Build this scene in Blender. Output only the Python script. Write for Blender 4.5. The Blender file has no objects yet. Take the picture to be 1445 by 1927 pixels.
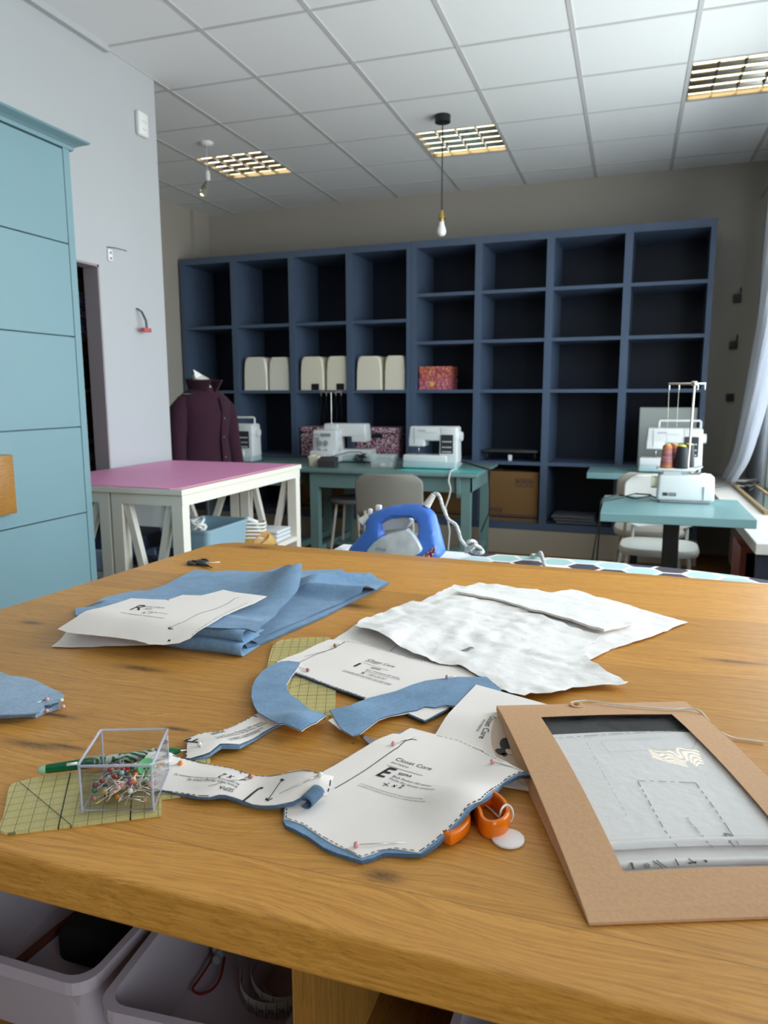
import bpy, bmesh, math, random
from mathutils import Vector, Matrix, noise
from mathutils.geometry import delaunay_2d_cdt

random.seed(7)
SC = bpy.context.scene
COL = SC.collection
PI = math.pi

# ------------------------------------------------------------------ camera
FPX, YAW, PITCH, ROLL = 1385.33, 0.318653, -0.159711, -0.002156
CAM = Vector((0, 0, 1.40))
def _axes():
    cy, sy, cp, sp = math.cos(YAW), math.sin(YAW), math.cos(PITCH), math.sin(PITCH)
    fwd = Vector((-sy*cp, cy*cp, sp)); right = Vector((cy, sy, 0)); up = right.cross(fwd)
    c, s = math.cos(ROLL), math.sin(ROLL)
    return c*right + s*up, -s*right + c*up, fwd
CR, CU, CF = _axes()
def ray(px, py): return CF + CR*((px-722.5)/FPX) - CU*((py-963.5)/FPX)
def PZ(px, py, z):
    d = ray(px, py); return CAM + d*((z-CAM.z)/d.z)
def PY(px, py, y):
    d = ray(px, py); return CAM + d*(y/d.y)
def PX(px, py, x):
    d = ray(px, py); return CAM + d*(x/d.x)
def crop(ox, oy, s):
    return lambda pts: [(ox+x/s, oy+y/s) for x, y in pts]
cam_d = bpy.data.cameras.new('camera'); cam = bpy.data.objects.new('camera', cam_d); COL.objects.link(cam)
cam_d.sensor_fit = 'HORIZONTAL'; cam_d.sensor_width = 36; cam_d.lens = FPX/1445*36
cam_d.clip_start = 0.02; cam_d.clip_end = 100
cam.matrix_world = Matrix(((CR.x, CU.x, -CF.x, CAM.x), (CR.y, CU.y, -CF.y, CAM.y), (CR.z, CU.z, -CF.z, CAM.z), (0, 0, 0, 1)))
cam_d.dof.use_dof = True; cam_d.dof.focus_distance = 0.95; cam_d.dof.aperture_fstop = 12.5
SC.camera = cam

# ------------------------------------------------------------------ materials
def srgb(r, g, b):
    f = lambda c: (c/255/12.92) if c/255 <= .04045 else ((c/255+.055)/1.055)**2.4
    return (f(r), f(g), f(b))
MATS = {}
def mat(name, col, rough=.5, metal=0., var=0., vscale=20., bump=0., bscale=200., emit=0., ecol=None, spec=.5, trans=0., alpha=1., stretch=None, sheen=0., coat=0., ior=1.45):
    if name in MATS: return MATS[name]
    m = bpy.data.materials.new(name); m.use_nodes = True; MATS[name] = m
    nt = m.node_tree; N = nt.nodes; L = nt.links
    b = N['Principled BSDF']
    b.inputs['Base Color'].default_value = (*col, 1); b.inputs['Roughness'].default_value = rough
    b.inputs['Metallic'].default_value = metal; b.inputs['Specular IOR Level'].default_value = spec
    b.inputs['Transmission Weight'].default_value = trans; b.inputs['Alpha'].default_value = alpha
    b.inputs['Sheen Weight'].default_value = sheen; b.inputs['Coat Weight'].default_value = coat
    b.inputs['IOR'].default_value = ior
    if emit:
        b.inputs['Emission Color'].default_value = (*(ecol or col), 1); b.inputs['Emission Strength'].default_value = emit
    tc = N.new('ShaderNodeTexCoord'); vec = tc.outputs['Object']
    if stretch:
        mp = N.new('ShaderNodeMapping'); mp.inputs['Scale'].default_value = stretch; L.new(vec, mp.inputs['Vector']); vec = mp.outputs['Vector']
    if var:
        n = N.new('ShaderNodeTexNoise'); n.inputs['Scale'].default_value = vscale; n.inputs['Detail'].default_value = 5
        L.new(vec, n.inputs['Vector'])
        r = N.new('ShaderNodeMapRange'); r.inputs['From Min'].default_value = .3; r.inputs['From Max'].default_value = .7
        r.inputs['To Min'].default_value = 1-var; r.inputs['To Max'].default_value = 1+var
        L.new(n.outputs['Fac'], r.inputs['Value'])
        mx = N.new('ShaderNodeMix'); mx.data_type = 'RGBA'; mx.blend_type = 'MULTIPLY'; mx.inputs['Factor'].default_value = 1
        mx.inputs['A'].default_value = (*col, 1)
        cb = N.new('ShaderNodeCombineColor')
        for k in range(3): L.new(r.outputs['Result'], cb.inputs[k])
        L.new(cb.outputs['Color'], mx.inputs['B']); L.new(mx.outputs['Result'], b.inputs['Base Color'])
    if bump:
        n2 = N.new('ShaderNodeTexNoise'); n2.inputs['Scale'].default_value = bscale; n2.inputs['Detail'].default_value = 3
        L.new(vec, n2.inputs['Vector'])
        bp = N.new('ShaderNodeBump'); bp.inputs['Strength'].default_value = bump; bp.inputs['Distance'].default_value = .002
        L.new(n2.outputs['Fac'], bp.inputs['Height']); L.new(bp.outputs['Normal'], b.inputs['Normal'])
    return m

class G:
    """tiny node-graph helper"""
    def __init__(s, name):
        s.m = bpy.data.materials.new(name); s.m.use_nodes = True; s.N = s.m.node_tree.nodes; s.L = s.m.node_tree.links
        s.b = s.N['Principled BSDF']; MATS[name] = s.m
        s.co = s.N.new('ShaderNodeTexCoord').outputs['Object']
    def n(s, t, **kw):
        x = s.N.new(t)
        for k, v in kw.items(): setattr(x, k, v)
        return x
    def lk(s, a, b): s.L.new(a, b)
    def math(s, op, a, b=None, c=None):
        x = s.N.new('ShaderNodeMath'); x.operation = op
        for i, q in enumerate((a, b, c)):
            if q is None: continue
            if isinstance(q, (int, float)): x.inputs[i].default_value = q
            else: s.L.new(q, x.inputs[i])
        return x.outputs[0]
    def mapping(s, v, rot=(0, 0, 0), sc=(1, 1, 1), loc=(0, 0, 0)):
        x = s.N.new('ShaderNodeMapping'); x.inputs['Rotation'].default_value = rot; x.inputs['Scale'].default_value = sc; x.inputs['Location'].default_value = loc
        s.L.new(v, x.inputs['Vector']); return x.outputs['Vector']
    def noise(s, v, sc, det=4, dist=0., rough=.5):
        x = s.N.new('ShaderNodeTexNoise'); x.inputs['Scale'].default_value = sc; x.inputs['Detail'].default_value = det
        x.inputs['Distortion'].default_value = dist; x.inputs['Roughness'].default_value = rough; s.L.new(v, x.inputs['Vector']); return x.outputs['Fac']
    def ramp(s, f, stops):
        x = s.N.new('ShaderNodeValToRGB'); e = x.color_ramp.elements
        while len(e) < len(stops): e.new(.5)
        for q, (p, c) in zip(e, stops): q.position = p; q.color = (*c, 1)
        s.L.new(f, x.inputs['Fac']); return x.outputs['Color']
    def mix(s, f, a, b, bt='MIX'):
        x = s.N.new('ShaderNodeMix'); x.data_type = 'RGBA'; x.blend_type = bt
        if isinstance(f, (int, float)): x.inputs['Factor'].default_value = f
        else: s.L.new(f, x.inputs['Factor'])
        for k, q in (('A', a), ('B', b)):
            if isinstance(q, tuple): x.inputs[k].default_value = (*q, 1)
            else: s.L.new(q, x.inputs[k])
        return x.outputs['Result']
    def sep(s, v):
        x = s.N.new('ShaderNodeSeparateXYZ'); s.L.new(v, x.inputs[0]); return x.outputs
    def comb(s, a, b, c):
        x = s.N.new('ShaderNodeCombineXYZ')
        for i, q in enumerate((a, b, c)):
            if isinstance(q, (int, float)): x.inputs[i].default_value = q
            else: s.L.new(q, x.inputs[i])
        return x.outputs[0]
    def bump(s, h, st=.3, d=.001):
        x = s.N.new('ShaderNodeBump'); x.inputs['Strength'].default_value = st; x.inputs['Distance'].default_value = d
        s.L.new(h, x.inputs['Height']); s.L.new(x.outputs['Normal'], s.b.inputs['Normal'])
    def schlick(s, nrm=None, f0=.04):
        lw = s.N.new('ShaderNodeLayerWeight'); lw.inputs['Blend'].default_value = .5
        if nrm is not None: s.L.new(nrm, lw.inputs['Normal'])
        return s.math('MINIMUM', s.math('ADD', s.math('MULTIPLY', s.math('POWER', lw.outputs['Facing'], 5.0), 1-f0), f0), 1.0)
    def col(s, c): s.L.new(c, s.b.inputs['Base Color'])

def oak(name, tint=1.0, plank=.145, rough=.38, axis=0, knots=()):
    g = G(name); x, y, z = g.sep(g.co)
    if axis == 1: x, y = y, x
    if axis == 2: x, z = z, x
    y0 = y; kdark = 0.0
    for (kx, ky, rx, ry) in knots:
        dx = g.math('DIVIDE', g.math('SUBTRACT', x, kx), rx); dy = g.math('DIVIDE', g.math('SUBTRACT', y0, ky), ry)
        d2 = g.math('ADD', g.math('MULTIPLY', dx, dx), g.math('MULTIPLY', dy, dy))
        e = g.math('POWER', 2.718, g.math('MULTIPLY', d2, -.28)); y = g.math('ADD', y, g.math('MULTIPLY', g.math('MULTIPLY', e, dy), ry*.9))
        kdark = g.math('ADD', kdark, g.math('POWER', 2.718, g.math('MULTIPLY', d2, -1.6)))
    pid = g.math('FLOOR', g.math('DIVIDE', y0, plank)) if plank else 0.0
    off = g.math('MULTIPLY', pid, 3.71) if plank else 0.0
    wob = g.noise(g.comb(g.math('ADD', x, off), g.math('MULTIPLY', y, 3.0), z), 2.0, 3)
    v = g.comb(g.math('ADD', x, off), g.math('ADD', y, g.math('MULTIPLY', wob, .10)), z)
    grain = g.noise(g.mapping(v, sc=(9, 300, 300)), 1.0, 6, .4, .6)
    broad = g.noise(g.mapping(v, sc=(2.2, 26, 26)), 1.0, 4, .6, .5)
    fine = g.noise(g.mapping(v, sc=(38, 900, 900)), 1.0, 3, 0, .6)
    t = tint
    a = g.ramp(grain, [(.30, (.31*t, .131*t, .020*t)), (.52, (.45*t, .206*t, .038*t)), (.74, (.54*t, .264*t, .060*t))])
    a = g.mix(g.math('MULTIPLY', g.math('SUBTRACT', 1.0, broad), .40), a, (.27*t, .112*t, .018*t))
    a = g.mix(g.math('MULTIPLY', g.math('GREATER_THAN', fine, .59), .46), a, (.20*t, .080*t, .012*t))
    if plank:
        tone = g.n('ShaderNodeTexWhiteNoise', noise_dimensions='1D'); g.lk(pid, tone.inputs['W'])
        r = g.math('ADD', g.math('MULTIPLY', tone.outputs['Value'], .26), .86)
        cb = g.n('ShaderNodeCombineColor'); [g.lk(r, cb.inputs[k]) for k in range(3)]
        a = g.mix(1.0, a, cb.outputs['Color'], 'MULTIPLY')
        sm = g.math('LESS_THAN', g.math('ABSOLUTE', g.math('SUBTRACT', g.math('FRACT', g.math('DIVIDE', y0, plank)), .5)), .4978)
        a = g.mix(sm, (.20, .09, .018), a)
    if knots:
        kn = g.noise(g.mapping(v, sc=(60, 160, 1)), 1.0, 5, 1.0)
        a = g.mix(g.math('MINIMUM', g.math('MULTIPLY', kdark, g.math('MULTIPLY', kn, 1.5)), .9), a, (.07, .028, .007))
        cr = g.noise(g.mapping(v, sc=(30, 240, 1)), 1.0, 3, 2.5)
        a = g.mix(g.math('MULTIPLY', g.math('LESS_THAN', g.math('ABSOLUTE', g.math('SUBTRACT', cr, .5)), .018), g.math('MINIMUM', kdark, 1.0)), a, (.015, .008, .004))
    g.col(a)
    g.lk(g.math('ADD', g.math('MULTIPLY', fine, .2), rough-.08), g.b.inputs['Roughness'])
    g.bump(g.math('ADD', grain, g.math('MULTIPLY', fine, .5)), .10, .0005)
    return g.m
_kn = [(720, 1648, .020, .010), (265, 1258, .05, .012), (60, 1402, .045, .008), (125, 1405, .03, .006), (335, 1372, .025, .006), (660, 1140, .055, .022), (480, 1030, .05, .02), (60, 1172, .03, .010), (300, 1690, .004, .003), (80, 1555, .004, .003), (1380, 1245, .05, .008), (1030, 1512, .004, .003), (665, 1398, .003, .003), (100, 1345, .05, .007)]
def _k(px, py, a, b): p = PZ(px, py, 1.0); return (p.x+.25, p.y-1.1, a, b)
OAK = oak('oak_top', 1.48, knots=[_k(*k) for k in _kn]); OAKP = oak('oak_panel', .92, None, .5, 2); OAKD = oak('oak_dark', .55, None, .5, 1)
def denim(name, c, k=.22):
    g = G(name)
    f = g.noise(g.mapping(g.co, rot=(0, 0, .5), sc=(900, 160, 160)), 1., 3); f2 = g.noise(g.mapping(g.co, rot=(0, 0, .5), sc=(160, 900, 160)), 1., 3); f3 = g.noise(g.co, 35, 4)
    s = g.math('ADD', g.math('ADD', g.math('MULTIPLY', f, .5), g.math('MULTIPLY', f2, .5)), g.math('MULTIPLY', f3, .45))
    lo = tuple(q*(1-k) for q in c); hi = tuple(min(1, q*(1+k)+.015) for q in c)
    g.col(g.ramp(s, [(.50, lo), (.95, hi)])); g.b.inputs['Roughness'].default_value = .85; g.b.inputs['Specular IOR Level'].default_value = .2
    g.b.inputs['Sheen Weight'].default_value = .15
    g.bump(s, .4, .0006); return g.m
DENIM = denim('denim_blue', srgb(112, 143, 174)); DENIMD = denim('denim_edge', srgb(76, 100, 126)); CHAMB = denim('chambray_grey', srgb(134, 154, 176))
PAPER = mat('pattern_paper', srgb(243, 232, 226), .75, var=.02, vscale=9, bump=.15, bscale=60)
TISSUE = mat('pattern_tissue', srgb(244, 238, 235), .6, var=.02, vscale=6, bump=.42, bscale=95)
INK = mat('print_ink', (.018, .018, .02), .7); INKG = mat('print_grey', (.22, .22, .24), .7)
WHITEP = mat('white_plastic', srgb(232, 232, 230), .35); WHITEM = mat('machine_white', srgb(225, 226, 226), .32)
CREAM = mat('cream_plastic', srgb(232, 222, 198), .35)
BLACKP = mat('black_plastic', (.012, .012, .014), .4); DGREY = mat('dark_grey', (.05, .05, .055), .45); GREYP = mat('grey_plastic', srgb(150, 152, 155), .4)
CHROME = mat('chrome', (.75, .75, .76), .18, 1); STEEL = mat('steel_pin', (.72, .70, .66), .25, 1); BRASS = mat('brass', (.55, .40, .14), .3, 1)
TEAL = mat('teal_paint', srgb(112, 142, 140), .42, var=.04, vscale=3, bump=.05, bscale=40)
CABT = mat('cabinet_blue', srgb(114, 145, 153), .42, var=.02, vscale=2)
SHELF = mat('shelf_navy', srgb(78, 94, 118), .45, var=.05, vscale=3); SHELFSHADE = mat('shelf_navy_shaded', srgb(12, 24, 42), .5, var=.05, vscale=3)  # second, darker navy puts the cubbies' shade into the back panels
WALLM = mat('wall_paint', srgb(176, 169, 158), .85, var=.015, vscale=2, bump=.05, bscale=120)
WALLW = mat('wall_paint_white', srgb(182, 184, 186), .85, var=.012, vscale=2, bump=.05, bscale=120)
CARD = mat('cardboard', srgb(128, 94, 54), .8, var=.05, vscale=4); KRAFT = mat('kraft_card', srgb(206, 160, 120), .7, var=.05, vscale=300, bump=.12, bscale=300)
WPAINT = mat('white_wood_paint', srgb(228, 222, 210), .4)
PINK = mat('pink_mat', srgb(222, 144, 188), .5, var=.03, vscale=4)
ORANGE = mat('orange_plastic', srgb(226, 112, 14), .22)
CORD = mat('white_cord', srgb(225, 222, 215), .7); BCORD = mat('black_cord', (.012, .012, .012), .5)
CHAIRF = mat('chair_grey_fabric', srgb(132, 128, 120), .9, var=.1, vscale=300, bump=.3, bscale=500); CHAIRL = mat('chair_light_fabric', srgb(200, 200, 194), .85, var=.04, vscale=200, bump=.2, bscale=400)

# ------------------------------------------------------------------ mesh builder
def frame_to(d):
    d = d.normalized(); a = Vector((0, 0, 1)) if abs(d.z) < .95 else Vector((1, 0, 0))
    x = a.cross(d).normalized(); return x, d.cross(x)
class MB:
    def __init__(s): s.v = []; s.f = []; s.m = []; s.sm = []
    def add(s, vs, fs, m=0, smooth=False, M=None):
        o = len(s.v)
        for q in vs:
            q = Vector(q); s.v.append(M @ q if M else q)
        for q in fs: s.f.append([o+i for i in q]); s.m.append(m); s.sm.append(smooth)
        return s
    def box(s, x0, x1, y0, y1, z0, z1, m=0, M=None):
        v = [(x0, y0, z0), (x1, y0, z0), (x1, y1, z0), (x0, y1, z0), (x0, y0, z1), (x1, y0, z1), (x1, y1, z1), (x0, y1, z1)]
        return s.add(v, [(3, 2, 1, 0), (4, 5, 6, 7), (0, 1, 5, 4), (1, 2, 6, 5), (2, 3, 7, 6), (3, 0, 4, 7)], m, False, M)
    def bm(s, b, m=0, smooth=True, M=None):
        b.verts.index_update(); s.add([v.co.copy() for v in b.verts], [[v.index for v in f.verts] for f in b.faces], m, smooth, M); b.free(); return s
    def rbox(s, x0, x1, y0, y1, z0, z1, r=.01, seg=3, m=0, M=None, taper=None, smooth=True):
        b = bmesh.new(); bmesh.ops.create_cube(b, size=1)
        for v in b.verts:
            t = 1.
            if taper and v.co.z > 0: t = taper
            tx, ty = (t if isinstance(t, tuple) else (t, t))
            v.co = Vector(((x0+x1)/2+v.co.x*tx*(x1-x0), (y0+y1)/2+v.co.y*ty*(y1-y0), (z0+z1)/2+v.co.z*(z1-z0)))
        bmesh.ops.bevel(b, geom=b.edges[:], offset=r, segments=seg, profile=.5, affect='EDGES', clamp_overlap=True)
        return s.bm(b, m, smooth, M)
    def cyl(s, p0, p1, r0, r1=None, n=20, m=0, M=None, cap=True):
        p0, p1 = Vector(p0), Vector(p1); r1 = r0 if r1 is None else r1; x, y = frame_to(p1-p0); vs = []
        for p, r in ((p0, r0), (p1, r1)):
            for k in range(n): vs.append(p+x*(r*math.cos(2*PI*k/n))+y*(r*math.sin(2*PI*k/n)))
        s.add(vs, [(k, (k+1) % n, n+(k+1) % n, n+k) for k in range(n)], m, True, M)
        if cap: s.add(vs[:n], [list(range(n))[::-1]], m, False, M); s.add(vs[n:], [list(range(n))], m, False, M)
        return s
    def tube(s, pts, r, n=8, m=0, M=None, closed=False):
        pts = [Vector(p) for p in pts]; N = len(pts); rs = r if isinstance(r, list) else [r]*N; vs = []; X = None
        for i, p in enumerate(pts):
            d = (pts[(i+1) % N]-pts[i-1]) if closed else (pts[min(i+1, N-1)]-pts[max(i-1, 0)])
            d.normalize()
            if X is None: X, Y = frame_to(d)
            else:
                X = (X-d*X.dot(d)); X = X.normalized() if X.length > 1e-6 else frame_to(d)[0]; Y = d.cross(X)
            for k in range(n): vs.append(p+X*(rs[i]*math.cos(2*PI*k/n))+Y*(rs[i]*math.sin(2*PI*k/n)))
        fs = []
        for i in range(N if closed else N-1):
            j = (i+1) % N
            for k in range(n): fs.append((i*n+k, i*n+(k+1) % n, j*n+(k+1) % n, j*n+k))
        if not closed: fs += [list(range(n))[::-1], [(N-1)*n+k for k in range(n)]]
        return s.add(vs, fs, m, True, M)
    def lathe(s, prof, c=(0, 0, 0), n=28, m=0, M=None, sx=1., sy=1., smooth=True):
        c = Vector(c); vs = []
        for r, z in prof:
            for k in range(n): vs.append(c+Vector((sx*r*math.cos(2*PI*k/n), sy*r*math.sin(2*PI*k/n), z)))
        fs = []
        for i in range(len(prof)-1):
            for k in range(n): fs.append((i*n+k, i*n+(k+1) % n, (i+1)*n+(k+1) % n, (i+1)*n+k))
        if prof[0][0] > 1e-5: fs.append(list(range(n))[::-1])
        if prof[-1][0] > 1e-5: fs.append([(len(prof)-1)*n+k for k in range(n)])
        return s.add(vs, fs, m, smooth, M)
    def prism(s, poly, z0, z1, m=0, M=None, smooth=False):
        n = len(poly); vs = [(x, y, z0) for x, y in poly]+[(x, y, z1) for x, y in poly]
        return s.add(vs, [list(range(n))[::-1], list(range(n, 2*n))]+[(k, (k+1) % n, n+(k+1) % n, n+k) for k in range(n)], m, smooth, M)
    def rings(s, rings, m=0, M=None, cap=True, smooth=True):
        n = len(rings[0]); vs = [p for r in rings for p in r]; fs = []
        for i in range(len(rings)-1):
            for k in range(n): fs.append((i*n+k, i*n+(k+1) % n, (i+1)*n+(k+1) % n, (i+1)*n+k))
        if cap: fs += [list(range(n))[::-1], [(len(rings)-1)*n+k for k in range(n)]]
        return s.add(vs, fs, m, smooth, M)
    def ball(s, c, r, m=0, n=12, M=None, sz=1.):
        prof = [(max(1e-6, r*math.sin(PI*i/n)), -r*sz*math.cos(PI*i/n)) for i in range(n+1)]
        return s.lathe(prof, c, 2*n, m, M)
    def grid(s, P, nu, nv, m=0, M=None, smooth=True, closed=False):
        vs = [P(i/(nu-1), j/(nv-1)) for j in range(nv) for i in range(nu)]
        fs = [(j*nu+i, j*nu+i+1, (j+1)*nu+i+1, (j+1)*nu+i) for j in range(nv-1) for i in range(nu-1)]
        return s.add(vs, fs, m, smooth, M)
    def build(s, name, mats, parent=None, auto=None):
        me = bpy.data.meshes.new(name); org = ORG.get(parent.name, Vector()) if parent else Vector()
        me.from_pydata([tuple(v-org) for v in s.v], [], s.f)
        mats = mats if isinstance(mats, (list, tuple)) else [mats]
        for q in mats: me.materials.append(q)
        me.polygons.foreach_set('material_index', s.m); me.polygons.foreach_set('use_smooth', s.sm); me.update()
        if any(s.sm):
            b = bmesh.new(); b.from_mesh(me); bmesh.ops.remove_doubles(b, verts=b.verts, dist=1e-6); bmesh.ops.recalc_face_normals(b, faces=b.faces)
            for e in b.edges:
                if len(e.link_faces) == 2 and e.calc_face_angle(0) > .75: e.smooth = False
            b.to_mesh(me); b.free()
        o = bpy.data.objects.new(name, me); COL.objects.link(o)
        if parent: o.parent = parent
        ORG[o.name] = org
        return o
ORG = {}
def thing(name, label, cat, loc=(0, 0, 0), group=None, local=False):
    o = bpy.data.objects.new(name, None); COL.objects.link(o); o.location = loc; o.empty_display_size = .05
    o['label'] = label; o['category'] = cat
    if group: o['group'] = group
    ORG[o.name] = Vector() if local else Vector(loc)
    return o
def tag(o, label, cat, group=None):
    o['label'] = label; o['category'] = cat
    if group: o['group'] = group
    return o
def struct(o): o['kind'] = 'structure'; return o
def recenter(o):
    """move a single-mesh thing's origin to its base"""
    me = o.data; xs = [v.co for v in me.vertices]
    c = Vector(((min(v.x for v in xs)+max(v.x for v in xs))/2, (min(v.y for v in xs)+max(v.y for v in xs))/2, min(v.z for v in xs)))
    me.transform(Matrix.Translation(-c)); o.location = o.location+c; ORG[o.name] = c
    return o
def dup(root, loc=None, rotz=None, label=None, group=None):
    r = root.copy(); COL.objects.link(r)
    if loc is not None: r.location = loc
    if rotz is not None: r.rotation_euler = (0, 0, rotz)
    if label: r['label'] = label
    if group: r['group'] = group
    for ch in list(root.children):
        c = ch.copy(); COL.objects.link(c); c.parent = r
        for gch in list(ch.children):
            d = gch.copy(); COL.objects.link(d); d.parent = c
    return r
_GL = {}
def glyphs(s, extrude=0.):
    if (s, extrude) in _GL: return _GL[s, extrude]
    cu = bpy.data.curves.new('t', 'FONT'); cu.body = s; cu.size = 1; cu.extrude = extrude; cu.resolution_u = 3
    o = bpy.data.objects.new('t', cu); COL.objects.link(o)
    dg = bpy.context.evaluated_depsgraph_get(); ev = o.evaluated_get(dg); me = ev.to_mesh()
    r = ([v.co.copy() for v in me.vertices], [list(p.vertices) for p in me.polygons]); ev.to_mesh_clear()
    bpy.data.objects.remove(o); bpy.data.curves.remove(cu); _GL[s, extrude] = r; return r
def text3(mb, s, O, U, V, width=None, size=None, m=0, shear=0.):
    """flat lettering from O along U (unit) with up V (unit)"""
    vs, fs = glyphs(s); O, U, V = Vector(O), Vector(U), Vector(V); w = max(v.x for v in vs)-min(v.x for v in vs); x0 = min(v.x for v in vs)
    k = (width/w) if width else size; kv = size or k
    mb.add([O+U*((v.x-x0+shear*v.y)*k)+V*(v.y*kv) for v in vs], fs, m)

# ------------------------------------------------------------------ sheets on the table
T = 1.0
def smooth_poly(pts, step, closed=True):
    out = []; n = len(pts)
    for i in range(n if closed else n-1):
        a, b = Vector(pts[i]), Vector(pts[(i+1) % n]); k = max(1, int((b-a).length/step))
        for j in range(k): out.append(a+(b-a)*(j/k))
    if not closed: out.append(Vector(pts[-1]))
    return out
def inside(p, poly):
    x, y = p[0], p[1]; c = False; j = len(poly)-1
    for i in range(len(poly)):
        xi, yi = poly[i][0], poly[i][1]; xj, yj = poly[j][0], poly[j][1]
        if (yi > y) != (yj > y) and x < (xj-xi)*(y-yi)/(yj-yi)+xi: c = not c
        j = i
    return c
def onsurf(px, py, h):
    z = T
    for _ in range(28):
        p = PZ(px, py, z); z += .3*(T+h(p.x, p.y)-z)
    return PZ(px, py, z)
def sheet(name, outline, h, th, mats, parent=None, step=.008, jag=0., world=False, rnd=0):
    """closed thin solid over the region; h = underside height above the table top, th = thickness (number or function)"""
    thf = th if callable(th) else (lambda x, y: th)
    top = lambda x, y: h(x, y)+thf(x, y)
    P = [Vector((p[0], p[1])) for p in outline] if world else [onsurf(a, b, top).xy for a, b in outline]
    P = [Vector(p) for p in P]
    for _ in range(rnd):
        Q = []
        for i in range(len(P)):
            a, b = P[i], P[(i+1) % len(P)]; Q += [a*.75+b*.25, a*.25+b*.75]
        P = Q
    B = smooth_poly(P, step)
    if jag: B = [b+Vector((random.uniform(-jag, jag), random.uniform(-jag, jag))) for b in B]
    nb = len(B); xs = [b.x for b in B]; ys = [b.y for b in B]; pts = list(B)
    x = min(xs)+step/2
    while x < max(xs):
        y = min(ys)+step/2
        while y < max(ys):
            q = Vector((x+random.uniform(-.15, .15)*step, y+random.uniform(-.15, .15)*step))
            if inside(q, B) and min((q-b).length_squared for b in B) > (step*.45)**2: pts.append(q)
            y += step
        x += step
    V, E_, F_, ov, oe, of = delaunay_2d_cdt(pts, [(i, (i+1) % nb) for i in range(nb)], [], 1, 1e-7)
    n = len(V); vs = []
    for v in V: vs.append(Vector((v.x, v.y, T+top(v.x, v.y))))
    for v in V: vs.append(Vector((v.x, v.y, T+h(v.x, v.y))))
    fs = [list(f) for f in F_]; 
    for i, f in enumerate(fs):
        a, b, c = (V[k] for k in f[:3])
        if (b-a).cross(c-a) < 0: fs[i] = f[::-1]
    cnt = {}
    for f in fs:
        for i in range(len(f)): cnt[(f[i], f[(i+1) % len(f)])] = 1
    mb = MB(); allf = fs+[[n+k for k in f[::-1]] for f in fs]; mi = [0]*(2*len(fs))
    for (a, b) in cnt:
        if (b, a) not in cnt: allf.append([b, a, n+a, n+b]); mi.append(1)
    mb.v = vs; mb.f = allf; mb.m = mi if len(mats) > 1 else [0]*len(mi); mb.sm = [True]*len(allf)
    return mb.build(name, mats, parent)
class Print:
    """ink laid on a sheet whose top is at height top(x,y)"""
    def __init__(s, top): s.mb = MB(); s.top = lambda x, y: top(x, y)+.0005
    def P(s, px): return onsurf(px[0], px[1], s.top)
    def lay(s, vs, fs): s.mb.add([(v.x, v.y, T+s.top(v.x, v.y)) for v in vs], fs)
    def text(s, txt, a, b, shear=0., hk=1., fl=1):
        hk *= 1.3 if hk >= .74 else 1.95
        A, B = s.P(a).xy, s.P(b).xy; d = B-A; w = d.length; U = d/w; W = Vector((-U.y, U.x))*fl
        vs, fs = glyphs(txt); x0 = min(v.x for v in vs); k = w/(max(v.x for v in vs)-x0)
        s.lay([A+U*((v.x-x0+shear*v.y)*k)+W*(v.y*k*hk) for v in vs], fs)
    def line(s, pxs, w=.0008, dash=None):
        pts = smooth_poly([s.P(p).xy for p in pxs], .003, False)
        if dash:
            on = 0; acc = 0; seg = []
            for a, b in zip(pts, pts[1:]):
                seg.append((a, b)) if (acc % (dash*1.7)) < dash else None
                acc += (b-a).length
        else: seg = list(zip(pts, pts[1:]))
        for a, b in seg:
            d = (b-a)
            if d.length < 1e-7: continue
            d.normalize(); q = Vector((-d.y, d.x))*w/2; e = d*.0002
            s.lay([a-q-e, b-q+e, b+q+e, a+q-e], [(0, 1, 2, 3)])
    def build(s, parent, m=None, on='paper'):
        # the ink belongs to the sheet it is printed on: one mesh, second material
        o = [c for c in parent.children if c.name.split('.')[0] == on][0]; me = o.data; org = ORG[o.name]
        k = len(me.materials); me.materials.append(m or INK); b = bmesh.new(); b.from_mesh(me)
        vs = [b.verts.new(v-org) for v in s.mb.v]
        for f in s.mb.f:
            try: b.faces.new([vs[i] for i in f]).material_index = k
            except ValueError: pass
        b.to_mesh(me); b.free(); return o
def wr(x, y, a=.001, f=25., sd=0.): return a*noise.noise(Vector((x*f, y*f, sd)))
def bumpf(px, py, amp, sx, sy=None, ang=0., z=.01):
    c = PZ(px, py, T+z); sy = sy or sx; ca, sa = math.cos(ang), math.sin(ang)
    def f(x, y):
        dx, dy = x-c.x, y-c.y; u = (dx*ca+dy*sa)/sx; v = (-dx*sa+dy*ca)/sy; return amp*math.exp(-(u*u+v*v))
    return f
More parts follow.
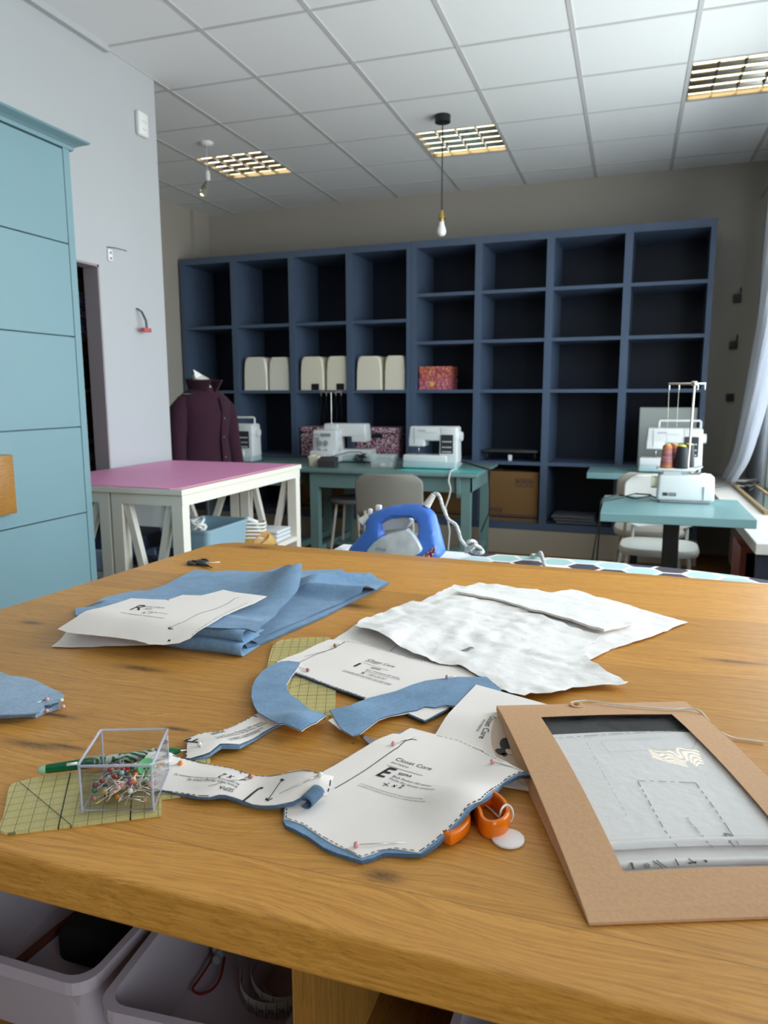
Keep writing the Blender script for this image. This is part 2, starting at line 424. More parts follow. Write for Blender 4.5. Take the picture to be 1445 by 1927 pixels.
# ================================================================== the room
ZC = 3.2337
XL, XA, XR = -2.76, -4.31, 0.97
def wall_y(x): return 6.933-.0393*x
FLOORM = oak('floor_wood', .62, .12, .45, 0)
struct(MB().box(-5.2, 1.4, -3.8, 7.6, -.06, 0).build('floor', FLOORM))
CEILM = mat('ceiling_tile', srgb(232, 234, 234), .9, var=.02, vscale=260, bump=.12, bscale=300)
GRIDM = mat('ceiling_grid_bar', srgb(196, 196, 196), .6)
LT = [(-3.36, 5.4), (-1.56, 5.4), (.24, 4.8), (-1.56, 1.8), (.24, 1.8), (-1.56, -.6)]      # corners of the louvre lights (600 mm modules); last three unseen, added for light
GX0, GY0 = -3.9635, 6.5999
cells = MB()
for i in range(-3, 10):
    for j in range(-1, 19):
        x0, y1 = GX0+.6*i, GY0-.6*(j-1); x1, y0 = x0+.6, y1-.6
        if any(abs(x0-(a+.0)) < .12 and abs(y0-b) < .12 for a, b in LT): continue
        if x0 < -4.7 or y0 < -3.9: continue
        cells.box(x0, x1, y0, y1, ZC, ZC+.02)
struct(cells.build('ceiling', CEILM))
cap = MB().box(-5.2, 1.4, -3.8, 7.6, ZC+.16, ZC+.2); struct(cap.build('ceiling_slab', WALLM))
gb = MB()
for i in range(-3, 11): gb.box(GX0+.6*i-.012, GX0+.6*i+.012, -3.7, 7.2, ZC-.004, ZC+.001)
for j in range(-1, 19): gb.box(-4.7, 1.2, GY0-.6*j-.0085, GY0-.6*j+.0085, ZC-.0035, ZC+.001)
struct(gb.build('trim_1', GRIDM))
q = MB()
q.add([(-5.0, wall_y(-5.0), 0), (1.4, wall_y(1.4), 0), (1.4, wall_y(1.4)+.15, 0), (-5.0, wall_y(-5)+.15, 0), (-5.0, wall_y(-5.0), ZC+.2), (1.4, wall_y(1.4), ZC+.2), (1.4, wall_y(1.4)+.15, ZC+.2), (-5.0, wall_y(-5)+.15, ZC+.2)],
      [(3, 2, 1, 0), (4, 5, 6, 7), (0, 1, 5, 4), (1, 2, 6, 5), (2, 3, 7, 6), (3, 0, 4, 7)])
struct(q.build('wall_back', WALLM))
DY0, DY1, DZ = 2.62, 3.45, 2.09
w = MB(); w.box(XL-.09, XL, -3.7, DY0, 0, ZC); w.box(XL-.09, XL, DY0, DY1, DZ, ZC); w.box(XL-.09, XL, DY1, 4.04, 0, ZC); w.box(XA-.1, XL-.09, 3.95, 4.04, 0, ZC)
w.box(XL, XL+.035, -3.7, 3.6, ZC-.03, ZC)
struct(w.build('wall_left', WALLW))
struct(MB().box(XA-.12, XA, 4.04, 7.2, 0, ZC+.1).box(XA, XA+.045, 6.82, 7.15, 0, ZC+.0).build('wall_left_alcove', WALLM))
struct(MB().box(-5.0, 1.4, -3.75, -3.6, 0, ZC+.1).build('wall_rear', mat('rear_wall_brown', srgb(112, 104, 96), .85)))
# closet behind the doorway
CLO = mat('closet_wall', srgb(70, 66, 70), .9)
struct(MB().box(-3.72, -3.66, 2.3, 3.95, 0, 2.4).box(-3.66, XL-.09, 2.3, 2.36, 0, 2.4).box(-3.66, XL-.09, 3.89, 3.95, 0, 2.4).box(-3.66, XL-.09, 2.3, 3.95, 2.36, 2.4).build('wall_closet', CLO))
JAMB = mat('door_jamb_paint', srgb(150, 142, 144), .7)
jb = MB(); jb.box(XL-.092, XL+.002, DY1-.012, DY1+.0, 0, DZ); jb.box(XL-.092, XL+.002, DY0, DY1, DZ-.012, DZ); jb.box(XL-.092, XL+.002, DY0, DY0+.012, 0, DZ)
struct(jb.build('door_1', JAMB))
cs = thing('closet_shelf', 'dark wooden shelving inside the doorway behind the blue cabinet', 'shelf', (-3.4, 3.5, 0))
SHW = mat('closet_shelf_wood', srgb(110, 82, 56), .6)
for z in (.25, .82, 1.12, 1.42, 1.72): MB().box(-3.64, -3.06, 2.75, 3.86, z-.012, z+.012).build('shelf_board', SHW, cs)
MB().box(-3.64, -3.06, 3.862, 3.885, 0, 2.1).build('side_panel', SHW, cs)
DKF = mat('dark_fabric', (.012, .012, .018), .9); GRF = mat('grey_fabric', (.10, .09, .10), .9)
FLORM = G('dotted_lilac_fabric'); vo = FLORM.n('ShaderNodeTexVoronoi'); vo.inputs['Scale'].default_value = 45; FLORM.lk(FLORM.co, vo.inputs['Vector'])
FLORM.col(FLORM.ramp(vo.outputs['Distance'], [(.30, srgb(40, 38, 70)), (.40, srgb(150, 145, 175))]))
for (z, y0, y1, hh, m, nm, lb, ct) in ((1.732, 3.2, 3.84, .27, FLORM.m, 'fabric_stack', 'lilac spotted fabric stack on the top shelf inside the doorway', 'fabric'), (1.432, 3.3, 3.82, .2, DKF, 'fabric_stack', 'black fabric bundle on the second shelf down inside the doorway', 'fabric'),
     (1.132, 3.25, 3.8, .24, DKF, 'fabric_stack', 'dark fabric bundle on the middle shelf inside the doorway', 'fabric'), (.832, 3.3, 3.8, .22, GRF, 'fabric_stack', 'charcoal fabric bundle on the lowest visible doorway shelf', 'fabric')):
    o = MB()
    for k in range(3): o.rbox(-3.55, -3.1+.01*k, y0+.01*k, y1-.012*k, z+k*hh/3+.001, z+(k+1)*hh/3-.002, .025, 3)
    tag(recenter(o.build(nm, m)), lb, ct)
# right wall with the shop windows; the first is unseen, added for light
wins = [(-1.3, -.2), (1.0, 3.5), (3.6, 6.08)]; WZ0, WZ1 = .66, 2.95
w = MB(); w.box(XR, XR+.14, -3.75, 7.2, 0, WZ0); w.box(XR, XR+.14, -3.75, 7.2, WZ1, ZC+.1)
pr = [(-3.75, wins[0][0])]+[(wins[k][1], wins[k+1][0]) for k in range(2)]+[(6.08, 7.2)]
for a, b in pr: w.box(XR, XR+.14, a, b, WZ0, WZ1)
struct(w.build('wall_right', WALLW))
GLASS = G('window_glass'); nt = GLASS
tr = nt.n('ShaderNodeBsdfTransparent'); gl = nt.n('ShaderNodeBsdfGlossy'); gl.inputs['Roughness'].default_value = .02; fr = nt.schlick()
ms = nt.n('ShaderNodeMixShader'); nt.lk(fr, ms.inputs[0]); nt.lk(tr.outputs[0], ms.inputs[1]); nt.lk(gl.outputs[0], ms.inputs[2]); nt.lk(ms.outputs[0], nt.N['Material Output'].inputs['Surface'])
WFR = mat('window_frame_green', srgb(86, 98, 90), .5)
for k, (a, b) in enumerate(wins):
    f = MB(); d = .05
    f.box(XR+.02, XR+.09, a, a+d, WZ0, WZ1); f.box(XR+.02, XR+.09, b-d, b, WZ0, WZ1); f.box(XR+.02, XR+.09, a+d, b-d, WZ0, WZ0+.05); f.box(XR+.02, XR+.09, a+d, b-d, WZ1-.05, WZ1)
    f.box(XR+.025, XR+.085, a+d, b-d, .98, 1.02)
    fo = struct(f.build('window_%d' % (k+1), WFR)); MB().box(XR+.05, XR+.056, a+d, b-d, WZ0+.05, WZ1-.05).build('window_pane', GLASS.m, fo)
    ld = bpy.data.lights.new('window_portal', 'AREA'); ld.shape = 'RECTANGLE'; ld.size = b-a; ld.size_y = WZ1-WZ0
    lo = bpy.data.objects.new('window_portal', ld); COL.objects.link(lo); lo.location = (XR+.2, (a+b)/2, (WZ0+WZ1)/2); lo.rotation_euler = (PI/2, 0, PI/2); ld.cycles.is_portal = True
# plinth below the shelves
PL = mat('plinth_beige', srgb(176, 164, 148), .6)
SANG = math.atan(-.0393); SOFF = .55
def S2W(u, d, z):      # shelf frame: u along the wall, d out from the wall
    return Vector((u*math.cos(SANG)+d*math.sin(SANG), 6.933+u*math.sin(SANG)-d*math.cos(SANG), z))
SM = Matrix.Translation((0, 6.933, 0)) @ Matrix.Rotation(SANG, 4, 'Z')    # local y = -d
def PS(px, py, d=SOFF):
    n = Vector((-math.sin(SANG), math.cos(SANG), 0)); p0 = Vector((0, 6.933, 0))-n*d; r = ray(px, py)
    p = CAM+r*((p0-CAM).dot(n)/r.dot(n)); return (SM.inverted() @ p).x, p.z
struct(MB().box(-4.29, .60, -SOFF+.0, -.02, 0, .215, 0, SM).build('baseboard_back', PL))

# ------------------------------------------------------------------ shelving
k98 = (6.933-SOFF)/(6.933-.42)
zz = lambda z: 1.4+(z-1.4)*k98
ztop, zA, zB, zC_, zR1, zR2, zbot = zz(2.735), zz(2.055), zz(1.418), zz(.785), zz(2.268), zz(1.850), .217
Ld = [-4.300*k98+.0, -3.735*k98, -3.097*k98, -2.499*k98, -1.918*k98]; Rd = [-1.880*k98, -1.275*k98, -.662*k98, -.04*k98, .598*k98]
ul0 = -4.354*k98
def shelf_unit(label, us, rows, u0, u1):
    t = thing('shelving_unit', label, 'shelving', S2W((u0+u1)/2, SOFF/2, zbot))
    yF, yB = -SOFF, -.02; th = .028
    def P(name, *b):
        MB().box(*b, 0, SM).build(name, SHELF, t)
    P('top_panel', u0, u1, yF, yB, ztop-.06, ztop)
    P('side_panel', u0, u0+.05, yF, yB, zbot, ztop-.06); P('side_panel', u1-.04, u1, yF, yB, zbot, ztop-.06)
    for u in us[1:-1]: P('divider', u-.03, u+.03, yF, yB, zbot+.06, ztop-.06)
    MB().box(u0+.05, u1-.04, -.03, -.021, zbot, ztop-.06, 0, SM).build('back_panel', SHELFSHADE, t)
    P('base_panel', u0+.05, u1-.04, yF, yB, zbot, zbot+.06)
    ed = [u0+.05]+list(us[1:-1])+[u1-.04]
    for k in range(4):
        a = ed[k]+(.03 if k else 0); b = ed[k+1]-(.03 if k < 3 else 0)
        for z in rows: P('shelf_board', a, b, yF+.004, yB-.012, z-th/2, z+th/2)
    return t
shelf_unit('navy cubby shelving unit left half with two tall upper rows', Ld, (zA, zB, zC_), ul0, -1.895*k98)
shelf_unit('navy cubby shelving unit right half with three short upper rows', Rd, (zR1, zR2, zB, zC_), -1.893*k98, .605*k98)
# machine covers
MARB = mat('cream_cover', srgb(236, 230, 210), .35)
PLW = mat('cream_cover_wrapped', srgb(236, 232, 218), .18, bump=1.0, bscale=30)
def cover(pxl, pxr, pxt, m, label, notch):
    (ua, z0), (ub, _), (_, z1) = PS(pxl, 733, SOFF-.03), PS(pxr, 733, SOFF-.03), PS((pxl+pxr)/2, pxt, SOFF-.03)
    zb = zB+.0145; c = S2W((ua+ub)/2, SOFF-.03, zb); t = thing('machine_cover', label, 'sewing machine cover', c, 'sewing machine covers on the navy shelves')
    uc = (ua+ub)/2; W = (ub-ua)/2; H = z1-zb; rings = []
    prof = [(-1, 0), (-.97, .55), (-.90, .86), (-.80, .96), (-.62, 1.), (.62, 1.), (.80, .96), (.90, .86), (.97, .55), (1, 0)]
    for d in (0, .012, .36, .372):
        s = .93 if d in (0, .372) else 1.
        rings.append([SM @ Vector((uc+W*a*s, -(SOFF-.03)+d, zb+H*b*(s if b > .5 else 1))) for a, b in prof])
    MB().rings(rings, smooth=False).build('shell', m, t)
    if notch: MB().box(uc-.005, uc+.075, -(SOFF-.028), -(SOFF-.04), zb+.002, zb+.06, 0, SM).build('latch_opening', BLACKP, t)
    return t
cover(459, 503, 672, PLW, 'cream machine cover in plastic wrap, left in the second cubby', 0)
cover(506, 544, 672, PLW, 'cream machine cover in plastic wrap, right in the second cubby', 0)
cover(565, 609, 671, MARB, 'cream machine cover with black notch, left in the third cubby', 1)
cover(614, 654, 670, MARB, 'cream machine cover with black notch, right in the third cubby', 1)
cover(670, 718, 670, MARB, 'plain cream machine cover, left in the fourth cubby', 0)
cover(723, 762, 669, MARB, 'plain cream machine cover, right in the fourth cubby', 0)
def floral(name, cols, sc):
    g = G(name); v = g.n('ShaderNodeTexVoronoi'); v.inputs['Scale'].default_value = sc; g.lk(g.co, v.inputs['Vector'])
    x = g.n('ShaderNodeSeparateColor'); g.lk(v.outputs['Color'], x.inputs[0]); g.col(g.ramp(x.outputs[0], [(i/len(cols), c) for i, c in enumerate(cols)])); g.b.inputs['Roughness'].default_value = .6
    for e in g.N: 
        if e.type == 'VALTORGB': e.color_ramp.interpolation = 'CONSTANT'
    return g.m
FLP = floral('pink_floral', [srgb(180, 80, 100), srgb(206, 120, 130), srgb(160, 60, 80), srgb(214, 150, 150), srgb(190, 95, 115)], 90)
FLO = floral('orange_floral', [srgb(200, 110, 80), srgb(180, 80, 95), srgb(215, 150, 110), srgb(150, 70, 90), srgb(200, 90, 70)], 70)
FLW = floral('plum_speckled', [srgb(150, 60, 90), srgb(200, 190, 195), srgb(60, 30, 50), srgb(190, 130, 150), srgb(120, 40, 70), srgb(215, 205, 210)], 95)
zb = zB+.0145
ua, ub = PS(789, 730, SOFF-.05)[0], PS(845, 730, SOFF-.05)[0]
t = thing('gift_box', 'pink floral box, lower of two stacked in the fifth cubby', 'box', S2W((ua+ub)/2, SOFF-.15, zb)); MB().box(ua, ub, -SOFF+.05, -SOFF+.33, zb, zb+.085, 0, SM).build('body', FLP, t)
MB().box(ua-.004, ub+.004, -SOFF+.046, -SOFF+.334, zb+.075, zb+.098, 0, SM).build('lid', FLP, t); MB().cyl(SM @ Vector(((ua+ub)/2-.02, -SOFF+.049, zb+.05)), SM @ Vector(((ua+ub)/2-.02, -SOFF+.044, zb+.05)), .022, n=16).build('sticker', mat('yellow_sticker', srgb(225, 190, 70), .6), t)
t = thing('gift_box', 'orange red floral box, upper of two stacked in the fifth cubby', 'box', S2W((ua+ub)/2, SOFF-.15, zb+.098)); MB().box(ua+.004, ub-.004, -SOFF+.055, -SOFF+.325, zb+.099, zb+.13, 0, SM).build('body', FLO, t)
MB().box(ua-.002, ub+.002, -SOFF+.05, -SOFF+.33, zb+.128, zb+.205, 0, SM).build('lid', FLO, t)
zc = zC_+.0145
for (ua, ub, lb) in ((Ld[2]+.05, Ld[3]-.09, 'plum speckled storage box with black grips behind the serger'), (Ld[3]+.04, Ld[4]-.11, 'plum speckled storage box with black grips behind the clear container')):
    t = thing('storage_box', lb, 'box', S2W((ua+ub)/2, SOFF-.2, zc)); MB().box(ua, ub, -SOFF+.04, -SOFF+.36, zc, zc+.235, 0, SM).build('body', FLW, t)
    MB().box(ua-.006, ub+.006, -SOFF+.034, -SOFF+.366, zc+.225, zc+.275, 0, SM).build('lid', FLW, t)
    MB().box(ua-.007, ub+.007, -SOFF+.032, -SOFF+.034, zc+.221, zc+.228, 0, SM).box((ua+ub)/2-.06, (ua+ub)/2+.06, -SOFF+.03, -SOFF+.039, zc+.18, zc+.215, 0, SM).build('grip', BLACKP, t)
zd = zbot+.061; BLUP = mat('box_print_navy', srgb(30, 34, 60), .7)
def cardbox(ua, ub, h, lb, txt, sym, d0=.05):
    t = thing('cardboard_box', lb, 'box', S2W((ua+ub)/2, SOFF-.2, zd), 'cardboard machine boxes in the bottom cubbies')
    MB().box(ua, ub, -SOFF+d0, -SOFF+.45, zd, zd+h, 0, SM).build('carton', CARD, t)
    p = MB(); y = -SOFF+d0-.001; p.add([(ua, y, zd+.03), (ub, y, zd+.03), (ub, y, zd+.045), (ua, y, zd+.045), (ua, y, zd+.055), (ub, y, zd+.055), (ub, y, zd+.06), (ua, y, zd+.06)], [(0, 1, 2, 3), (4, 5, 6, 7)], 0, False, SM)
    ax = Vector((math.cos(SANG), math.sin(SANG), 0))
    if txt: text3(p, txt, SM @ Vector((ua+.06, y, zd+.075)), ax, (0, 0, 1), size=.085)
    if sym:
        for k in range(3):
            u = ub-.20+.055*k; zq = zd+h-.13
            p.box(u, u+.045, y-.0005, y, zq, zq+.004, 0, SM); p.box(u, u+.045, y-.0005, y, zq+.066, zq+.07, 0, SM); p.box(u, u+.004, y-.0005, y, zq, zq+.07, 0, SM); p.box(u+.041, u+.045, y-.0005, y, zq, zq+.07, 0, SM)
            p.box(u+.02, u+.025, y-.0005, y, zq+.01, zq+.045, 0, SM); p.add([(u+.008, y, zq+.042), (u+.037, y, zq+.042), (u+.022, y, zq+.06)], [(0, 1, 2)], 0, False, SM)
    p.build('printing', BLUP, t)
cardbox(Rd[1]+.04, Rd[2]-.05, .44, 'cardboard box with navy stripes right of the teal table leg', 'onia', 1)
cardbox(Rd[0]+.06, Rd[1]-.04, .40, 'cardboard box with navy stripes behind the iron cord', 'Ja', 0)
cardbox(Ld[3]+.04, Ld[4]-.04, .40, 'cardboard box with navy stripes behind the grey chair', '', 0)
cardbox(Ld[2]+.04, Ld[3]-.04, .40, 'cardboard box with navy stripes above the padded stool', 'elna', 0)
# black folding tray on the sixth cubby's low shelf
t = thing('folding_tray', 'black low tray with thin legs in the cubby right of the teal table', 'tray', S2W(-.96*k98, SOFF-.2, zc)); u0, u1 = Rd[1]+.06, Rd[2]-.06
MB().rbox(u0, u1, -SOFF+.03, -SOFF+.34, zc+.075, zc+.095, .008, 2, 0, SM).build('tray_top', DGREY, t)
for a in (u0+.03, u1-.03):
    for b in (.06, .30): MB().cyl(SM @ Vector((a, -SOFF+b, zc)), SM @ Vector((a, -SOFF+b, zc+.076)), .008, n=8).build('leg', BLACKP, t)
o = MB().rbox(u0+.22, u0+.255, -SOFF+.045, -SOFF+.06, zc+.0005, zc+.055, .006, 2, 0, SM).build('thread_cone', WHITEP); tag(recenter(o), 'small white thread spool below the black tray in the cubby', 'spool')
for k in range(3):
    o = MB().rbox(-.55*k98-.02*k, -.20*k98-.01*k, -SOFF+.04, -SOFF+.36, zd+.002+.024*k, zd+.024+.024*k, .010, 3, 0, SM).build('folded_cloth', mat('grey_cloth', srgb(96, 98, 104), .9))
    tag(recenter(o), ('bottom', 'middle', 'top')[k]+' grey folded cloth of the pile in the bottom right cubby', 'cloth', 'folded cloths in the bottom cubby')
# pale board in the last cubby
a, b = PS(1204, 800, SOFF-.03)[0], PS(1310, 800, SOFF-.03)[0]; z1 = PS(1260, 768, SOFF-.03)[1]
t = thing('pale_board', 'pale grey framed board leaning in the rightmost cubby behind a sewing machine', 'board', S2W((a+b)/2, SOFF-.04, zc))
MB().box(a, b, -SOFF+.032, -SOFF+.045, zc, z1, 0, SM).build('panel', mat('pale_board', srgb(176, 182, 176), .5), t)
MB().box(a-.004, b+.004, -SOFF+.028, -SOFF+.05, z1, z1+.006, 0, SM).box(a-.006, a, -SOFF+.028, -SOFF+.05, zc, z1, 0, SM).box(b, b+.006, -SOFF+.028, -SOFF+.05, zc, z1, 0, SM).build('edge_strip', GREYP, t)
# black sockets with wire stubs on the back wall
for k, (px, py, lb) in enumerate(((1387, 562, 'topmost black wall socket with a wire stub beside the shelving'), (1380, 650, 'middle black wall socket with a wire stub beside the shelving'), (1373, 748, 'lowest black wall socket without wire stub beside the shelving'))):
    u, z = PS(px, py, .0); t = thing('wall_socket', lb, 'wall socket', S2W(u, .02, z), 'black wall sockets beside the shelving')
    MB().rbox(u-.032, u+.032, -.03, 0.004, z-.032, z+.032, .006, 2, 0, SM).build('box', DGREY, t)
    MB().cyl(SM @ Vector((u, -.03, z)), SM @ Vector((u, -.045, z)), .024, n=16).build('dial', BLACKP, t)
    if k < 2: MB().tube([SM @ Vector(p) for p in ((u+.012, -.03, z+.02), (u+.022, -.035, z+.05), (u+.022, -.03, z+.085))], .006).build('wire_stub', BLACKP, t)

# ------------------------------------------------------------------ ceiling louvre lights
REFL = mat('louvre_mirror', (.82, .80, .76), .12, 1); TUBE = mat('fluorescent_tube', (1, .85, .6), .4, emit=6.0, ecol=(1., .78, .42)); HOUS = mat('light_housing', (.22, .21, .18), .4, 1)
def louvre(x, y, label):
    t = thing('louvre_light', label, 'ceiling light', (x+.3, y+.3, ZC-.004), 'square louvre ceiling lights'); a, b = .014, .586
    MB().box(x+a, x+b, y+a, y+b, ZC+.085, ZC+.09).box(x+a, x+a+.003, y+a, y+b, ZC-.002, ZC+.085).box(x+b-.003, x+b, y+a, y+b, ZC-.002, ZC+.085).box(x+a, x+b, y+a, y+a+.003, ZC-.002, ZC+.085).box(x+a, x+b, y+b-.003, y+b, ZC-.002, ZC+.085).build('housing', HOUS, t)
    for k in range(1, 5):
        c = y+a+(b-a)*k/5
        rr = []
        for xx in (x+a+.003, x+b-.003): rr.append([Vector((xx, c-.002, ZC-.001)), Vector((xx, c-.006, ZC+.018)), Vector((xx, c-.014, ZC+.04)), Vector((xx, c+.014, ZC+.04)), Vector((xx, c+.006, ZC+.018)), Vector((xx, c+.002, ZC-.001))])
        MB().rings(rr, smooth=True).build('blade', REFL, t)
    for k in range(1, 4):
        c = x+a+(b-a)*k/4; rr = []
        for yy in (y+a+.003, y+b-.003): rr.append([Vector((c-.0015, yy, ZC-.0015)), Vector((c-.006, yy, ZC+.018)), Vector((c-.014, yy, ZC+.036)), Vector((c+.014, yy, ZC+.036)), Vector((c+.006, yy, ZC+.018)), Vector((c+.0015, yy, ZC-.0015))])
        MB().rings(rr, smooth=True).build('divider', REFL, t)
    for k in range(5):
        c = y+a+(b-a)*(k+.62)/5; MB().cyl((x+a+.01, c, ZC+.026), (x+b-.01, c, ZC+.026), .0075, n=12).build('tube', TUBE, t)
names = ['square louvre ceiling light beside the clear hanging bulb', 'square louvre ceiling light behind the black pendant cord', 'square louvre ceiling light at the upper right edge of the photo', 'unseen louvre ceiling light added above the near oak table, left', 'unseen louvre ceiling light added above the near oak table, right', 'unseen louvre ceiling light added near the rear wall']
for (x, y), lb in zip(LT, names): louvre(GX0+.6*round((x-GX0)/.6), GY0-.6*round((GY0-y)/.6), lb)
# pendants
c = PZ(833, 217, ZC); t = thing('pendant_light', 'black pendant with brass socket and white opal bulb', 'pendant light', c)
zb_ = PY(830, 445, c.y).z
MB().cyl(c+Vector((0, 0, -.045)), c+Vector((0, 0, -.001)), .052, n=32).build('canopy', BLACKP, t)
MB().cyl(Vector((c.x, c.y, zb_+.165)), c+Vector((0, 0, -.045)), .0045, n=8).build('cord', mat('textile_cord', (.03, .03, .035), .8), t)
so = MB().lathe([(.006, .17), (.012, .165), (.013, .15), (.019, .147), (.021, .125), (.025, .122), (.025, .116), (.018, .112), (.017, .095), (1e-6, .094)], (c.x, c.y, zb_)); so.box(c.x+.02, c.x+.036, c.y-.003, c.y+.003, zb_+.125, zb_+.131); so.build('socket', BRASS, t)
BULB = mat('opal_bulb', (.9, .9, .88), .25)
MB().lathe([(1e-6, 0), (.018, .004), (.028, .016), (.031, .032), (.028, .05), (.02, .07), (.0165, .085), (.0165, .096)], (c.x, c.y, zb_)).build('bulb', BULB, t)
c = PZ(388, 268, ZC); t = thing('pendant_light', 'small white pendant with a clear tilted filament bulb', 'pendant light', c)
MB().lathe([(1e-6, -.028), (.03, -.026), (.048, -.014), (.052, -.001)], c).build('canopy', WHITEP, t)
zs = PY(391, 320, c.y).z; MB().cyl((c.x, c.y, zs), c+Vector((0, 0, -.028)), .0022, n=6).build('cord', WHITEP, t)
MB().lathe([(.006, 0), (.016, -.008), (.019, -.03), (.02, -.05), (.017, -.075), (1e-6, -.076)][::-1], (c.x, c.y, zs)).build('socket', WHITEP, t)
CLRB = mat('clear_bulb_glass', (1, 1, 1), .02, trans=1., ior=1.3)
MT = Matrix.Translation((c.x, c.y, zs-.075)) @ Matrix.Rotation(.45, 4, 'Y')
bb = MB().lathe([(.013, 0), (.015, -.02), (.026, -.05), (.031, -.075), (.027, -.1), (.015, -.115), (1e-6, -.118)][::-1], (0, 0, 0), M=MT).build('bulb', CLRB, t)
MB().tube([MT @ Vector(p) for p in ((-.008, 0, -.03), (-.012, 0, -.09), (0, 0, -.045), (.012, 0, -.09), (.008, 0, -.03))], .0012, 6).build('filament', BRASS, bb)

# ------------------------------------------------------------------ tall blue cabinet
FX, CE = -2.15, 2.555; HZ = 2.352
t = thing('tall_cabinet', 'tall pale blue cabinet with horizontal panel fronts along left wall', 'cabinet', (-2.45, 1.2, 0))
MB().box(XL+.005, FX-.022, .2, CE, .02, HZ).box(FX-.022, FX, CE-.035, CE, .02, HZ).build('carcass', CABT, t)
gz = [.02, .182, .545, .908, 1.266, 1.629, 1.990, HZ-.004]
for k in range(7):
    f = MB().rbox(FX-.021, FX, .2, CE-.038, gz[k]+.002, gz[k+1]-.002, .0015, 1, smooth=False).build('drawer_front', CABT, t)
hb = PX(18, 855, FX+.02); hc = PX(20, 966, FX+.02)
MB().rbox(FX+.0, FX+.035, hb.y-.16, hb.y, hc.z, hb.z, .003, 2).build('handle', oak('oak_handle', .9, None, .4, 1), t)
cr = []
for y in (.2, CE+.02):
    e = .035 if y > 1 else 0
    cr.append([Vector((XL+.005, y, HZ)), Vector((FX+.004, y, HZ)), Vector((FX+.01, y, HZ+.012)), Vector((FX+.024, y+e*.4, HZ+.02)), Vector((FX+.055, y+e, HZ+.03)), Vector((FX+.06, y+e, HZ+.036)), Vector((XL+.005, y+e, HZ+.036))])
MB().rings(cr, smooth=False).build('crown', CABT, t)

# ------------------------------------------------------------------ things on the left wall
p = PX(263, 235, XL); t = thing('room_sensor', 'small white wall sensor high on the left wall', 'sensor', p)
MB().rbox(XL, XL+.03, p.y-.045, p.y+.045, p.z-.065, p.z+.065, .01, 3).build('case', WHITEP, t); MB().box(XL+.03, XL+.031, p.y-.03, p.y+.03, p.z+.012, p.z+.014).box(XL+.03, XL+.031, p.y-.02, p.y+.02, p.z-.03, p.z-.028).build('groove', GREYP, t)
p = PX(205, 480, XL); t = thing('wall_bracket', 'bare white wall bracket with a short wire above the doorway', 'bracket', p)
MB().rbox(XL, XL+.012, p.y-.018, p.y+.018, p.z-.032, p.z+.03, .003, 2).build('plate', WHITEP, t); MB().cyl((XL+.012, p.y, p.z+.012), (XL+.0135, p.y, p.z+.012), .006, n=10).cyl((XL+.012, p.y, p.z-.018), (XL+.0135, p.y, p.z-.018), .006, n=10).build('screw', DGREY, t)
MB().tube([(XL+.006, p.y-.02, p.z+.038), (XL+.03, p.y+.03, p.z+.04), (XL+.05, p.y+.09, p.z+.034)], .0025, 6).build('wire', DGREY, t)
p = PX(256, 580, XL); t = thing('loose_wires', 'loose wires with a red terminal block sticking out of the left wall', 'wires', p)
for d in (0, .012): MB().tube([(XL, p.y+d, p.z), (XL+.03, p.y+d+.004, p.z-.02), (XL+.045, p.y+.02+d, p.z-.07), (XL+.045, p.y+.024+d, p.z-.115)], .0032, 6).build('wire', DGREY, t)
MB().rbox(XL+.03, XL+.058, p.y-.01, p.y+.06, p.z-.135, p.z-.112, .004, 2).build('terminal_block', mat('terminal_red', srgb(190, 90, 90), .5), t)
p = PX(323, 720, XA)

# ------------------------------------------------------------------ pink-topped cutting tables
RX = -1.842; y0, y1 = 2.755, 3.99; zt = .995
def cut_table(xa, xb, label):
    t = thing('cutting_table', label, 'cutting table', ((xa+xb)/2, (y0+y1)/2, 0), 'white cutting tables pushed together')
    MB().box(xa, xb, y0, y1, zt-.038, zt-.012).build('tabletop', mat('birch_edge_top', srgb(214, 194, 160), .5), t)
    MB().box(xa, xb, y0-.006, y0, zt-.034, zt-.0105).box(xb-.0, xb+.006, y0-.006, y1+.006, zt-.034, zt-.0105).box(xa, xb, y1, y1+.006, zt-.034, zt-.0105).build('edge_band', WPAINT, t)
    MB().box(xa+.005, xb-.0, y0+.004, y0+.03, zt-.085, zt-.038).box(xb-.03, xb-.001, y0+.03, y1-.03, zt-.085, zt-.038).box(xa+.005, xb, y1-.03, y1-.004, zt-.085, zt-.038).build('apron', WPAINT, t)
    L = .055
    for ya in (y0+.004, y1-L-.004):
        for x in (xa+.006, xb-L-.002):
            MB().box(x, x+L, ya, ya+L, 0, zt-.0852).build('leg', WPAINT, t)
        xm = (xa+xb)/2
        for s in (-1, 1):
            xt = xm+s*((xb-xa)/2-L-.02)
            a = Vector((xt, ya+L/2, zt-.085)); b = Vector((xm+s*.022, ya+L/2, .5)); d = (b-a).normalized(); n = Vector((d.z, 0, -d.x))*.016
            MB().rings([[a-n+Vector((0, -.016, 0)), a+n+Vector((0, -.016, 0)), a+n+Vector((0, .016, 0)), a-n+Vector((0, .016, 0))], [b-n+Vector((0, -.016, 0)), b+n+Vector((0, -.016, 0)), b+n+Vector((0, .016, 0)), b-n+Vector((0, .016, 0))]], smooth=False).build('brace', WPAINT, t)
        MB().box(xa+.006+L, xb-L-.002, ya+.01, ya+L-.01, .465, .5).build('rail', WPAINT, t)
    MB().box(xa+.006, xb-.002, y0+.06, y1-.06, .535, .56).build('lower_shelf', WPAINT, t)
    return t
cut_table(-2.222, RX, 'white right-hand cutting table with V braces and a lower shelf')
cut_table(-2.74, -2.228, 'white left-hand cutting table squeezed between cabinet and wall')
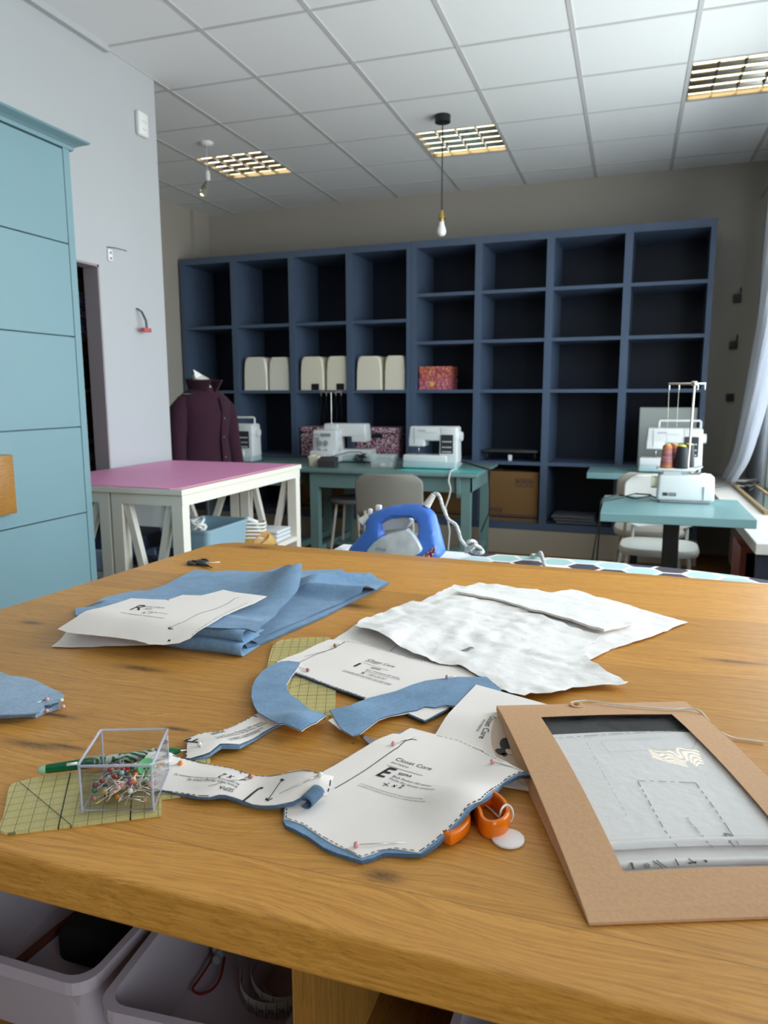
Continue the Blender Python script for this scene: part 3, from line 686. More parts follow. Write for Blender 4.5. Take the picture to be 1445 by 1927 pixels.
m_ = MB(); c0 = PZ(310, 918, zt); m_.prism([(-2.738, y0+.02), (c0.x-.0, y0+.012), (RX-.03, y0+.04), (RX-.028, y1-.02), (-2.738, y1-.02)], zt-.011, zt-.007)
tag(recenter(m_.build('cutting_mat', PINK)), 'pink cutting mat covering the white cutting tables', 'cutting mat')
# on the lower shelf
zs_ = .561
LBL = mat('pale_blue_plastic', srgb(138, 166, 180), .4); CLRP = mat('clear_plastic_bin', (.92, .96, .98), .12, trans=.6, ior=1.3)
def crate(name, label, cat, x0, x1, ya, yb, z0, h, m, th=.006, group=None, taper=.9):
    t = thing(name, label, cat, ((x0+x1)/2, (ya+yb)/2, z0), group)
    cx, cy = (x0+x1)/2, (ya+yb)/2
    def rg(s, z, off=0):
        w, d = (x1-x0)/2*s-off, (yb-ya)/2*s-off; r = min(w, d)*.22; pts = []
        for (sx, sy, a0) in ((1, 1, 0), (-1, 1, PI/2), (-1, -1, PI), (1, -1, 1.5*PI)):
            for k in range(6): a = a0+PI/2*k/5; pts.append(Vector((cx+sx*(w-r)+r*math.cos(a), cy+sy*(d-r)+r*math.sin(a), z)))
        return pts
    b = MB(); b.rings([rg(taper, z0), rg(1, z0+h), rg(1, z0+h, th), rg(taper, z0+th, th)], smooth=True); b.build('body', m, t)
    r = MB(); r.rings([rg(1, z0+h-.014, -.004), rg(1, z0+h+.001, -.004), rg(1, z0+h+.001, th+.0015), rg(1, z0+h-.014, th+.0015)], smooth=False, cap=False); n = 24
    r.add([p for p in rg(1, z0+h-.014, -.004)]+[p for p in rg(1, z0+h-.014, th+.0015)], [(k, n+k, n+(k+1) % n, (k+1) % n) for k in range(n)]); r.build('rim', m, t)
    return t
crate('plastic_bin', 'pale blue plastic bin on the shelf below the pink mat', 'bin', -2.16, -1.88, 3.02, 3.42, zs_, .19, LBL)
crate('plastic_tray', 'dark navy tray in front of the pale blue bin below pink mat', 'tray', -2.17, -1.87, 2.83, 3.0, zs_, .10, mat('navy_plastic', srgb(40, 50, 70), .4))
# coiled white cord bundle in the bin
o = MB()
for k in range(5):
    o.tube([(-2.0+.045*math.cos(a)*(1-.1*k), 3.12+.03*math.sin(a), zs_+.13+.012*k+.05*abs(math.sin(a/2+k))) for a in [2*PI*i/18 for i in range(18)]], .008, 6, closed=True)
o.rbox(-2.08, -1.94, 3.06, 3.2, zs_+.03, zs_+.15, .03, 3)
tag(recenter(o.build('cord_bundle', CORD)), 'coiled white cord bundle sticking out of the pale blue bin', 'cord')
def steam_iron(label, x, y, ang, m2):
    t = thing('steam_iron', label, 'iron', (x, y, zs_), local=True); t.location = (x, y, zs_); t.rotation_euler = (0, 0, ang)
    b = MB(); rr = []
    for z, s in ((.0, 1.), (.012, 1.), (.05, .9), (.085, .62)):
        rr.append([Vector((.13*s*(-1 if k in (0, 1) else 1)*.9, 0, z)) if 0 else Vector((.13*s*math.cos(2*PI*k/20)*(1.15 if math.cos(2*PI*k/20) > 0 else .85), .058*s*math.sin(2*PI*k/20)*(1-.35*max(0, math.cos(2*PI*k/20))), z)) for k in range(20)])
    b.rings(rr).build('body', m2, t)
    MB().tube([(.05, 0, .08), (.04, 0, .13), (0, 0, .15), (-.06, 0, .14), (-.08, 0, .08)], .014, 10).build('handle', WHITEP, t)
    c = MB()
    for k in range(5): c.tube([(-.01+.10*math.cos(a), .055*math.sin(a), .05+.02*k+.004*math.sin(3*a)) for a in [2*PI*i/28 for i in range(28)]], .0065, 6, closed=True)
    c.build('cord', CORD, t); MB().rings([[v*1.0 for v in [Vector((.135*math.cos(2*PI*k/20)*(1.15 if math.cos(2*PI*k/20) > 0 else .85), .06*math.sin(2*PI*k/20), z)) for k in range(20)]] for z in (-.0, .006)]).build('sole_plate', CHROME, t)
OCH = mat('ochre_plastic', srgb(190, 146, 60), .4)
steam_iron('ochre and white iron wrapped in its white cord below pink mat', -1.98, 3.60, .5, OCH)
o = MB()
for k in range(3): o.rbox(-2.05, -1.86, 3.70+.005*k, 3.89, zs_+.002+.022*k, zs_+.023+.022*k, .0095, 3)
tag(recenter(o.build('folded_cloth', mat('grey_white_cloth', srgb(206, 208, 212), .9))), 'pale folded cloth at the end of the shelf below pink mat', 'cloth')
o = MB().lathe([(.0, .0), (.045, 0), (.05, .02), (.05, .07), (.035, .09), (1e-6, .095)][1:], (-2.06, 3.78, zs_)); o.lathe([(.03, 0), (.03, .06), (1e-6, .062)], (-1.95, 3.47, zs_))
o = MB().lathe([(.042, 0), (.05, .02), (.05, .08), (.03, .10), (1e-6, .105)], (-2.12, 3.80, zs_)); tag(recenter(o.build('glass_jar', mat('smoky_jar', srgb(90, 110, 130), .15))), 'dark bluish jar behind the folded cloth below pink mat', 'jar')
t = thing('embroidery_hoop', 'round wooden hoop leaning between the pale blue bin and the ochre iron', 'hoop', (-1.93, 3.52, zs_)); MB().tube([(-1.875+.022*math.sin(2*PI*k/30), 3.53+.085*math.cos(2*PI*k/30), zs_+.048+.04*math.sin(2*PI*k/30)) for k in range(30)], .006, 8, closed=True).build('ring', mat('hoop_wood', srgb(196, 140, 80), .5), t)
# floor level boxes below the cutting tables
o = MB().rbox(-2.66, -2.30, 2.9, 3.5, .001, .30, .01, 2); tag(recenter(o.build('storage_crate', mat('dark_grey_crate', srgb(70, 76, 88), .6))), 'dark grey crate on the floor below the left cutting table', 'crate')
o = MB().rbox(-2.62, -2.28, 2.9, 3.3, .562, .70, .012, 2); tag(recenter(o.build('storage_crate', mat('navy_crate', srgb(52, 66, 88), .6))), 'navy crate on the lower shelf of the left cutting table', 'crate')
o = MB().rbox(-2.66, -2.34, 2.83, 2.89, .562, .66, .012, 2); tag(recenter(o.build('packet', mat('blue_white_packet', srgb(150, 164, 190), .5))), 'bluish white packet lying on the left cutting table shelf', 'packet')

# ------------------------------------------------------------------ mannequin in a plum jacket
MC = PY(383, 780, 4.6); mx, my = MC.x-.0, 4.6
PLUM = mat('plum_wool', srgb(52, 20, 38), .95, var=.18, vscale=120, bump=.25, bscale=400, sheen=.03)
t = thing('dress_form', 'white dress form on a stand wearing nothing but the plum jacket', 'mannequin', (mx, my, 0))
t['label'] = 'white dress form whose torn neck top shows above a plum jacket'
MR = Matrix.Translation((mx, my, 0)) @ Matrix.Rotation(1.2, 4, 'Z')
zn = PY(383, 705, 4.6).z
def ell(cx, cy, rx, ry, z, n=28, tilt=0.): return [MR @ Vector((cx+rx*math.cos(2*PI*k/n), cy+ry*math.sin(2*PI*k/n), z+tilt*math.sin(2*PI*k/n))) for k in range(n)]
bd = MB(); bd.rings([ell(0, 0, .10, .08, .82), ell(0, 0, .165, .115, .9), ell(0, 0, .135, .10, 1.08), ell(0, -.01, .16, .12, 1.28), ell(0, 0, .165, .10, 1.40), ell(0, .0, .09, .075, zn-.115), ell(0, .01, .060, .060, zn-.07), ell(0, .012, .056, .058, zn-.02, tilt=.02), ell(0, .012, .03, .03, zn-.012, tilt=.02)])
bd.build('body', mat('form_linen', srgb(226, 220, 210), .8, var=.06, vscale=30), t)
tp = MB(); tp.add([MR @ Vector(v) for v in ((-.055, .0, zn-.03), (-.02, -.045, zn-.035), (-.03, .03, zn-.02), (-.062, .012, zn+.035), (.01, .05, zn-.03), (.0, .0, zn))], [(0, 1, 5), (0, 5, 3), (3, 5, 4), (2, 3, 4), (1, 4, 5), (0, 3, 2), (0, 2, 4, 1)]); tp.build('neck_cap', mat('torn_white_cover', srgb(236, 232, 226), .7), t)
MB().cyl((mx, my, .02), (mx, my, .83), .016).build('pole', DGREY, t)
for k in range(3):
    a = 2*PI*k/3+.4; MB().tube([(mx, my, .12), (mx+.14*math.cos(a), my+.14*math.sin(a), .06), (mx+.26*math.cos(a), my+.26*math.sin(a), .012)], .012, 8).build('leg', DGREY, t)
# jacket: shoulders tilt a little, long sleeves
j = thing('jacket', 'plum wool jacket with stand collar and sleeves on the dress form', 'jacket', (mx, my, .80)); zs2 = zn-.13
bd = MB(); bd.rings([ell(0, -.0, .225, .155, .74), ell(0, -.0, .20, .145, .95), ell(0, -.0, .182, .135, 1.08), ell(0, -.012, .20, .155, 1.26), ell(0, -.005, .205, .135, zs2-.06), ell(0, 0, .165, .105, zs2-.005), ell(0, .0, .105, .085, zs2+.03), ell(0, .0, .085, .078, zs2+.04)])
body = bd.build('body', PLUM, j)
for s in (-1, 1):
    pts = [MR @ Vector(v) for v in ((s*.10, .005, zs2-.035), (s*.155, .0, zs2-.062), (s*.20, .0, zs2-.115), (s*.222, .0, zs2-.22), (s*.238, -.01, zs2-.34), (s*.25, -.03, zs2-.48), (s*.255, -.06, zs2-.62))]
    MB().tube(pts, [.030, .058, .070, .068, .060, .055, .053], 18).build('sleeve', PLUM, j)
cl = MB(); n = 28; A = [-.9+1.8*k/(n-1) for k in range(n)]
def colp(u, v):
    a = -PI/2+ (0.30+u*(2*PI-.60)); front = abs(u-.5)*2
    r = .088+.022*v+.03*v*front**3; return MR @ Vector((1.05*r*math.cos(a), .01*0+r*math.sin(a)-.028*v*front**4, zs2+.02+.085*v-.03*front**2+.02*v*front**6))
cl.grid(colp, 40, 7); co = cl.build('collar', PLUM, j); sm_ = co.modifiers.new('s', 'SOLIDIFY'); sm_.thickness = .008; sm_.offset = 0
pk = MB(); fr = lambda z: -(.139 if z < 1.1 else .139+.03*min(1, (z-1.08)/.18)) if z < 1.3 else -.16+(z-1.3)*.16
def plk(u, v):
    z = .78+(zs2-.03-.78)*v; x = .03+.055*u
    rx = .21; return MR @ Vector((x, -( .158 if z < .95 else .158-.012*min(1, (z-.95)/.13)+.018*max(0, min(1, (z-1.1)/.16)))*math.sqrt(max(.2, 1-(x/rx)**2))-.006+max(0, z-1.3)*.35, z))
pk.grid(plk, 6, 24); pl_ = pk.build('front_placket', PLUM, j); sm_ = pl_.modifiers.new('s', 'SOLIDIFY'); sm_.thickness = .006; sm_.offset = 0
for px_, v in ((0, .76), (0, .54), (0, .30), (0, .08)):
    p0 = plk(.45, v); nrm = (MR.to_3x3() @ Vector((.1, -1, 0))).normalized(); MB().cyl(p0, p0+nrm*.006, .006, n=14).build('snap_button', mat('snap_metal', (.25, .24, .25), .35, 1), j)

# ------------------------------------------------------------------ teal work tables
tz = .80
def teal_table(label, xa, xb, ya, yb):
    t = thing('work_table', label, 'table', ((xa+xb)/2, (ya+yb)/2, 0))
    MB().rbox(xa, xb, ya, yb, tz-.028, tz, .009, 2).build('tabletop', TEAL, t)
    i = .06; L = .07
    MB().box(xa+i, xb-i, ya+i, ya+i+.022, tz-.15, tz-.028).box(xa+i, xb-i, yb-i-.022, yb-i, tz-.15, tz-.028).box(xb-i-.022, xb-i, ya+i+.022, yb-i-.022, tz-.15, tz-.028).box(xa+i, xa+i+.022, ya+i+.022, yb-i-.022, tz-.15, tz-.028).build('apron', TEAL, t)
    for x in (xa+i+.0, xb-i-L):
        for y in (ya+i+.002, yb-i-L): MB().box(x, x+L, y, y+L, 0, tz-.0285).build('leg', TEAL, t)
        MB().box(x+.01, x+L-.01, ya+i+L+.002, yb-i-L, .10, .15).build('stretcher', TEAL, t)
    MB().box(xa+i+L, xb-i-L, (ya+yb)/2-.04, (ya+yb)/2+.04, .1, .13).build('stretcher', TEAL, t)
    MB().prism([(ya+.02, tz-.03), (ya+.058, tz-.03), (ya+.058, tz-.17), (ya+.045, tz-.19), (ya+.03, tz-.16)], xb-i-L-.03, xb-i-L-.005, 0, Matrix(((0, 0, 1, 0), (1, 0, 0, 0), (0, 1, 0, 0), (0, 0, 0, 1)))).build('corner_bracket', TEAL, t)
    return t
teal_table('teal wooden work table carrying the serger and a sewing machine', -2.50, -1.055, 5.41, 6.36)
teal_table('teal work table mostly hidden behind the plum jacket', -3.95, -2.52, 5.41, 6.36)
def pedestal(label, xa, xb, ya, yb, th=.045):
    t = thing('pedestal_table', label, 'table', ((xa+xb)/2, (ya+yb)/2, 0))
    MB().rbox(xa, xb, ya, yb, tz-th, tz, .003, 1, smooth=False).build('tabletop', mat('teal_top', srgb(120, 156, 158), .35, var=.02, vscale=3), t)
    cx, cy = (xa+xb)/2, (ya+yb)/2; MB().rbox(cx-.04, cx+.04, cy-.04, cy+.04, .012, tz-th, .004, 1).build('column', BLACKP, t)
    MB().rbox(cx-.21, cx+.21, cy-.21, cy+.21, 0, .012, .004, 1).build('base_plate', BLACKP, t); MB().box(cx-.2, cx+.2, cy-.03, cy+.03, tz-th-.006, tz-th-.0005).build('top_plate', BLACKP, t)
pedestal('teal square pedestal table with a serger, nearest on the right', -.114, .608, 3.845, 4.54)
pedestal('teal square pedestal table standing against the right end of the shelving', -.283, .44, 5.80, 6.34)
# ================================================================== machines on the teal tables
JBLUE = mat('logo_blue', srgb(40, 60, 130), .5); LCD = mat('control_panel_grey', srgb(52, 54, 58), .4); TEALREFL = mat('machine_table_reflection', srgb(176, 196, 200), .4)  # last colour paints the teal table's reflection onto the machine bases
def sewing_machine(label, loc, rz=0., handle=False, rear=False):
    t = thing('sewing_machine', label, 'sewing machine', loc, 'white sewing machines', local=True)
    MB().rbox(-.225, .215, -.095, .095, .006, .055, .012, 3).build('base', TEALREFL, t); MB().rbox(-.222, .14, -.092, .09, .052, .112, .012, 3).build('bed', WHITEM, t)
    MB().rbox(.072, .222, -.085, .085, .05, .335, .014, 3, taper=(.93, .9)).build('column', WHITEM, t)
    MB().rbox(-.178, .222, -.082, .082, .225, .338, .014, 3, taper=(.97, .85)).build('arm', WHITEM, t); MB().rbox(-.178, -.045, -.08, .078, .178, .25, .010, 3).build('head', WHITEM, t)
    MB().rbox(.09, .188, -.091, -.079, .128, .275, .003, 1).build('control_panel', LCD, t); c = t.children[-1]
    for r, z in enumerate((.215, .172, .135)):
        for k in range(5):
            MB().rbox(.102+.016*k, .111+.016*k, -.0945, -.0905, z, z+.011, .002, 1).build('button', WHITEP, c)
    MB().cyl((.215, 0, .26), (.245, 0, .26), .036, n=24).build('handwheel', WHITEM, t)
    MB().cyl((-.105, -.03, .12), (-.105, -.03, .182), .005, n=8).build('needle_bar', CHROME, t); MB().rbox(-.12, -.09, -.05, -.02, .1125, .122, .003, 1).build('presser_foot', CHROME, t)
    MB().box(-.13, -.1275, -.0835, -.081, .2, .33).box(-.05, .06, -.084, -.0815, .29, .2915).build('thread_slot', GREYP, t)
    p = MB(); text3(p, 'JANOME', (-.10, -.0830, .298), (1, 0, 0), (0, 0, 1), width=.062); p.build('logo', JBLUE, t)
    if rear: pass
    if handle: MB().tube([(-.09, 0, .33), (-.09, 0, .385), (-.083, 0, .392), (.195, 0, .392), (.202, 0, .385), (.202, 0, .33)], .009, 10).build('carry_handle', WHITEM, t)
    t.location = loc; t.rotation_euler = (0, 0, rz); return t
def at_tab(px, py): return PZ(px, py, tz+.0005)
p = at_tab(812, 884); sewing_machine('white sewing machine with grey control panel at the teal table right end', (p.x-.02, p.y+.10, tz+.003), .0)
sewing_machine('white sewing machine with a handle half hidden by the plum jacket', (PY(441, 800, 5.85).x, 5.85, tz+.001), .0, True)
p = at_tab(1253, 882); sewing_machine('white sewing machine with carry handle behind the nearest serger on right', (p.x+.01, 6.0, tz+.001), 0, True)
# a machine seen from behind, left of the teal table
pm = PY(645, 868, 5.98); sewing_machine('white sewing machine turned round behind the front serger on teal table', (pm.x, 6.15, tz+.001), PI+.02)
AQUA = mat('aqua_mat', srgb(90, 200, 196), .4)
pm = [PZ(*q, tz+.001) for q in ((752, 886), (903, 886), (925, 876), (760, 876))]
a0, a1 = pm[0].x, pm[1].x; y_ = pm[0].y
tag(recenter(MB().box(a0-.02, a1+.03, y_, y_+.20, tz+.0005, tz+.0025).build('machine_mat', AQUA)), 'aqua mat under the sewing machine at the teal table right end', 'mat')
# serger (front view)
def serger(label, loc, rz, group=None):
    t = thing('serger', label, 'serger', loc, group, local=True)
    MB().rbox(-.15, .15, -.13, .13, .008, .105, .012, 3).build('base', WHITEM, t)
    MB().rbox(-.15, .15, -.06, .12, .10, .27, .014, 3, taper=(.98, .85)).build('upper_body', WHITEM, t)
    MB().rbox(-.13, .13, -.135, .135, .0, .01, .003, 1).build('foot_plate', GREYP, t)
    MB().cyl((.148, .02, .14), (.176, .02, .14), .034, n=22).build('handwheel', WHITEM, t)
    for k in range(2):
        for q in range(2): MB().cyl((-.05+.075*k, -.062, .165-.07*q), (-.05+.075*k, -.076-.0*q, .165-.07*q), .023, n=18).build('dial', GREYP, t)
    MB().box(-.04, .08, -.0645, -.058, .22, .245).build('stitch_display', GREYP, t); p = MB(); text3(p, 'JANOME', (-.13, -.0635, .228), (1, 0, 0), (0, 0, 1), width=.06); p.build('logo', JBLUE, t)
    MB().box(-.115, -.112, -.066, -.055, .11, .215).box(-.09, -.087, -.066, -.055, .11, .215).box(-.07, -.067, -.066, -.055, .11, .215).build('thread_slot', GREYP, t)
    st = MB().rbox(-.16, .16, .10, .20, .262, .275, .006, 2).build('spool_tray', WHITEM, t)
    MB().cyl((0, .13, .27), (0, .13, .58), .006, n=10).build('stand_pole', STEEL, t)
    g = MB().rbox(-.13, .13, .124, .136, .572, .586, .004, 2)
    for x in (-.125, -.06, .06, .125): g.tube([(x, .13, .575), (x, .118, .562), (x, .125, .548), (x, .14, .553), (x, .137, .565)], .004, 6)
    g.build('thread_guide', CHROME, t)
    th = MB()
    for k, x in enumerate((-.125, -.06, .06, .125)): th.cyl((x, .13, .555), (x*.7, .0, .27), .0011, n=4); th.cyl((x, .13, .555), (x*.95, .155, .35), .0011, n=4)
    th.build('threads', mat('dark_thread', (.03, .03, .035), .7), t)
    t.location = loc; t.rotation_euler = (0, 0, rz); return t
p = at_tab(622, 874); sg = serger('white serger with dials and thread stand on the teal table', (PY(615, 860, p.y+.14).x, p.y+.14, tz), 0); sg.scale = (.76, .9, 1.06)
# black foot pedal, cable tangle, cream chip tray
p = at_tab(613, 880); t = thing('foot_pedal', 'black wedge foot pedal in front of the serger on teal table', 'pedal', (p.x, p.y, tz))
MB().rings([[Vector((p.x-.075, p.y, z0)), Vector((p.x+.075, p.y, z0)), Vector((p.x+.075, p.y+.09, z0+(.0 if z0 < tz+.01 else .03))), Vector((p.x-.075, p.y+.09, z0+(.0 if z0 < tz+.01 else .03)))] for z0 in (tz+.001, tz+.055)], smooth=False).build('body', DGREY, t)
p = at_tab(580, 878); o = crate('scrap_tray', 'cream scrap tray at the left of the front serger', 'tray', p.x-.01, p.x+.085, p.y+.02, p.y+.16, tz+.001, .085, CREAM)
pc = at_tab(672, 873); o = MB(); rnd = random.Random(3)
for k in range(5):
    pts = [(pc.x+rnd.uniform(-.055, .06), pc.y+.05+rnd.uniform(-.04, .05), tz+.008+rnd.uniform(0, .075)) for _ in range(7)]; sp = []
    for i in range(6):
        for q in range(5):
            a, b = Vector(pts[i]), Vector(pts[i+1]); sp.append(a.lerp(b, q/5)+Vector((0, 0, .006*math.sin(q))))
    o.tube(sp, .0035, 6)
o.tube([(p.x+.10, p.y+.02, tz+.06), (pc.x-.08, pc.y+.03, tz+.10), (pc.x+.02, pc.y+.05, tz+.10), (pc.x+.07, pc.y+.04, tz+.04)], .0035, 6)
tag(recenter(o.build('cable_tangle', BCORD)), 'tangled black cable between the serger and the clear container', 'cable')
CLRC = G('clear_container'); CLRC.b.inputs['Base Color'].default_value = (.80, .90, .88, 1); CLRC.b.inputs['Alpha'].default_value = .24; CLRC.b.inputs['Roughness'].default_value = .1
p = at_tab(716, 880); crate('clear_container', 'clear plastic container of scraps between serger and sewing machine', 'container', p.x-.10, p.x+.11, p.y+.0, p.y+.14, tz+.001, .10, CLRC.m, .004)
rnd = random.Random(11)
for k, (cc, lb) in enumerate((((.45, .10, .08), 'reddish scrap at the left in the clear container'), ((.75, .72, .66), 'cream scrap in the middle of the clear container'), ((.55, .38, .32), 'tan scrap at the right in the clear container'))):
    o = MB().rbox(p.x-.07+.055*k, p.x-.03+.055*k, p.y+.03, p.y+.08, tz+.006, tz+.025+.008*k, .008, 2); tag(recenter(o.build('fabric_scrap', mat('scrap_%d' % k, cc, .8))), lb, 'scrap')
p = at_tab(745, 883)
for k in range(3):
    o = MB().tube([(p.x-.03+.035*k, p.y+.02, tz+.004), (p.x-.02+.035*k, p.y+.035, tz+.005), (p.x+.0+.035*k, p.y+.025, tz+.004)], .004, 6); tag(recenter(o.build('thread_clip', mat('deep_teal', srgb(20, 80, 90), .5))), ('leftmost', 'middle', 'rightmost')[k]+' dark teal clip lying in front of the sewing machine', 'clip', 'dark teal clips on the table')
p = at_tab(836, 884); o = MB().lathe([(.03, 0), (.05, .02), (.052, .026), (.046, .026), (.03, .006), (1e-6, .005)], (p.x, p.y+.05, tz+.003), sx=1.15); tag(recenter(o.build('pin_dish', mat('dark_blue_dish', srgb(30, 60, 80), .3))), 'dark blue pin dish in front of the sewing machine column', 'dish')
# white cable hanging off the table, black cable at the right
pw = [PZ(868, 872, tz+.02), PZ(860, 882, tz+.004), PZ(848, 886, tz+.006)]+[PY(x, y, 5.38) for x, y in ((846, 893), (844, 905), (848, 920), (845, 935), (838, 955), (842, 975), (846, 1000), (843, 1035))]
tag(recenter(MB().tube(pw, .006, 8).build('power_cable', CORD)), 'white cable hanging down the front of the teal table', 'cable')
pw = [PZ(870, 868, tz+.012), PZ(895, 876, tz+.006), PZ(922, 884, tz+.006), PZ(945, 883, tz+.006)]; pw += [Vector((-1.045, pw[-1].y+.02, tz-.004)), Vector((-1.035, pw[-1].y+.05, .62)), Vector((-1.03, pw[-1].y+.02, .45)), Vector((-1.1, pw[-1].y+.05, .28))]
tag(recenter(MB().tube(pw, .005, 8).build('power_cable', BCORD)), 'black cable running over the right end of the teal table', 'cable')
o = MB().tube([(-2.35, 5.30, .012), (-2.1, 5.2, .012), (-1.9, 5.3, .012), (-1.7, 5.25, .012)], .006, 8); tag(recenter(o.build('power_cable', BCORD)), 'black cable lying on the floor beneath the teal table', 'cable')
# serger from behind on the near pedestal table
p = PZ(1288, 948, tz); bx, by = p.x, p.y
t = thing('serger', 'white serger seen from behind on the nearest right pedestal table', 'serger', (bx, by, tz), local=False)
X0, X1, Y0, Y1 = bx-.145, bx+.15, by+.005, by+.17
MB().rbox(X0, X1, Y0, Y1, tz+.012, tz+.155, .016, 3, taper=(.96, .9)).build('body', WHITEM, t)
MB().rbox(X0+.015, X1-.02, Y0+.006, Y1, tz+.001, tz+.012, .004, 1).build('foot_plate', GREYP, t)
MB().box(X1-.062, X1-.055, Y0-.0005, Y0+.02, tz+.02, tz+.095).build('latch_slot', GREYP, t); c = t.children[-1]
MB().box(X0+.03, X0+.055, Y0-.0015, Y0+.0102, tz+.04, tz+.058).box(X0+.06, X0+.10, Y0-.0015, Y0+.0102, tz+.04, tz+.043).box(X0+.06, X0+.10, Y0-.0015, Y0+.0102, tz+.047, tz+.050).box(X0+.06, X0+.10, Y0-.0015, Y0+.0102, tz+.054, tz+.057).build('rating_label', DGREY, t)
MB().cyl((X0-.03, (Y0+Y1)/2, tz+.105), (X0+.01, (Y0+Y1)/2, tz+.105), .034, n=22).build('handwheel', CREAM, t)
trz = tz+.178
MB().rbox(X0-.005, X0+.19, Y0+.0, Y0+.15, trz, trz+.012, .005, 2).box(X0+.03, X0+.12, Y0+.03, Y0+.12, tz+.15, trz).build('spool_tray', WHITEM, t)
MB().cyl((X0+.155, Y0+.075, trz+.01), (X0+.163, Y0+.075, trz+.47), .006, n=10).build('stand_pole', STEEL, t)
gz_ = trz+.465; g = MB().rbox(X0+.03, X0+.22, Y0+.069, Y0+.081, gz_, gz_+.012, .004, 2); g.rbox(X0+.145, X0+.175, Y0+.06, Y0+.09, gz_-.005, gz_+.02, .005, 2)
for x in (.035, .085, .18, .215): g.tube([(X0+x, Y0+.075, gz_), (X0+x, Y0+.062, gz_-.013), (X0+x, Y0+.07, gz_-.026), (X0+x, Y0+.085, gz_-.02)], .0032, 6)
g.build('thread_guide', CHROME, t)
MB().cyl((X0+.035, Y0+.075, gz_-.025), (X0+.04, Y0+.10, trz+.15), .0009, n=4).cyl((X0+.085, Y0+.075, gz_-.025), (X0+.085, Y0+.06, trz+.15), .0009, n=4).build('threads', CREAM, t)
MB().rbox(X0+.17, X0+.25, Y0+.04, Y0+.1, tz+.15, tz+.166, .004, 2).box(X0+.19, X0+.21, Y0+.06, Y0+.08, tz+.163, tz+.185).tube([(X0+.16, Y0+.05, tz+.165), (X0+.2, Y0+.06, tz+.19), (X0+.23, Y0+.07, tz+.2)], .006, 6).build('tension_unit', CHROME, t)
VARI = G('variegated_thread'); xs, ys, zs__ = VARI.sep(VARI.co); VARI.col(VARI.ramp(VARI.noise(VARI.mapping(VARI.co, sc=(4, 4, 60)), 1., 2), [(.32, srgb(110, 40, 60)), (.45, srgb(190, 120, 60)), (.55, srgb(120, 70, 110)), (.66, srgb(214, 160, 90))])); VARI.b.inputs['Roughness'].default_value = .7
BTH = mat('black_thread', (.01, .01, .014), .6, bump=.3, bscale=300); YEL = mat('yellow_cap', srgb(226, 220, 60), .5)
def spool(label, x, y, m, capm, h, r):
    t = thing('thread_cone', label, 'thread spool', (x, y, trz+.0125), 'thread cones on the nearest serger')
    MB().lathe([(r, 0), (r*1.0, .012), (r*.96, h*.3), (r*.72, h-.004), (r*.66, h)], (x, y, trz+.0125)).build('thread', m, t)
    MB().lathe([(r*.55, h), (r*.5, h+.006), (r*.2, h+.009), (1e-6, h+.009)], (x, y, trz+.0125)).build('cap', capm, t)
VC = mat('tan_cap', srgb(214, 160, 80), .5)
spool('plum and gold thread cone, front left on the serger tray', X0+.042, Y0+.036, VARI.m, VC, .125, .032)
spool('plum and gold thread cone, rear left on the serger tray', X0+.082, Y0+.10, VARI.m, VC, .125, .03)
spool('black thread cone with yellow cap, front right on the serger tray', X0+.118, Y0+.036, BTH, YEL, .12, .037)
spool('black thread cone with yellow cap, rear right on the serger tray', X0+.158, Y0+.112, BTH, YEL, .125, .033)
pts = [(X0+.0, Y0+.05, tz+.02)]+[PZ(x, y, tz+.006) for x, y in ((1225, 933), (1195, 938), (1165, 931), (1133, 938))]+[Vector((-.118, 4.1, tz-.05)), Vector((-.13, 4.15, .45)), Vector((-.11, 4.3, .2)), Vector((-.05, 4.45, .006)), Vector((.1, 4.5, .006))]
tag(recenter(MB().tube(pts, .0045, 8).build('power_cable', BCORD)), 'black cable running off the left of the nearest serger', 'cable')
pts = [PZ(1225, 931, tz+.006), PZ(1195, 929, tz+.006), PZ(1165, 937, tz+.006), PZ(1131, 943, tz+.006)]+[Vector((-.121, 4.02, tz-.06)), Vector((-.15, 4.0, .5)), Vector((-.17, 4.1, .25)), Vector((-.16, 4.2, .006))]
tag(recenter(MB().tube(pts, .0045, 8).build('power_cable', BCORD)), 'second black cable drooping left of the nearest pedestal table', 'cable')
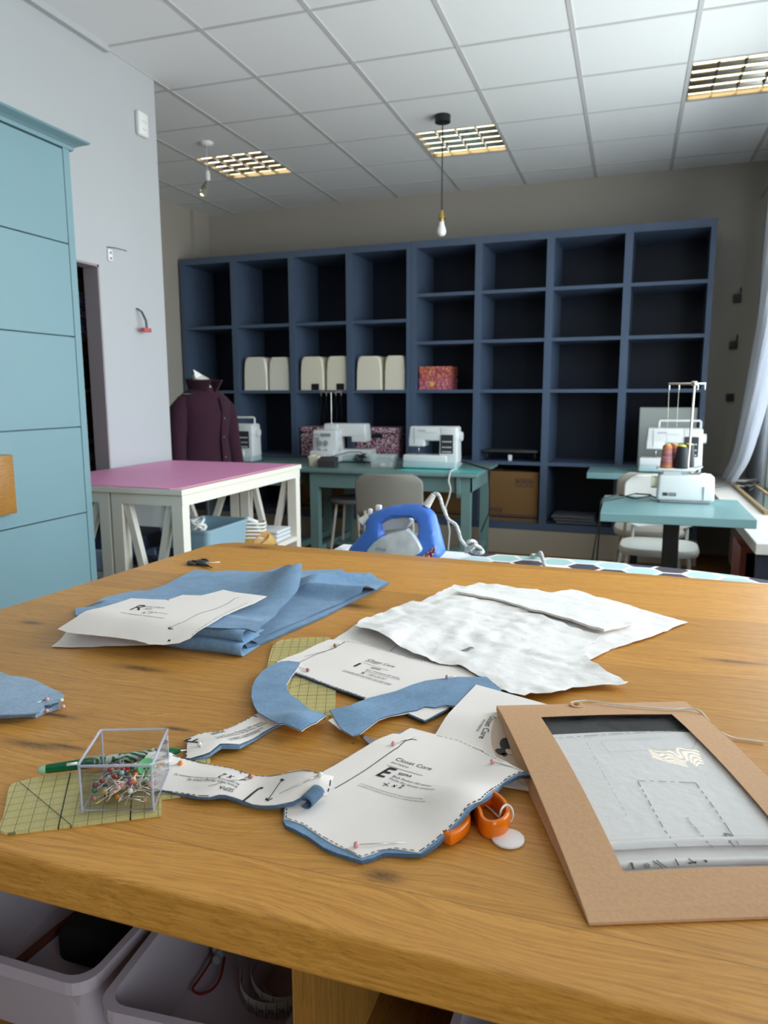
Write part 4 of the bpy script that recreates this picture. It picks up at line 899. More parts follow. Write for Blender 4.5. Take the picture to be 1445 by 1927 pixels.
# ------------------------------------------------------------------ chairs
def chair(label, loc, rz, fab, legm, group=None):
    t = thing('chair', label, 'chair', loc, group, local=True)      # faces +y
    w = .235
    def seatp(z, s): return [Vector((s*w*math.copysign(abs(math.cos(a))**.55, math.cos(a)), s*.215*math.copysign(abs(math.sin(a))**.55, math.sin(a)), z)) for a in [2*PI*k/36 for k in range(36)]]
    MB().rings([seatp(.425, .9), seatp(.43, .98), seatp(.452, 1.), seatp(.47, .96), seatp(.476, .85)]).build('seat', fab, t)
    def bk(off):
        def f(u, v):
            a = 2*u-1; e = .20+.03*(1-abs(2*v-1)**2.5)
            ww = (.232 if v > .0 else .2); rr = 1-.0*abs(a)
            z = .545+.33*v; xx = a*ww*(1-.34*max(0, (abs(2*v-1)-.55)/.45)**2.4)
            return Vector((xx, -.21-.05*v+.05*(a*a)+off, z))
        return f
    b = MB(); n1, n2 = 22, 16; F1, F2 = bk(0), bk(-.028)
    ring = lambda F: None
    vs = [F1(i/(n1-1), k/(n2-1)) for k in range(n2) for i in range(n1)]+[F2(i/(n1-1), k/(n2-1)) for k in range(n2) for i in range(n1)]
    fs = []; N_ = n1*n2
    for k in range(n2-1):
        for i in range(n1-1): a = k*n1+i; fs += [(a, a+1, a+n1+1, a+n1), (N_+a+n1, N_+a+n1+1, N_+a+1, N_+a)]
    for i in range(n1-1): fs += [(N_+i, N_+i+1, i+1, i), ((n2-1)*n1+i, (n2-1)*n1+i+1, N_+(n2-1)*n1+i+1, N_+(n2-1)*n1+i)]
    for k in range(n2-1): fs += [(k*n1, (k+1)*n1, N_+(k+1)*n1, N_+k*n1), (N_+k*n1+n1-1, N_+(k+1)*n1+n1-1, (k+1)*n1+n1-1, k*n1+n1-1)]
    b.add(vs, fs, 0, True); bo = b.build('backrest', fab, t); mo = bo.modifiers.new('b', 'BEVEL'); mo.width = .012; mo.segments = 3; mo.limit_method = 'ANGLE'; mo.angle_limit = 1.0
    for s in (-1, 1):
        MB().tube([(s*.17, .17, .425), (s*.2, .2, .2), (s*.215, .215, 0)], .0125, 10).build('leg', legm, t)
        MB().tube([(s*.17, -.16, .425), (s*.2, -.2, .2), (s*.215, -.22, 0)], .0125, 10).build('leg', legm, t)
        MB().tube([(s*.15, -.14, .423), (s*.165, -.20, .44), (s*.165, -.215, .52), (s*.16, -.232, .62)], .011, 10).build('back_support', legm, t)
    t.location = loc; t.rotation_euler = (0, 0, rz); return t
LEGW = mat('leg_pale_metal', srgb(206, 200, 188), .35, .2)
p = PY(730, 895, 4.62); ch = chair('grey upholstered chair behind the blue iron', (p.x-.03, 4.86, 0), .12, CHAIRF, LEGW)
chair('light grey chair facing the camera behind the nearest pedestal table', (.215, 4.80, 0), PI-.05, CHAIRL, LEGW)
chair('beige backed chair facing the far pedestal table', (.17, 5.42, 0), .04, mat('chair_beige', srgb(186, 180, 168), .85, bump=.2, bscale=400), LEGW)
# padded stool under the teal table
c = PZ(660, 938, .52); t = thing('padded_stool', 'dark grey padded stool with pale legs below the teal table', 'stool', (c.x, c.y, 0))
MB().lathe([(.15, .49), (.185, .495), (.195, .512), (.185, .53), (1e-6, .535)], (c.x, c.y, 0), 36).build('seat', mat('stool_fabric', srgb(110, 108, 106), .9), t)
for k in range(4):
    a = PI/4+PI/2*k; MB().tube([(c.x+.13*math.cos(a), c.y+.13*math.sin(a), .49), (c.x+.2*math.cos(a), c.y+.2*math.sin(a), 0)], .012, 8).build('leg', LEGW, t)

# ------------------------------------------------------------------ window counter, curtain, mirror
CT = .695; CTM = mat('counter_white', srgb(228, 222, 214), .3); CSD = mat('counter_base_navy', srgb(58, 62, 80), .55)
t = thing('window_counter', 'white window counter along the right wall behind the pedestal tables', 'counter', (.80, 5.3, 0))
MB().rbox(.602, XR-.004, 3.80, 6.86, CT-.055, CT, .003, 1, smooth=False).build('worktop', CTM, t)
sx_ = PY(1421, 1065, 3.9).x; MB().box(sx_, XR-.004, 3.88, 3.92, 0, CT-.055).build('support_panel', CSD, t)
MB().box(XR-.03, XR-.004, 3.9, 6.8, .0, CT-.055).build('back_panel', CSD, t)
t = thing('display_cube', 'dusty pink hollow display box below the window counter', 'box', (.78, 4.25, 0)); PKB = mat('dusty_pink_box', srgb(176, 104, 104), .5)
x0, x1, y0, y1 = PY(1392, 1060, 4.3).x, .86, 4.3, 4.62; h = PY(1398, 1030, 4.3).z
MB().box(x0, x0+.03, y0, y1, 0, h).box(x1-.03, x1, y0, y1, 0, h).box(x0+.03, x1-.03, y0, y1, h-.03, h).box(x0+.03, x1-.03, y0, y1, 0, .03).build('frame', PKB, t); MB().box(x0+.03, x1-.03, y1-.01, y1-.002, .03, h-.03).build('back_panel', CSD, t)
# wardrobe-ish beige post behind the chairs
t = thing('radiator', 'beige grey panel radiator below the far window counter', 'radiator', (.80, 6.2, .1))
b = MB()
for k in range(9): b.rbox(.80, .90, 5.5+.085*k, 5.57+.085*k, .08, .60, .012, 2)
b.build('fins', mat('radiator_beige', srgb(160, 152, 140), .5), t); MB().cyl((.85, 5.48, .1), (.85, 6.28, .1), .014).cyl((.85, 5.48, .57), (.85, 6.28, .57), .014).build('pipe', mat('radiator_beige', srgb(160, 152, 140), .5), t)
MIRR = mat('mirror_glass', (.86, .92, .9), .03, 1.); FRW = mat('mirror_frame_wood', srgb(150, 122, 84), .5)
A = [PZ(*q, CT+.02) for q in ((1368, 906), (1372, 906), (1445, 968))]; d = (A[2]-A[1]); d.z = 0; d.normalize(); nrm = Vector((-d.y, d.x, 0)); nrm = nrm if nrm.x > 0 else -nrm
o = A[1]; Wm, Lm = .17, 1.55
t = thing('framed_mirror', 'wood framed mirror lying flat on the window counter', 'mirror', (o.x, o.y, CT))
def mb_(u, v, z): return Vector((o.x+d.x*u+nrm.x*v, o.y+d.y*u+nrm.y*v, z))
f = MB()
for (u0, u1, v0, v1) in ((0, Lm, 0, .022), (0, Lm, Wm-.022, Wm), (0, .022, .022, Wm-.022), (Lm-.022, Lm, .022, Wm-.022)):
    f.add([mb_(u, v, z) for z in (CT+.001, CT+.022) for u, v in ((u0, v0), (u1, v0), (u1, v1), (u0, v1))], [(3, 2, 1, 0), (4, 5, 6, 7), (0, 1, 5, 4), (1, 2, 6, 5), (2, 3, 7, 6), (3, 0, 4, 7)])
f.build('frame', FRW, t); MB().add([mb_(u, v, z) for z in (CT+.006, CT+.017) for u, v in ((.022, .022), (Lm-.022, .022), (Lm-.022, Wm-.022), (.022, Wm-.022))], [(3, 2, 1, 0), (4, 5, 6, 7), (0, 1, 5, 4), (1, 2, 6, 5), (2, 3, 7, 6), (3, 0, 4, 7)]).build('mirror_pane', MIRR, t)
pts = [PZ(x, y, CT+.03) for x, y in ((1325, 915), (1345, 918), (1368, 914), (1390, 911), (1410, 916), (1425, 908), (1444, 907))]
tag(recenter(MB().tube(pts, .004, 6).build('thin_cable', DGREY)), 'thin dark cable lying across the window counter and mirror', 'cable')
pts = [PZ(x, y, CT+.035) for x, y in ((1380, 904), (1402, 905), (1420, 903), (1444, 904))]
tag(recenter(MB().tube(pts, .008, 8).build('white_cable', CORD)), 'white cable across the far end of the flat mirror', 'cable')
CURT = G('white_curtain'); CURT.b.inputs['Base Color'].default_value = (.86, .88, .93, 1); CURT.b.inputs['Roughness'].default_value = .8; CURT.b.inputs['Transmission Weight'].default_value = .0
tl = CURT.n('ShaderNodeBsdfTranslucent'); tl.inputs['Color'].default_value = (.86, .88, .93, 1); mx = CURT.n('ShaderNodeMixShader'); mx.inputs[0].default_value = .35
CURT.lk(CURT.b.outputs[0], mx.inputs[1]); CURT.lk(tl.outputs[0], mx.inputs[2]); CURT.lk(mx.outputs[0], CURT.N['Material Output'].inputs['Surface'])
def cur(u, v):      # v 0 bottom .. 1 top
    z = CT+.012+v*(2.9-CT)
    s = v**.75
    ya, yb = 6.72-.55*s, 6.12-1.2*s
    xa = .795+.10*min(1, s*1.6); y = ya+(yb-ya)*u
    x = xa+.02*u*(1-s)+.05*u*s
    a = .018*(1-.5*v); fold = math.sin(u*38+1.5*math.sin(v*5))*a+.5*a*math.sin(u*17+4*v)
    bulge = .05*math.exp(-((v-.03)/.04)**2)*math.sin(u*9)
    return Vector((min(x+fold-.03*math.exp(-(v/.06)**2), XR-.012), y+bulge*.6, z))
o = MB().grid(cur, 90, 60).build('curtain', CURT.m); mo = o.modifiers.new('s', 'SOLIDIFY'); mo.thickness = .002; mo.offset = 0
tag(recenter(o), 'white curtain gathered onto the far end of the window counter', 'curtain')
MB_ = MB().cyl((XR-.05, 4.6, 2.93), (XR-.05, 6.8, 2.93), .012, n=12); tag(recenter(MB_.build('curtain_rod', STEEL)), 'thin metal rod holding the white curtain above the window', 'curtain rod')

# ------------------------------------------------------------------ ironing board and iron
IBZ = .922
g = G('hexagon_cover')
xx, yy, zz_ = g.sep(g.co); R3 = math.sqrt(3); S = .088
def hexcell(ox, oy):      # distances of the two interleaved lattices
    px = g.math('SUBTRACT', g.math('FLOORED_MODULO', g.math('ADD', g.math('DIVIDE', xx, S), ox), R3), R3/2); py = g.math('SUBTRACT', g.math('FLOORED_MODULO', g.math('ADD', g.math('DIVIDE', yy, S), oy), 1.0), .5)
    return px, py, g.math('ADD', g.math('MULTIPLY', px, px), g.math('MULTIPLY', py, py))
p1, q1, d1 = hexcell(0, 0); p2, q2, d2 = hexcell(R3/2, .5)
sel = g.math('LESS_THAN', d1, d2)
pick = lambda a, b: g.math('ADD', g.math('MULTIPLY', sel, a), g.math('MULTIPLY', g.math('SUBTRACT', 1.0, sel), b))
px_, py_ = g.math('ABSOLUTE', pick(p1, p2)), g.math('ABSOLUTE', pick(q1, q2))
hd = g.math('MAXIMUM', py_, g.math('ADD', g.math('MULTIPLY', px_, .8660254), g.math('MULTIPLY', py_, .5)))
idx = g.math('SUBTRACT', g.math('DIVIDE', xx, S), pick(p1, p2)); idy = g.math('SUBTRACT', g.math('DIVIDE', yy, S), pick(q1, q2))
wn = g.n('ShaderNodeTexWhiteNoise', noise_dimensions='2D'); g.lk(g.comb(g.math('MULTIPLY', g.math('ROUND', g.math('MULTIPLY', idx, 4.0)), 1.37), g.math('ROUND', g.math('MULTIPLY', idy, 4.0)), 0.0), wn.inputs['Vector'])
cc = g.ramp(wn.outputs['Value'], [(0, srgb(44, 44, 62)), (.24, srgb(160, 190, 188)), (.5, srgb(232, 234, 238)), (.62, srgb(176, 204, 206)), (.80, srgb(60, 54, 66))])
for e in g.N:
    if e.type == 'VALTORGB': e.color_ramp.interpolation = 'CONSTANT'
body = g.mix(g.math('GREATER_THAN', hd, .44), cc, srgb(236, 236, 240))
body = g.mix(g.math('MULTIPLY', g.math('GREATER_THAN', hd, .462), g.math('LESS_THAN', hd, .478)), body, srgb(206, 150, 120))
g.col(body); g.b.inputs['Roughness'].default_value = .8
t = thing('ironing_board', 'ironing board with hexagon patterned cover behind the oak table', 'ironing board', (-.25, 1.98, 0))
xl, xr, ya, yb = -.86, .47, 1.80, 2.165
out = [(xl, ya), (-.1, ya+.0), (.12, ya+.02), (.28, ya+.06), (.38, ya+.11), (xr-.01, ya+.16), (xr, ya+.185), (xr-.02, ya+.21), (.40, yb-.11), (.30, yb-.07), (.15, yb-.03), (-.05, yb), (xl, yb)]
b = MB(); n = len(out); cx_, cy_ = -.2, 1.982
ins = lambda s: [(cx_+(x-cx_)*s, cy_+(y-cy_)*s) for x, y in out]
b.rings([[Vector((x, y, IBZ-.03)) for x, y in ins(1.)], [Vector((x, y, IBZ-.008)) for x, y in ins(1.005)], [Vector((x, y, IBZ)) for x, y in ins(.985)]], smooth=False).build('cover', g.m, t)
MB().prism(ins(.97), IBZ-.045, IBZ-.03).build('board', STEEL, t)
for s in (-1, 1): MB().tube([(-.62 if s < 0 else .2, 1.98+.02*s, IBZ-.05), (.2 if s < 0 else -.62, 1.98+.02*s, .02)], .012, 10).build('leg', WHITEP, t); MB().tube([(.2 if s < 0 else -.62, 1.8, .014), (.2 if s < 0 else -.62, 2.16, .014)], .012, 10).build('foot', WHITEP, t)
# blue iron: side silhouette in the x-z plane, width along y
BLUEI = mat('iron_blue', srgb(72, 122, 214), .42); YI = 1.985
PI_ = lambda x, y: PY(650+x/5.352, 910+y/5.352, YI)
t = thing('steam_iron', 'bright blue steam iron standing on the ironing board', 'iron', (PI_(500, 760).x, YI, IBZ+.002))
outer = [(10, 772), (20, 700), (60, 632), (150, 535), (205, 470), (215, 370), (240, 320), (330, 270), (460, 225), (620, 207), (740, 210), (830, 240), (880, 285), (905, 320), (935, 440), (965, 570), (985, 660), (990, 700), (960, 735), (820, 752)]
hole = [(372, 400), (400, 372), (480, 345), (590, 332), (680, 340), (728, 375), (748, 430), (745, 520), (700, 540), (560, 540), (430, 530), (385, 510)]
zf = IBZ+.004
def wp(q):
    p = PI_(*q); return (p.x, max(p.z, zf))
def halfw(z):       # the body is wide near the sole and narrow at the handle
    k = (z-zf)/.15; return .060*(1-k)+.017*k if k < 1 else .017
V2 = [Vector(wp(q)) for q in outer]; H2 = [Vector(wp(q)) for q in hole]
sv = smooth_poly(V2, .008); sh_ = smooth_poly(H2, .008); pts = sv+sh_; n1 = len(sv)
xs0, xs1 = min(p.x for p in sv), max(p.x for p in sv); xg = xs0
while xg < xs1:
    zg = zf
    while zg < zf+.2:
        q = Vector((xg, zg))
        if inside(q, sv) and not inside(q, sh_) and min((q-b_).length for b_ in pts[:n1+len(sh_)]) > .005: pts.append(q)
        zg += .009
    xg += .009
Vv, Ee, Ff, _, _, _ = delaunay_2d_cdt(pts, [(i, (i+1) % n1) for i in range(n1)]+[(n1+i, n1+(i+1) % len(sh_)) for i in range(len(sh_))], [], 1, 1e-7)
Ff = [f for f in Ff if not inside((Vv[f[0]]+Vv[f[1]]+Vv[f[2]])/3, sh_)]
def edge_d(p): return min((p-b_).length for b_ in sv+sh_)
tipx = xs0
b = MB(); vs = []
for s in (-1, 1):
    for p in Vv:
        e = min(1, edge_d(p)/.016); rd = math.sqrt(max(0, 1-(1-e)**2)); hw = halfw(p.y)*min(1, .12+((p.x-tipx)/.16)**.8)
        vs.append(Vector((p.x, YI+s*hw*(.45+.55*rd), p.y)))
N_ = len(Vv); fs = []
cnt = {}
for f in Ff:
    f = list(f); fs.append(f); fs.append([N_+k for k in f[::-1]])
    for i in range(3): cnt[(f[i], f[(i+1) % 3])] = 1
for (a_, b_) in cnt:
    if (b_, a_) not in cnt: fs.append([b_, a_, N_+a_, N_+b_])
b.add(vs, fs, 0, True); b.build('body', BLUEI, t)
TANK = G('water_tank'); TANK.b.inputs['Base Color'].default_value = (*srgb(205, 212, 216), 1); TANK.b.inputs['Roughness'].default_value = .12; TANK.b.inputs['Coat Weight'].default_value = 1.0
TANK.col(TANK.ramp(TANK.noise(TANK.co, 26, 3), [(.3, srgb(186, 194, 198)), (.7, srgb(214, 220, 222))]))
tank = [(245, 680), (262, 640), (330, 560), (400, 510), (480, 478), (600, 450), (660, 432), (720, 475), (790, 560), (825, 620), (815, 650), (760, 690), (600, 712), (420, 712), (270, 712)]
tw = [Vector(wp(q)) for q in tank]; c2 = sum(tw, Vector((0, 0)))/len(tw); sm2 = smooth_poly(tw, .01); rr = []
for s, e in ((1.0, -.010), (.985, .004), (.93, .010), (.6, .0125), (.2, .013)):
    rr.append([Vector((c2.x+(q.x-c2.x)*s, YI-(halfw(c2.y+(q.y-c2.y)*s)*min(1, .12+((c2.x+(q.x-c2.x)*s-tipx)/.16)**.8)*1.0)-e, c2.y+(q.y-c2.y)*s)) for q in sm2])
MB().rings(rr).build('water_tank', TANK.m, t); tk = t.children[-1]
pt = MB(); yt = YI-.0745; q0, q1 = PY(706, 1036, yt), PY(726, 1036.5, yt)
text3(pt, 'oliso', (q0.x, yt, q0.z), (1, 0, 0), (0, .25, .97), width=(q1.x-q0.x)); pt.build('logo', mat('logo_grey', (.12, .12, .13), .5), tk)
i1 = [Vector(wp(q)) for q in ((372, 470), (372, 400), (480, 352), (640, 340), (655, 375), (610, 450))]
MB().rings([[Vector((q.x, YI+y, q.y)) for q in i1] for y in (-.004, .045)], smooth=False).build('inner_tank', mat('tank_grey', srgb(196, 202, 200), .3), t)
a_, b_ = PI_(165, 385), PI_(245, 330); MB().cyl(a_, b_, .0135, .011, n=20).build('spray_nozzle', WHITEP, t); c_ = t.children[-1]; MB().cyl(a_-(b_-a_).normalized()*.001, a_+(b_-a_).normalized()*.002, .009, n=16).build('nozzle_face', GREYP, c_)
for (x, y, m_, r_) in ((250, 300, WHITEP, .006), (335, 262, WHITEP, .0085)):
    q = PI_(x, y); MB().rbox(q.x-r_, q.x+r_, YI-.008, YI+.008, q.z-.004, q.z+.014, .004, 2).build('button', m_, t)
q = PI_(332, 240); MB().ball(q, .007, n=8).build('button_cap', BLUEI, t)
a_, b_ = PI_(815, 225), PI_(890, 110); bt = MB().tube([a_.lerp(b_, k/14) for k in range(15)], [.011-.004*k/14+(.0012 if k % 2 else 0) for k in range(15)], 12).build('cord_sleeve', CORD, t)
FLI = G('cuff_print'); v = FLI.n('ShaderNodeTexVoronoi'); v.inputs['Scale'].default_value = 130; FLI.lk(FLI.co, v.inputs['Vector']); FLI.col(FLI.ramp(v.outputs['Distance'], [(.2, srgb(220, 120, 90)), (.4, srgb(110, 20, 60)), (.62, srgb(120, 25, 70)), (.72, srgb(230, 220, 225))]))
cf = [(640, 742), (760, 728), (830, 690), (890, 640), (938, 600), (945, 650), (925, 705), (800, 752)]
cw = [Vector(wp(q)) for q in cf]; MB().rings([[Vector((q.x, YI-halfw(q.y)-e, q.y)) for q in cw] for e in (-.01, .002)], smooth=False).build('printed_decal', FLI.m, t)
BRAID = G('braided_cord'); BRAID.col(BRAID.ramp(BRAID.noise(BRAID.co, 420, 2), [(.40, srgb(80, 90, 94)), (.50, srgb(222, 220, 214))])); BRAID.b.inputs['Roughness'].default_value = .8
cp = [(890, 105), (930, 108), (955, 150), (975, 220), (1010, 310), (1040, 365), (1110, 415), (1140, 490), (1160, 560), (1200, 610), (1240, 660), (1290, 690), (1350, 700), (1385, 690), (1360, 650), (1300, 620), (1240, 650), (1210, 620), (1240, 585), (1290, 580), (1315, 610), (1280, 650), (1225, 640), (1215, 690)]
def catmull(P, k=6):
    out = []
    for i in range(len(P)-1):
        a, b, c, d = P[max(i-1, 0)], P[i], P[i+1], P[min(i+2, len(P)-1)]
        for j in range(k):
            s = j/k; out.append(.5*((2*b)+(c-a)*s+(2*a-5*b+4*c-d)*s*s+(3*b-a-3*c+d)*s**3))
    return out+[P[-1]]
cpw = []
for i, q in enumerate(cp):
    p = PY(650+q[0]/5.352, 910+q[1]/5.352, YI+(.0 if i < 9 else .05+.012*(i % 3))); cpw.append(Vector((p.x, p.y, max(p.z, IBZ+.006))))
MB().tube(catmull(cpw), .0052, 8).build('braided_cord', BRAID.m, t)
p0 = [PZ(x, y, IBZ+.01) for x, y in ((1000, 1045), (1012, 1044))]+[PY(1017, 1040, 1.93), PY(1021, 1052, 1.88), PZ(1025, 1067, IBZ+.008)]
tag(recenter(MB().tube(catmull(p0), .005, 8).build('cord_end', BRAID.m)), 'short white cord end looping over the ironing board edge', 'cord')
# ================================================================== the oak work table
def rpoly(P, rad):
    out = []
    for i, p in enumerate(P):
        p = Vector(p); a = Vector(P[i-1]); b = Vector(P[(i+1) % len(P)]); r = rad[i]
        if r <= 0: out.append(p); continue
        u, v = (a-p).normalized(), (b-p).normalized(); s, e = p+u*r, p+v*r
        for k in range(9):
            q = k/8; out.append((1-q)**2*s+2*q*(1-q)*p+q*q*e)
    return out
ott = thing('oak_table', 'large thick oak work table filling the foreground', 'table', (-.25, 1.1, 0))
tp_ = rpoly([(-1.160, .462), (.66, .455), (.66, 1.680), (-1.048, 1.757)], [.03, .03, .06, .10])
top = MB().prism([(p.x, p.y) for p in tp_], T-.042, T).build('tabletop', OAK, ott)
mo = top.modifiers.new('b', 'BEVEL'); mo.width = .004; mo.segments = 3; mo.limit_method = 'ANGLE'
pL, pR = PY(550, 1860, .56).x, PY(591, 1862, .56).x
for xa, xb in ((pL, pR), (-1.02, -.995), (.50, .525)): MB().box(xa, xb, .56, 1.60, .0, T-.0422).build('side_panel', OAKP, ott)
for xa, xb in ((-.995, pL), (pR, .50)): 
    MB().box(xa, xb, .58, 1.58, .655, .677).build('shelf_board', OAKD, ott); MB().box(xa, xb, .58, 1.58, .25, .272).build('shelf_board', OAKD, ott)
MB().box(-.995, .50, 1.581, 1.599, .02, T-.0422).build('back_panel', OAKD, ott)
BINM = mat('bin_white', srgb(184, 170, 178), .4)
def bin_(label, cx, cy, rot, w=.205, d=.32):
    t = crate('storage_bin', label, 'bin', cx-w/2, cx+w/2, cy-d/2, cy+d/2, .678, .104, BINM, .004, 'white storage bins under the oak table', .86)
    b = MB()
    for s in (-1, 1):
        for yy in (cy-d/2+.035,): b.add([(cx+s*(w/2-.012), yy-.03, .768), (cx+s*(w/2-.012), yy-.027, .768), (cx+s*(w/2-.035), yy-.03, .768), (cx+s*(w/2-.016), yy-.028, .745)], [(0, 1, 3), (1, 2, 3), (0, 3, 2), (0, 2, 1)])
    b.build('clip', BINM, t); t.rotation_euler = (0, 0, rot); return t
b1 = bin_('white storage bin with a black pouch under table corner, far left', -.635, .715, .0, .235)
b2 = bin_('white storage bin holding a tape measure, left of the oak post', -.398, .705, .075, .20)
b3 = bin_('white storage bin right of the oak post, mostly hidden', .02, .80, -.03, .30, .42)
o = MB().rbox(-.66, -.545, .66, .83, .684, .735, .015, 3); o.rbox(-.60, -.548, .74, .85, .735, .752, .006, 2); tag(recenter(o.build('pouch', mat('black_pouch', (.008, .008, .009), .9))), 'black pouch inside the far left white bin', 'pouch')
o = MB().tube([(-.70, .62, .692), (-.69, .70, .695), (-.67, .80, .70)], .006, 6); tag(recenter(o.build('brown_cord', mat('brown_cord', srgb(100, 50, 36), .8))), 'brown cord along the bottom of the far left white bin', 'cord')
# tape measure: standing ribbon loops with numbers
tm = thing('tape_measure', 'coiled pale tape measure with black numbers in the white bin', 'tape measure', (-.355, .74, .684)); TAPE = mat('tape_white', srgb(206, 204, 196), .6)
tpts = []
for k in range(120):
    a = -2.9+k*.115; r = .066-.00028*k; tpts.append(Vector((-.365+r*math.cos(a)*.85, .725+r*math.sin(a), .686+.012*math.sin(k*.045))))
b = MB(); vs = []; 
for p in tpts: vs += [p, p+Vector((0, 0, .019))]
b.add(vs, [(2*i, 2*i+2, 2*i+3, 2*i+1) for i in range(len(tpts)-1)], 0, True); rb = b.build('ribbon', TAPE, tm); mo = rb.modifiers.new('s', 'SOLIDIFY'); mo.thickness = .0006
pr_ = MB(); acc = 0; num = 29
for i in range(1, 70):
    p, q = tpts[i], tpts[i+1]; d = q-p; acc += d.length; d.z = 0; d.normalize(); nn = Vector((d.y, -d.x, 0))*.0008
    if acc > .0105:
        acc = 0; num += 1; pr_.add([p+nn, p+nn+d*.0006, p+nn+d*.0006+Vector((0, 0, .019)), p+nn+Vector((0, 0, .019))], [(0, 1, 2, 3)])
        text3(pr_, str(num), p+nn+d*.0018+Vector((0, 0, .006)), d, (0, 0, 1), size=.0085)
pr_.build('numbers', INK, tm)
o = MB().tube(catmull([PZ(x/2.331, 1600+y/2.331, .694) for x, y in ((985, 470), (965, 560), (930, 610), (880, 630), (845, 610), (870, 570), (910, 510), (935, 470))]), .0016, 6)
tag(recenter(o.build('red_cord', mat('dark_red_cord', srgb(128, 30, 26), .8))), 'dark red cord loop lying left of the coiled tape measure', 'cord')
o = MB()
for k in range(5): o.ball(PZ((950+12*(k % 2))/2.331, 1600+(480-22*k)/2.331, .70), .006, n=6)
tag(recenter(o.build('beaded_charm', GREYP)), 'grey knotted charm at the top of the dark red cord', 'charm')

# ================================================================== things lying on the oak table
CI, CT2, CUu, CS, CFf, CE_, CRr, CD, CB, C4, CK, CP, C1, CSC = crop(600, 1080, 3.6125), crop(900, 1080, 3.44), crop(460, 1180, 4.817), crop(600, 1240, 4.014), crop(330, 1320, 4.661), crop(640, 1370, 4.516), crop(60, 1090, 2.89), crop(400, 1040, 4.014), crop(180, 1350, 6.02), crop(330, 1320, 2.157), crop(800, 1280, 2.240), crop(0, 1240, 3.141), crop(60, 1020, 2.064), crop(820, 1460, 7.225)
Wc = lambda z: (lambda x, y: z)
def ctr(pxs): 
    p = PZ(sum(a for a, b in pxs)/len(pxs), sum(b for a, b in pxs)/len(pxs), T); return (p.x, p.y, T)

# --- rulers
def ruler_mat(name, a, b):
    A, B = PZ(*a, T), PZ(*b, T); ang = math.atan2(B.y-A.y, B.x-A.x)
    g = G(name); v = g.mapping(g.co, rot=(0, 0, -ang)); x, y, z = g.sep(v); S = .0127
    def lines(q, s, w): return g.math('LESS_THAN', g.math('ABSOLUTE', g.math('SUBTRACT', g.math('FRACT', g.math('DIVIDE', q, s)), .5)), w)
    major = g.math('MAXIMUM', lines(x, S, .03), lines(y, S, .03))
    tick = g.math('MULTIPLY', g.math('MAXIMUM', g.math('MULTIPLY', lines(x, S/2, .03), lines(y, S/2, .16)), g.math('MULTIPLY', lines(y, S/2, .03), lines(x, S/2, .16))), 1.0)
    thick = g.math('MAXIMUM', lines(x, S*5, .012), lines(g.math('ADD', x, g.math('MULTIPLY', y, .6)), S*9, .006))
    c = g.mix(g.math('MULTIPLY', tick, .5), (.84, .74, .32), (.55, .22, .10)); c = g.mix(g.math('MULTIPLY', major, .8), c, (.06, .055, .02)); c = g.mix(thick, c, (.03, .03, .015)); g.col(c)
    g.b.inputs['Roughness'].default_value = .12
    a_ = g.math('ADD', .52, g.math('MULTIPLY', major, .3)); g.lk(a_, g.b.inputs['Alpha'])
    return g.m
r1 = CUu([(205, 370), (225, 270), (240, 205), (262, 160), (290, 135), (330, 117), (450, 100), (720, 88), (775, 96), (815, 120), (835, 160), (828, 500), (822, 780), (735, 815), (450, 770), (215, 700)])
o = sheet('quilting_ruler', r1, Wc(.0004), .003, [ruler_mat('ruler_yellow', (631, 1345), (634, 1285))], step=.02); tag(recenter(o), 'yellow clear gridded ruler under the waistband pattern piece', 'ruler')
r2 = CP([(45, 1028), (5, 1015), (-8, 1000), (0, 975), (20, 930), (50, 770), (62, 745), (95, 728), (200, 700), (430, 670)])+CB([(330, 640), (700, 600), (1000, 470), (1298, 465), (1300, 545), (1045, 868), (750, 905), (740, 1090)])
o = sheet('quilting_ruler', r2, Wc(.0004), .003, [ruler_mat('ruler_yellow_near', (68, 1568), (300, 1531))], step=.02); tag(recenter(o), 'yellow clear gridded ruler under the pin box, front left', 'ruler')

# --- denim pile
A2, B2 = PZ(145, 1160, T+.028), PZ(459, 1199, T+.028); A1, B1 = PZ(190, 1190, T+.01), PZ(457, 1225, T+.01)
ax = (B2-A2).normalized(); ax.z = 0; ax.normalize(); nb_ = Vector((-ax.y, ax.x, 0))
def behind(x, y): return (Vector((x, y, 0))-Vector((A2.x, A2.y, 0))).dot(nb_)
sst = lambda t: 0 if t <= 0 else 1 if t >= 1 else t*t*(3-2*t)
dp = thing('denim_pile', 'folded pale blue denim pile beneath the pattern papers, back left', 'fabric', ctr([(450, 1130)]))
out0 = [(142, 1158), (142, 1144), (174, 1141), (196, 1124), (254, 1111), (278, 1111), (312, 1100), (365, 1072)]+CD([(0, 140), (160, 133), (400, 140), (520, 108), (570, 120), (680, 135), (975, 122), (1005, 157), (1100, 152), (1195, 152), (1250, 195), (1335, 222), (1290, 248), (1140, 322), (1000, 392), (850, 472), (550, 602), (330, 697), (260, 715)])+[(455, 1205), (300, 1185), (200, 1175)]
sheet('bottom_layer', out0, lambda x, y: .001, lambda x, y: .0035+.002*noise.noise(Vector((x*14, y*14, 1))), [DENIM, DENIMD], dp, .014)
k0, k1 = PZ(*CD([(1040, 285)])[0], T+.02).xy, PZ(*CD([(640, 255)])[0], T+.02).xy
f0, f1 = PZ(*CD([(1150, 165)])[0], T+.02).xy, PZ(*CD([(700, 215)])[0], T+.02).xy
def ridge(p, a, b, wf, wb):
    d = (b-a); L = d.length; u = d/L; s = (p-a).dot(u)/L; n = Vector((-u.y, u.x)); v = (p-a).dot(n)
    return s, v, math.exp(-(v/(wf if v < 0 else wb))**2)
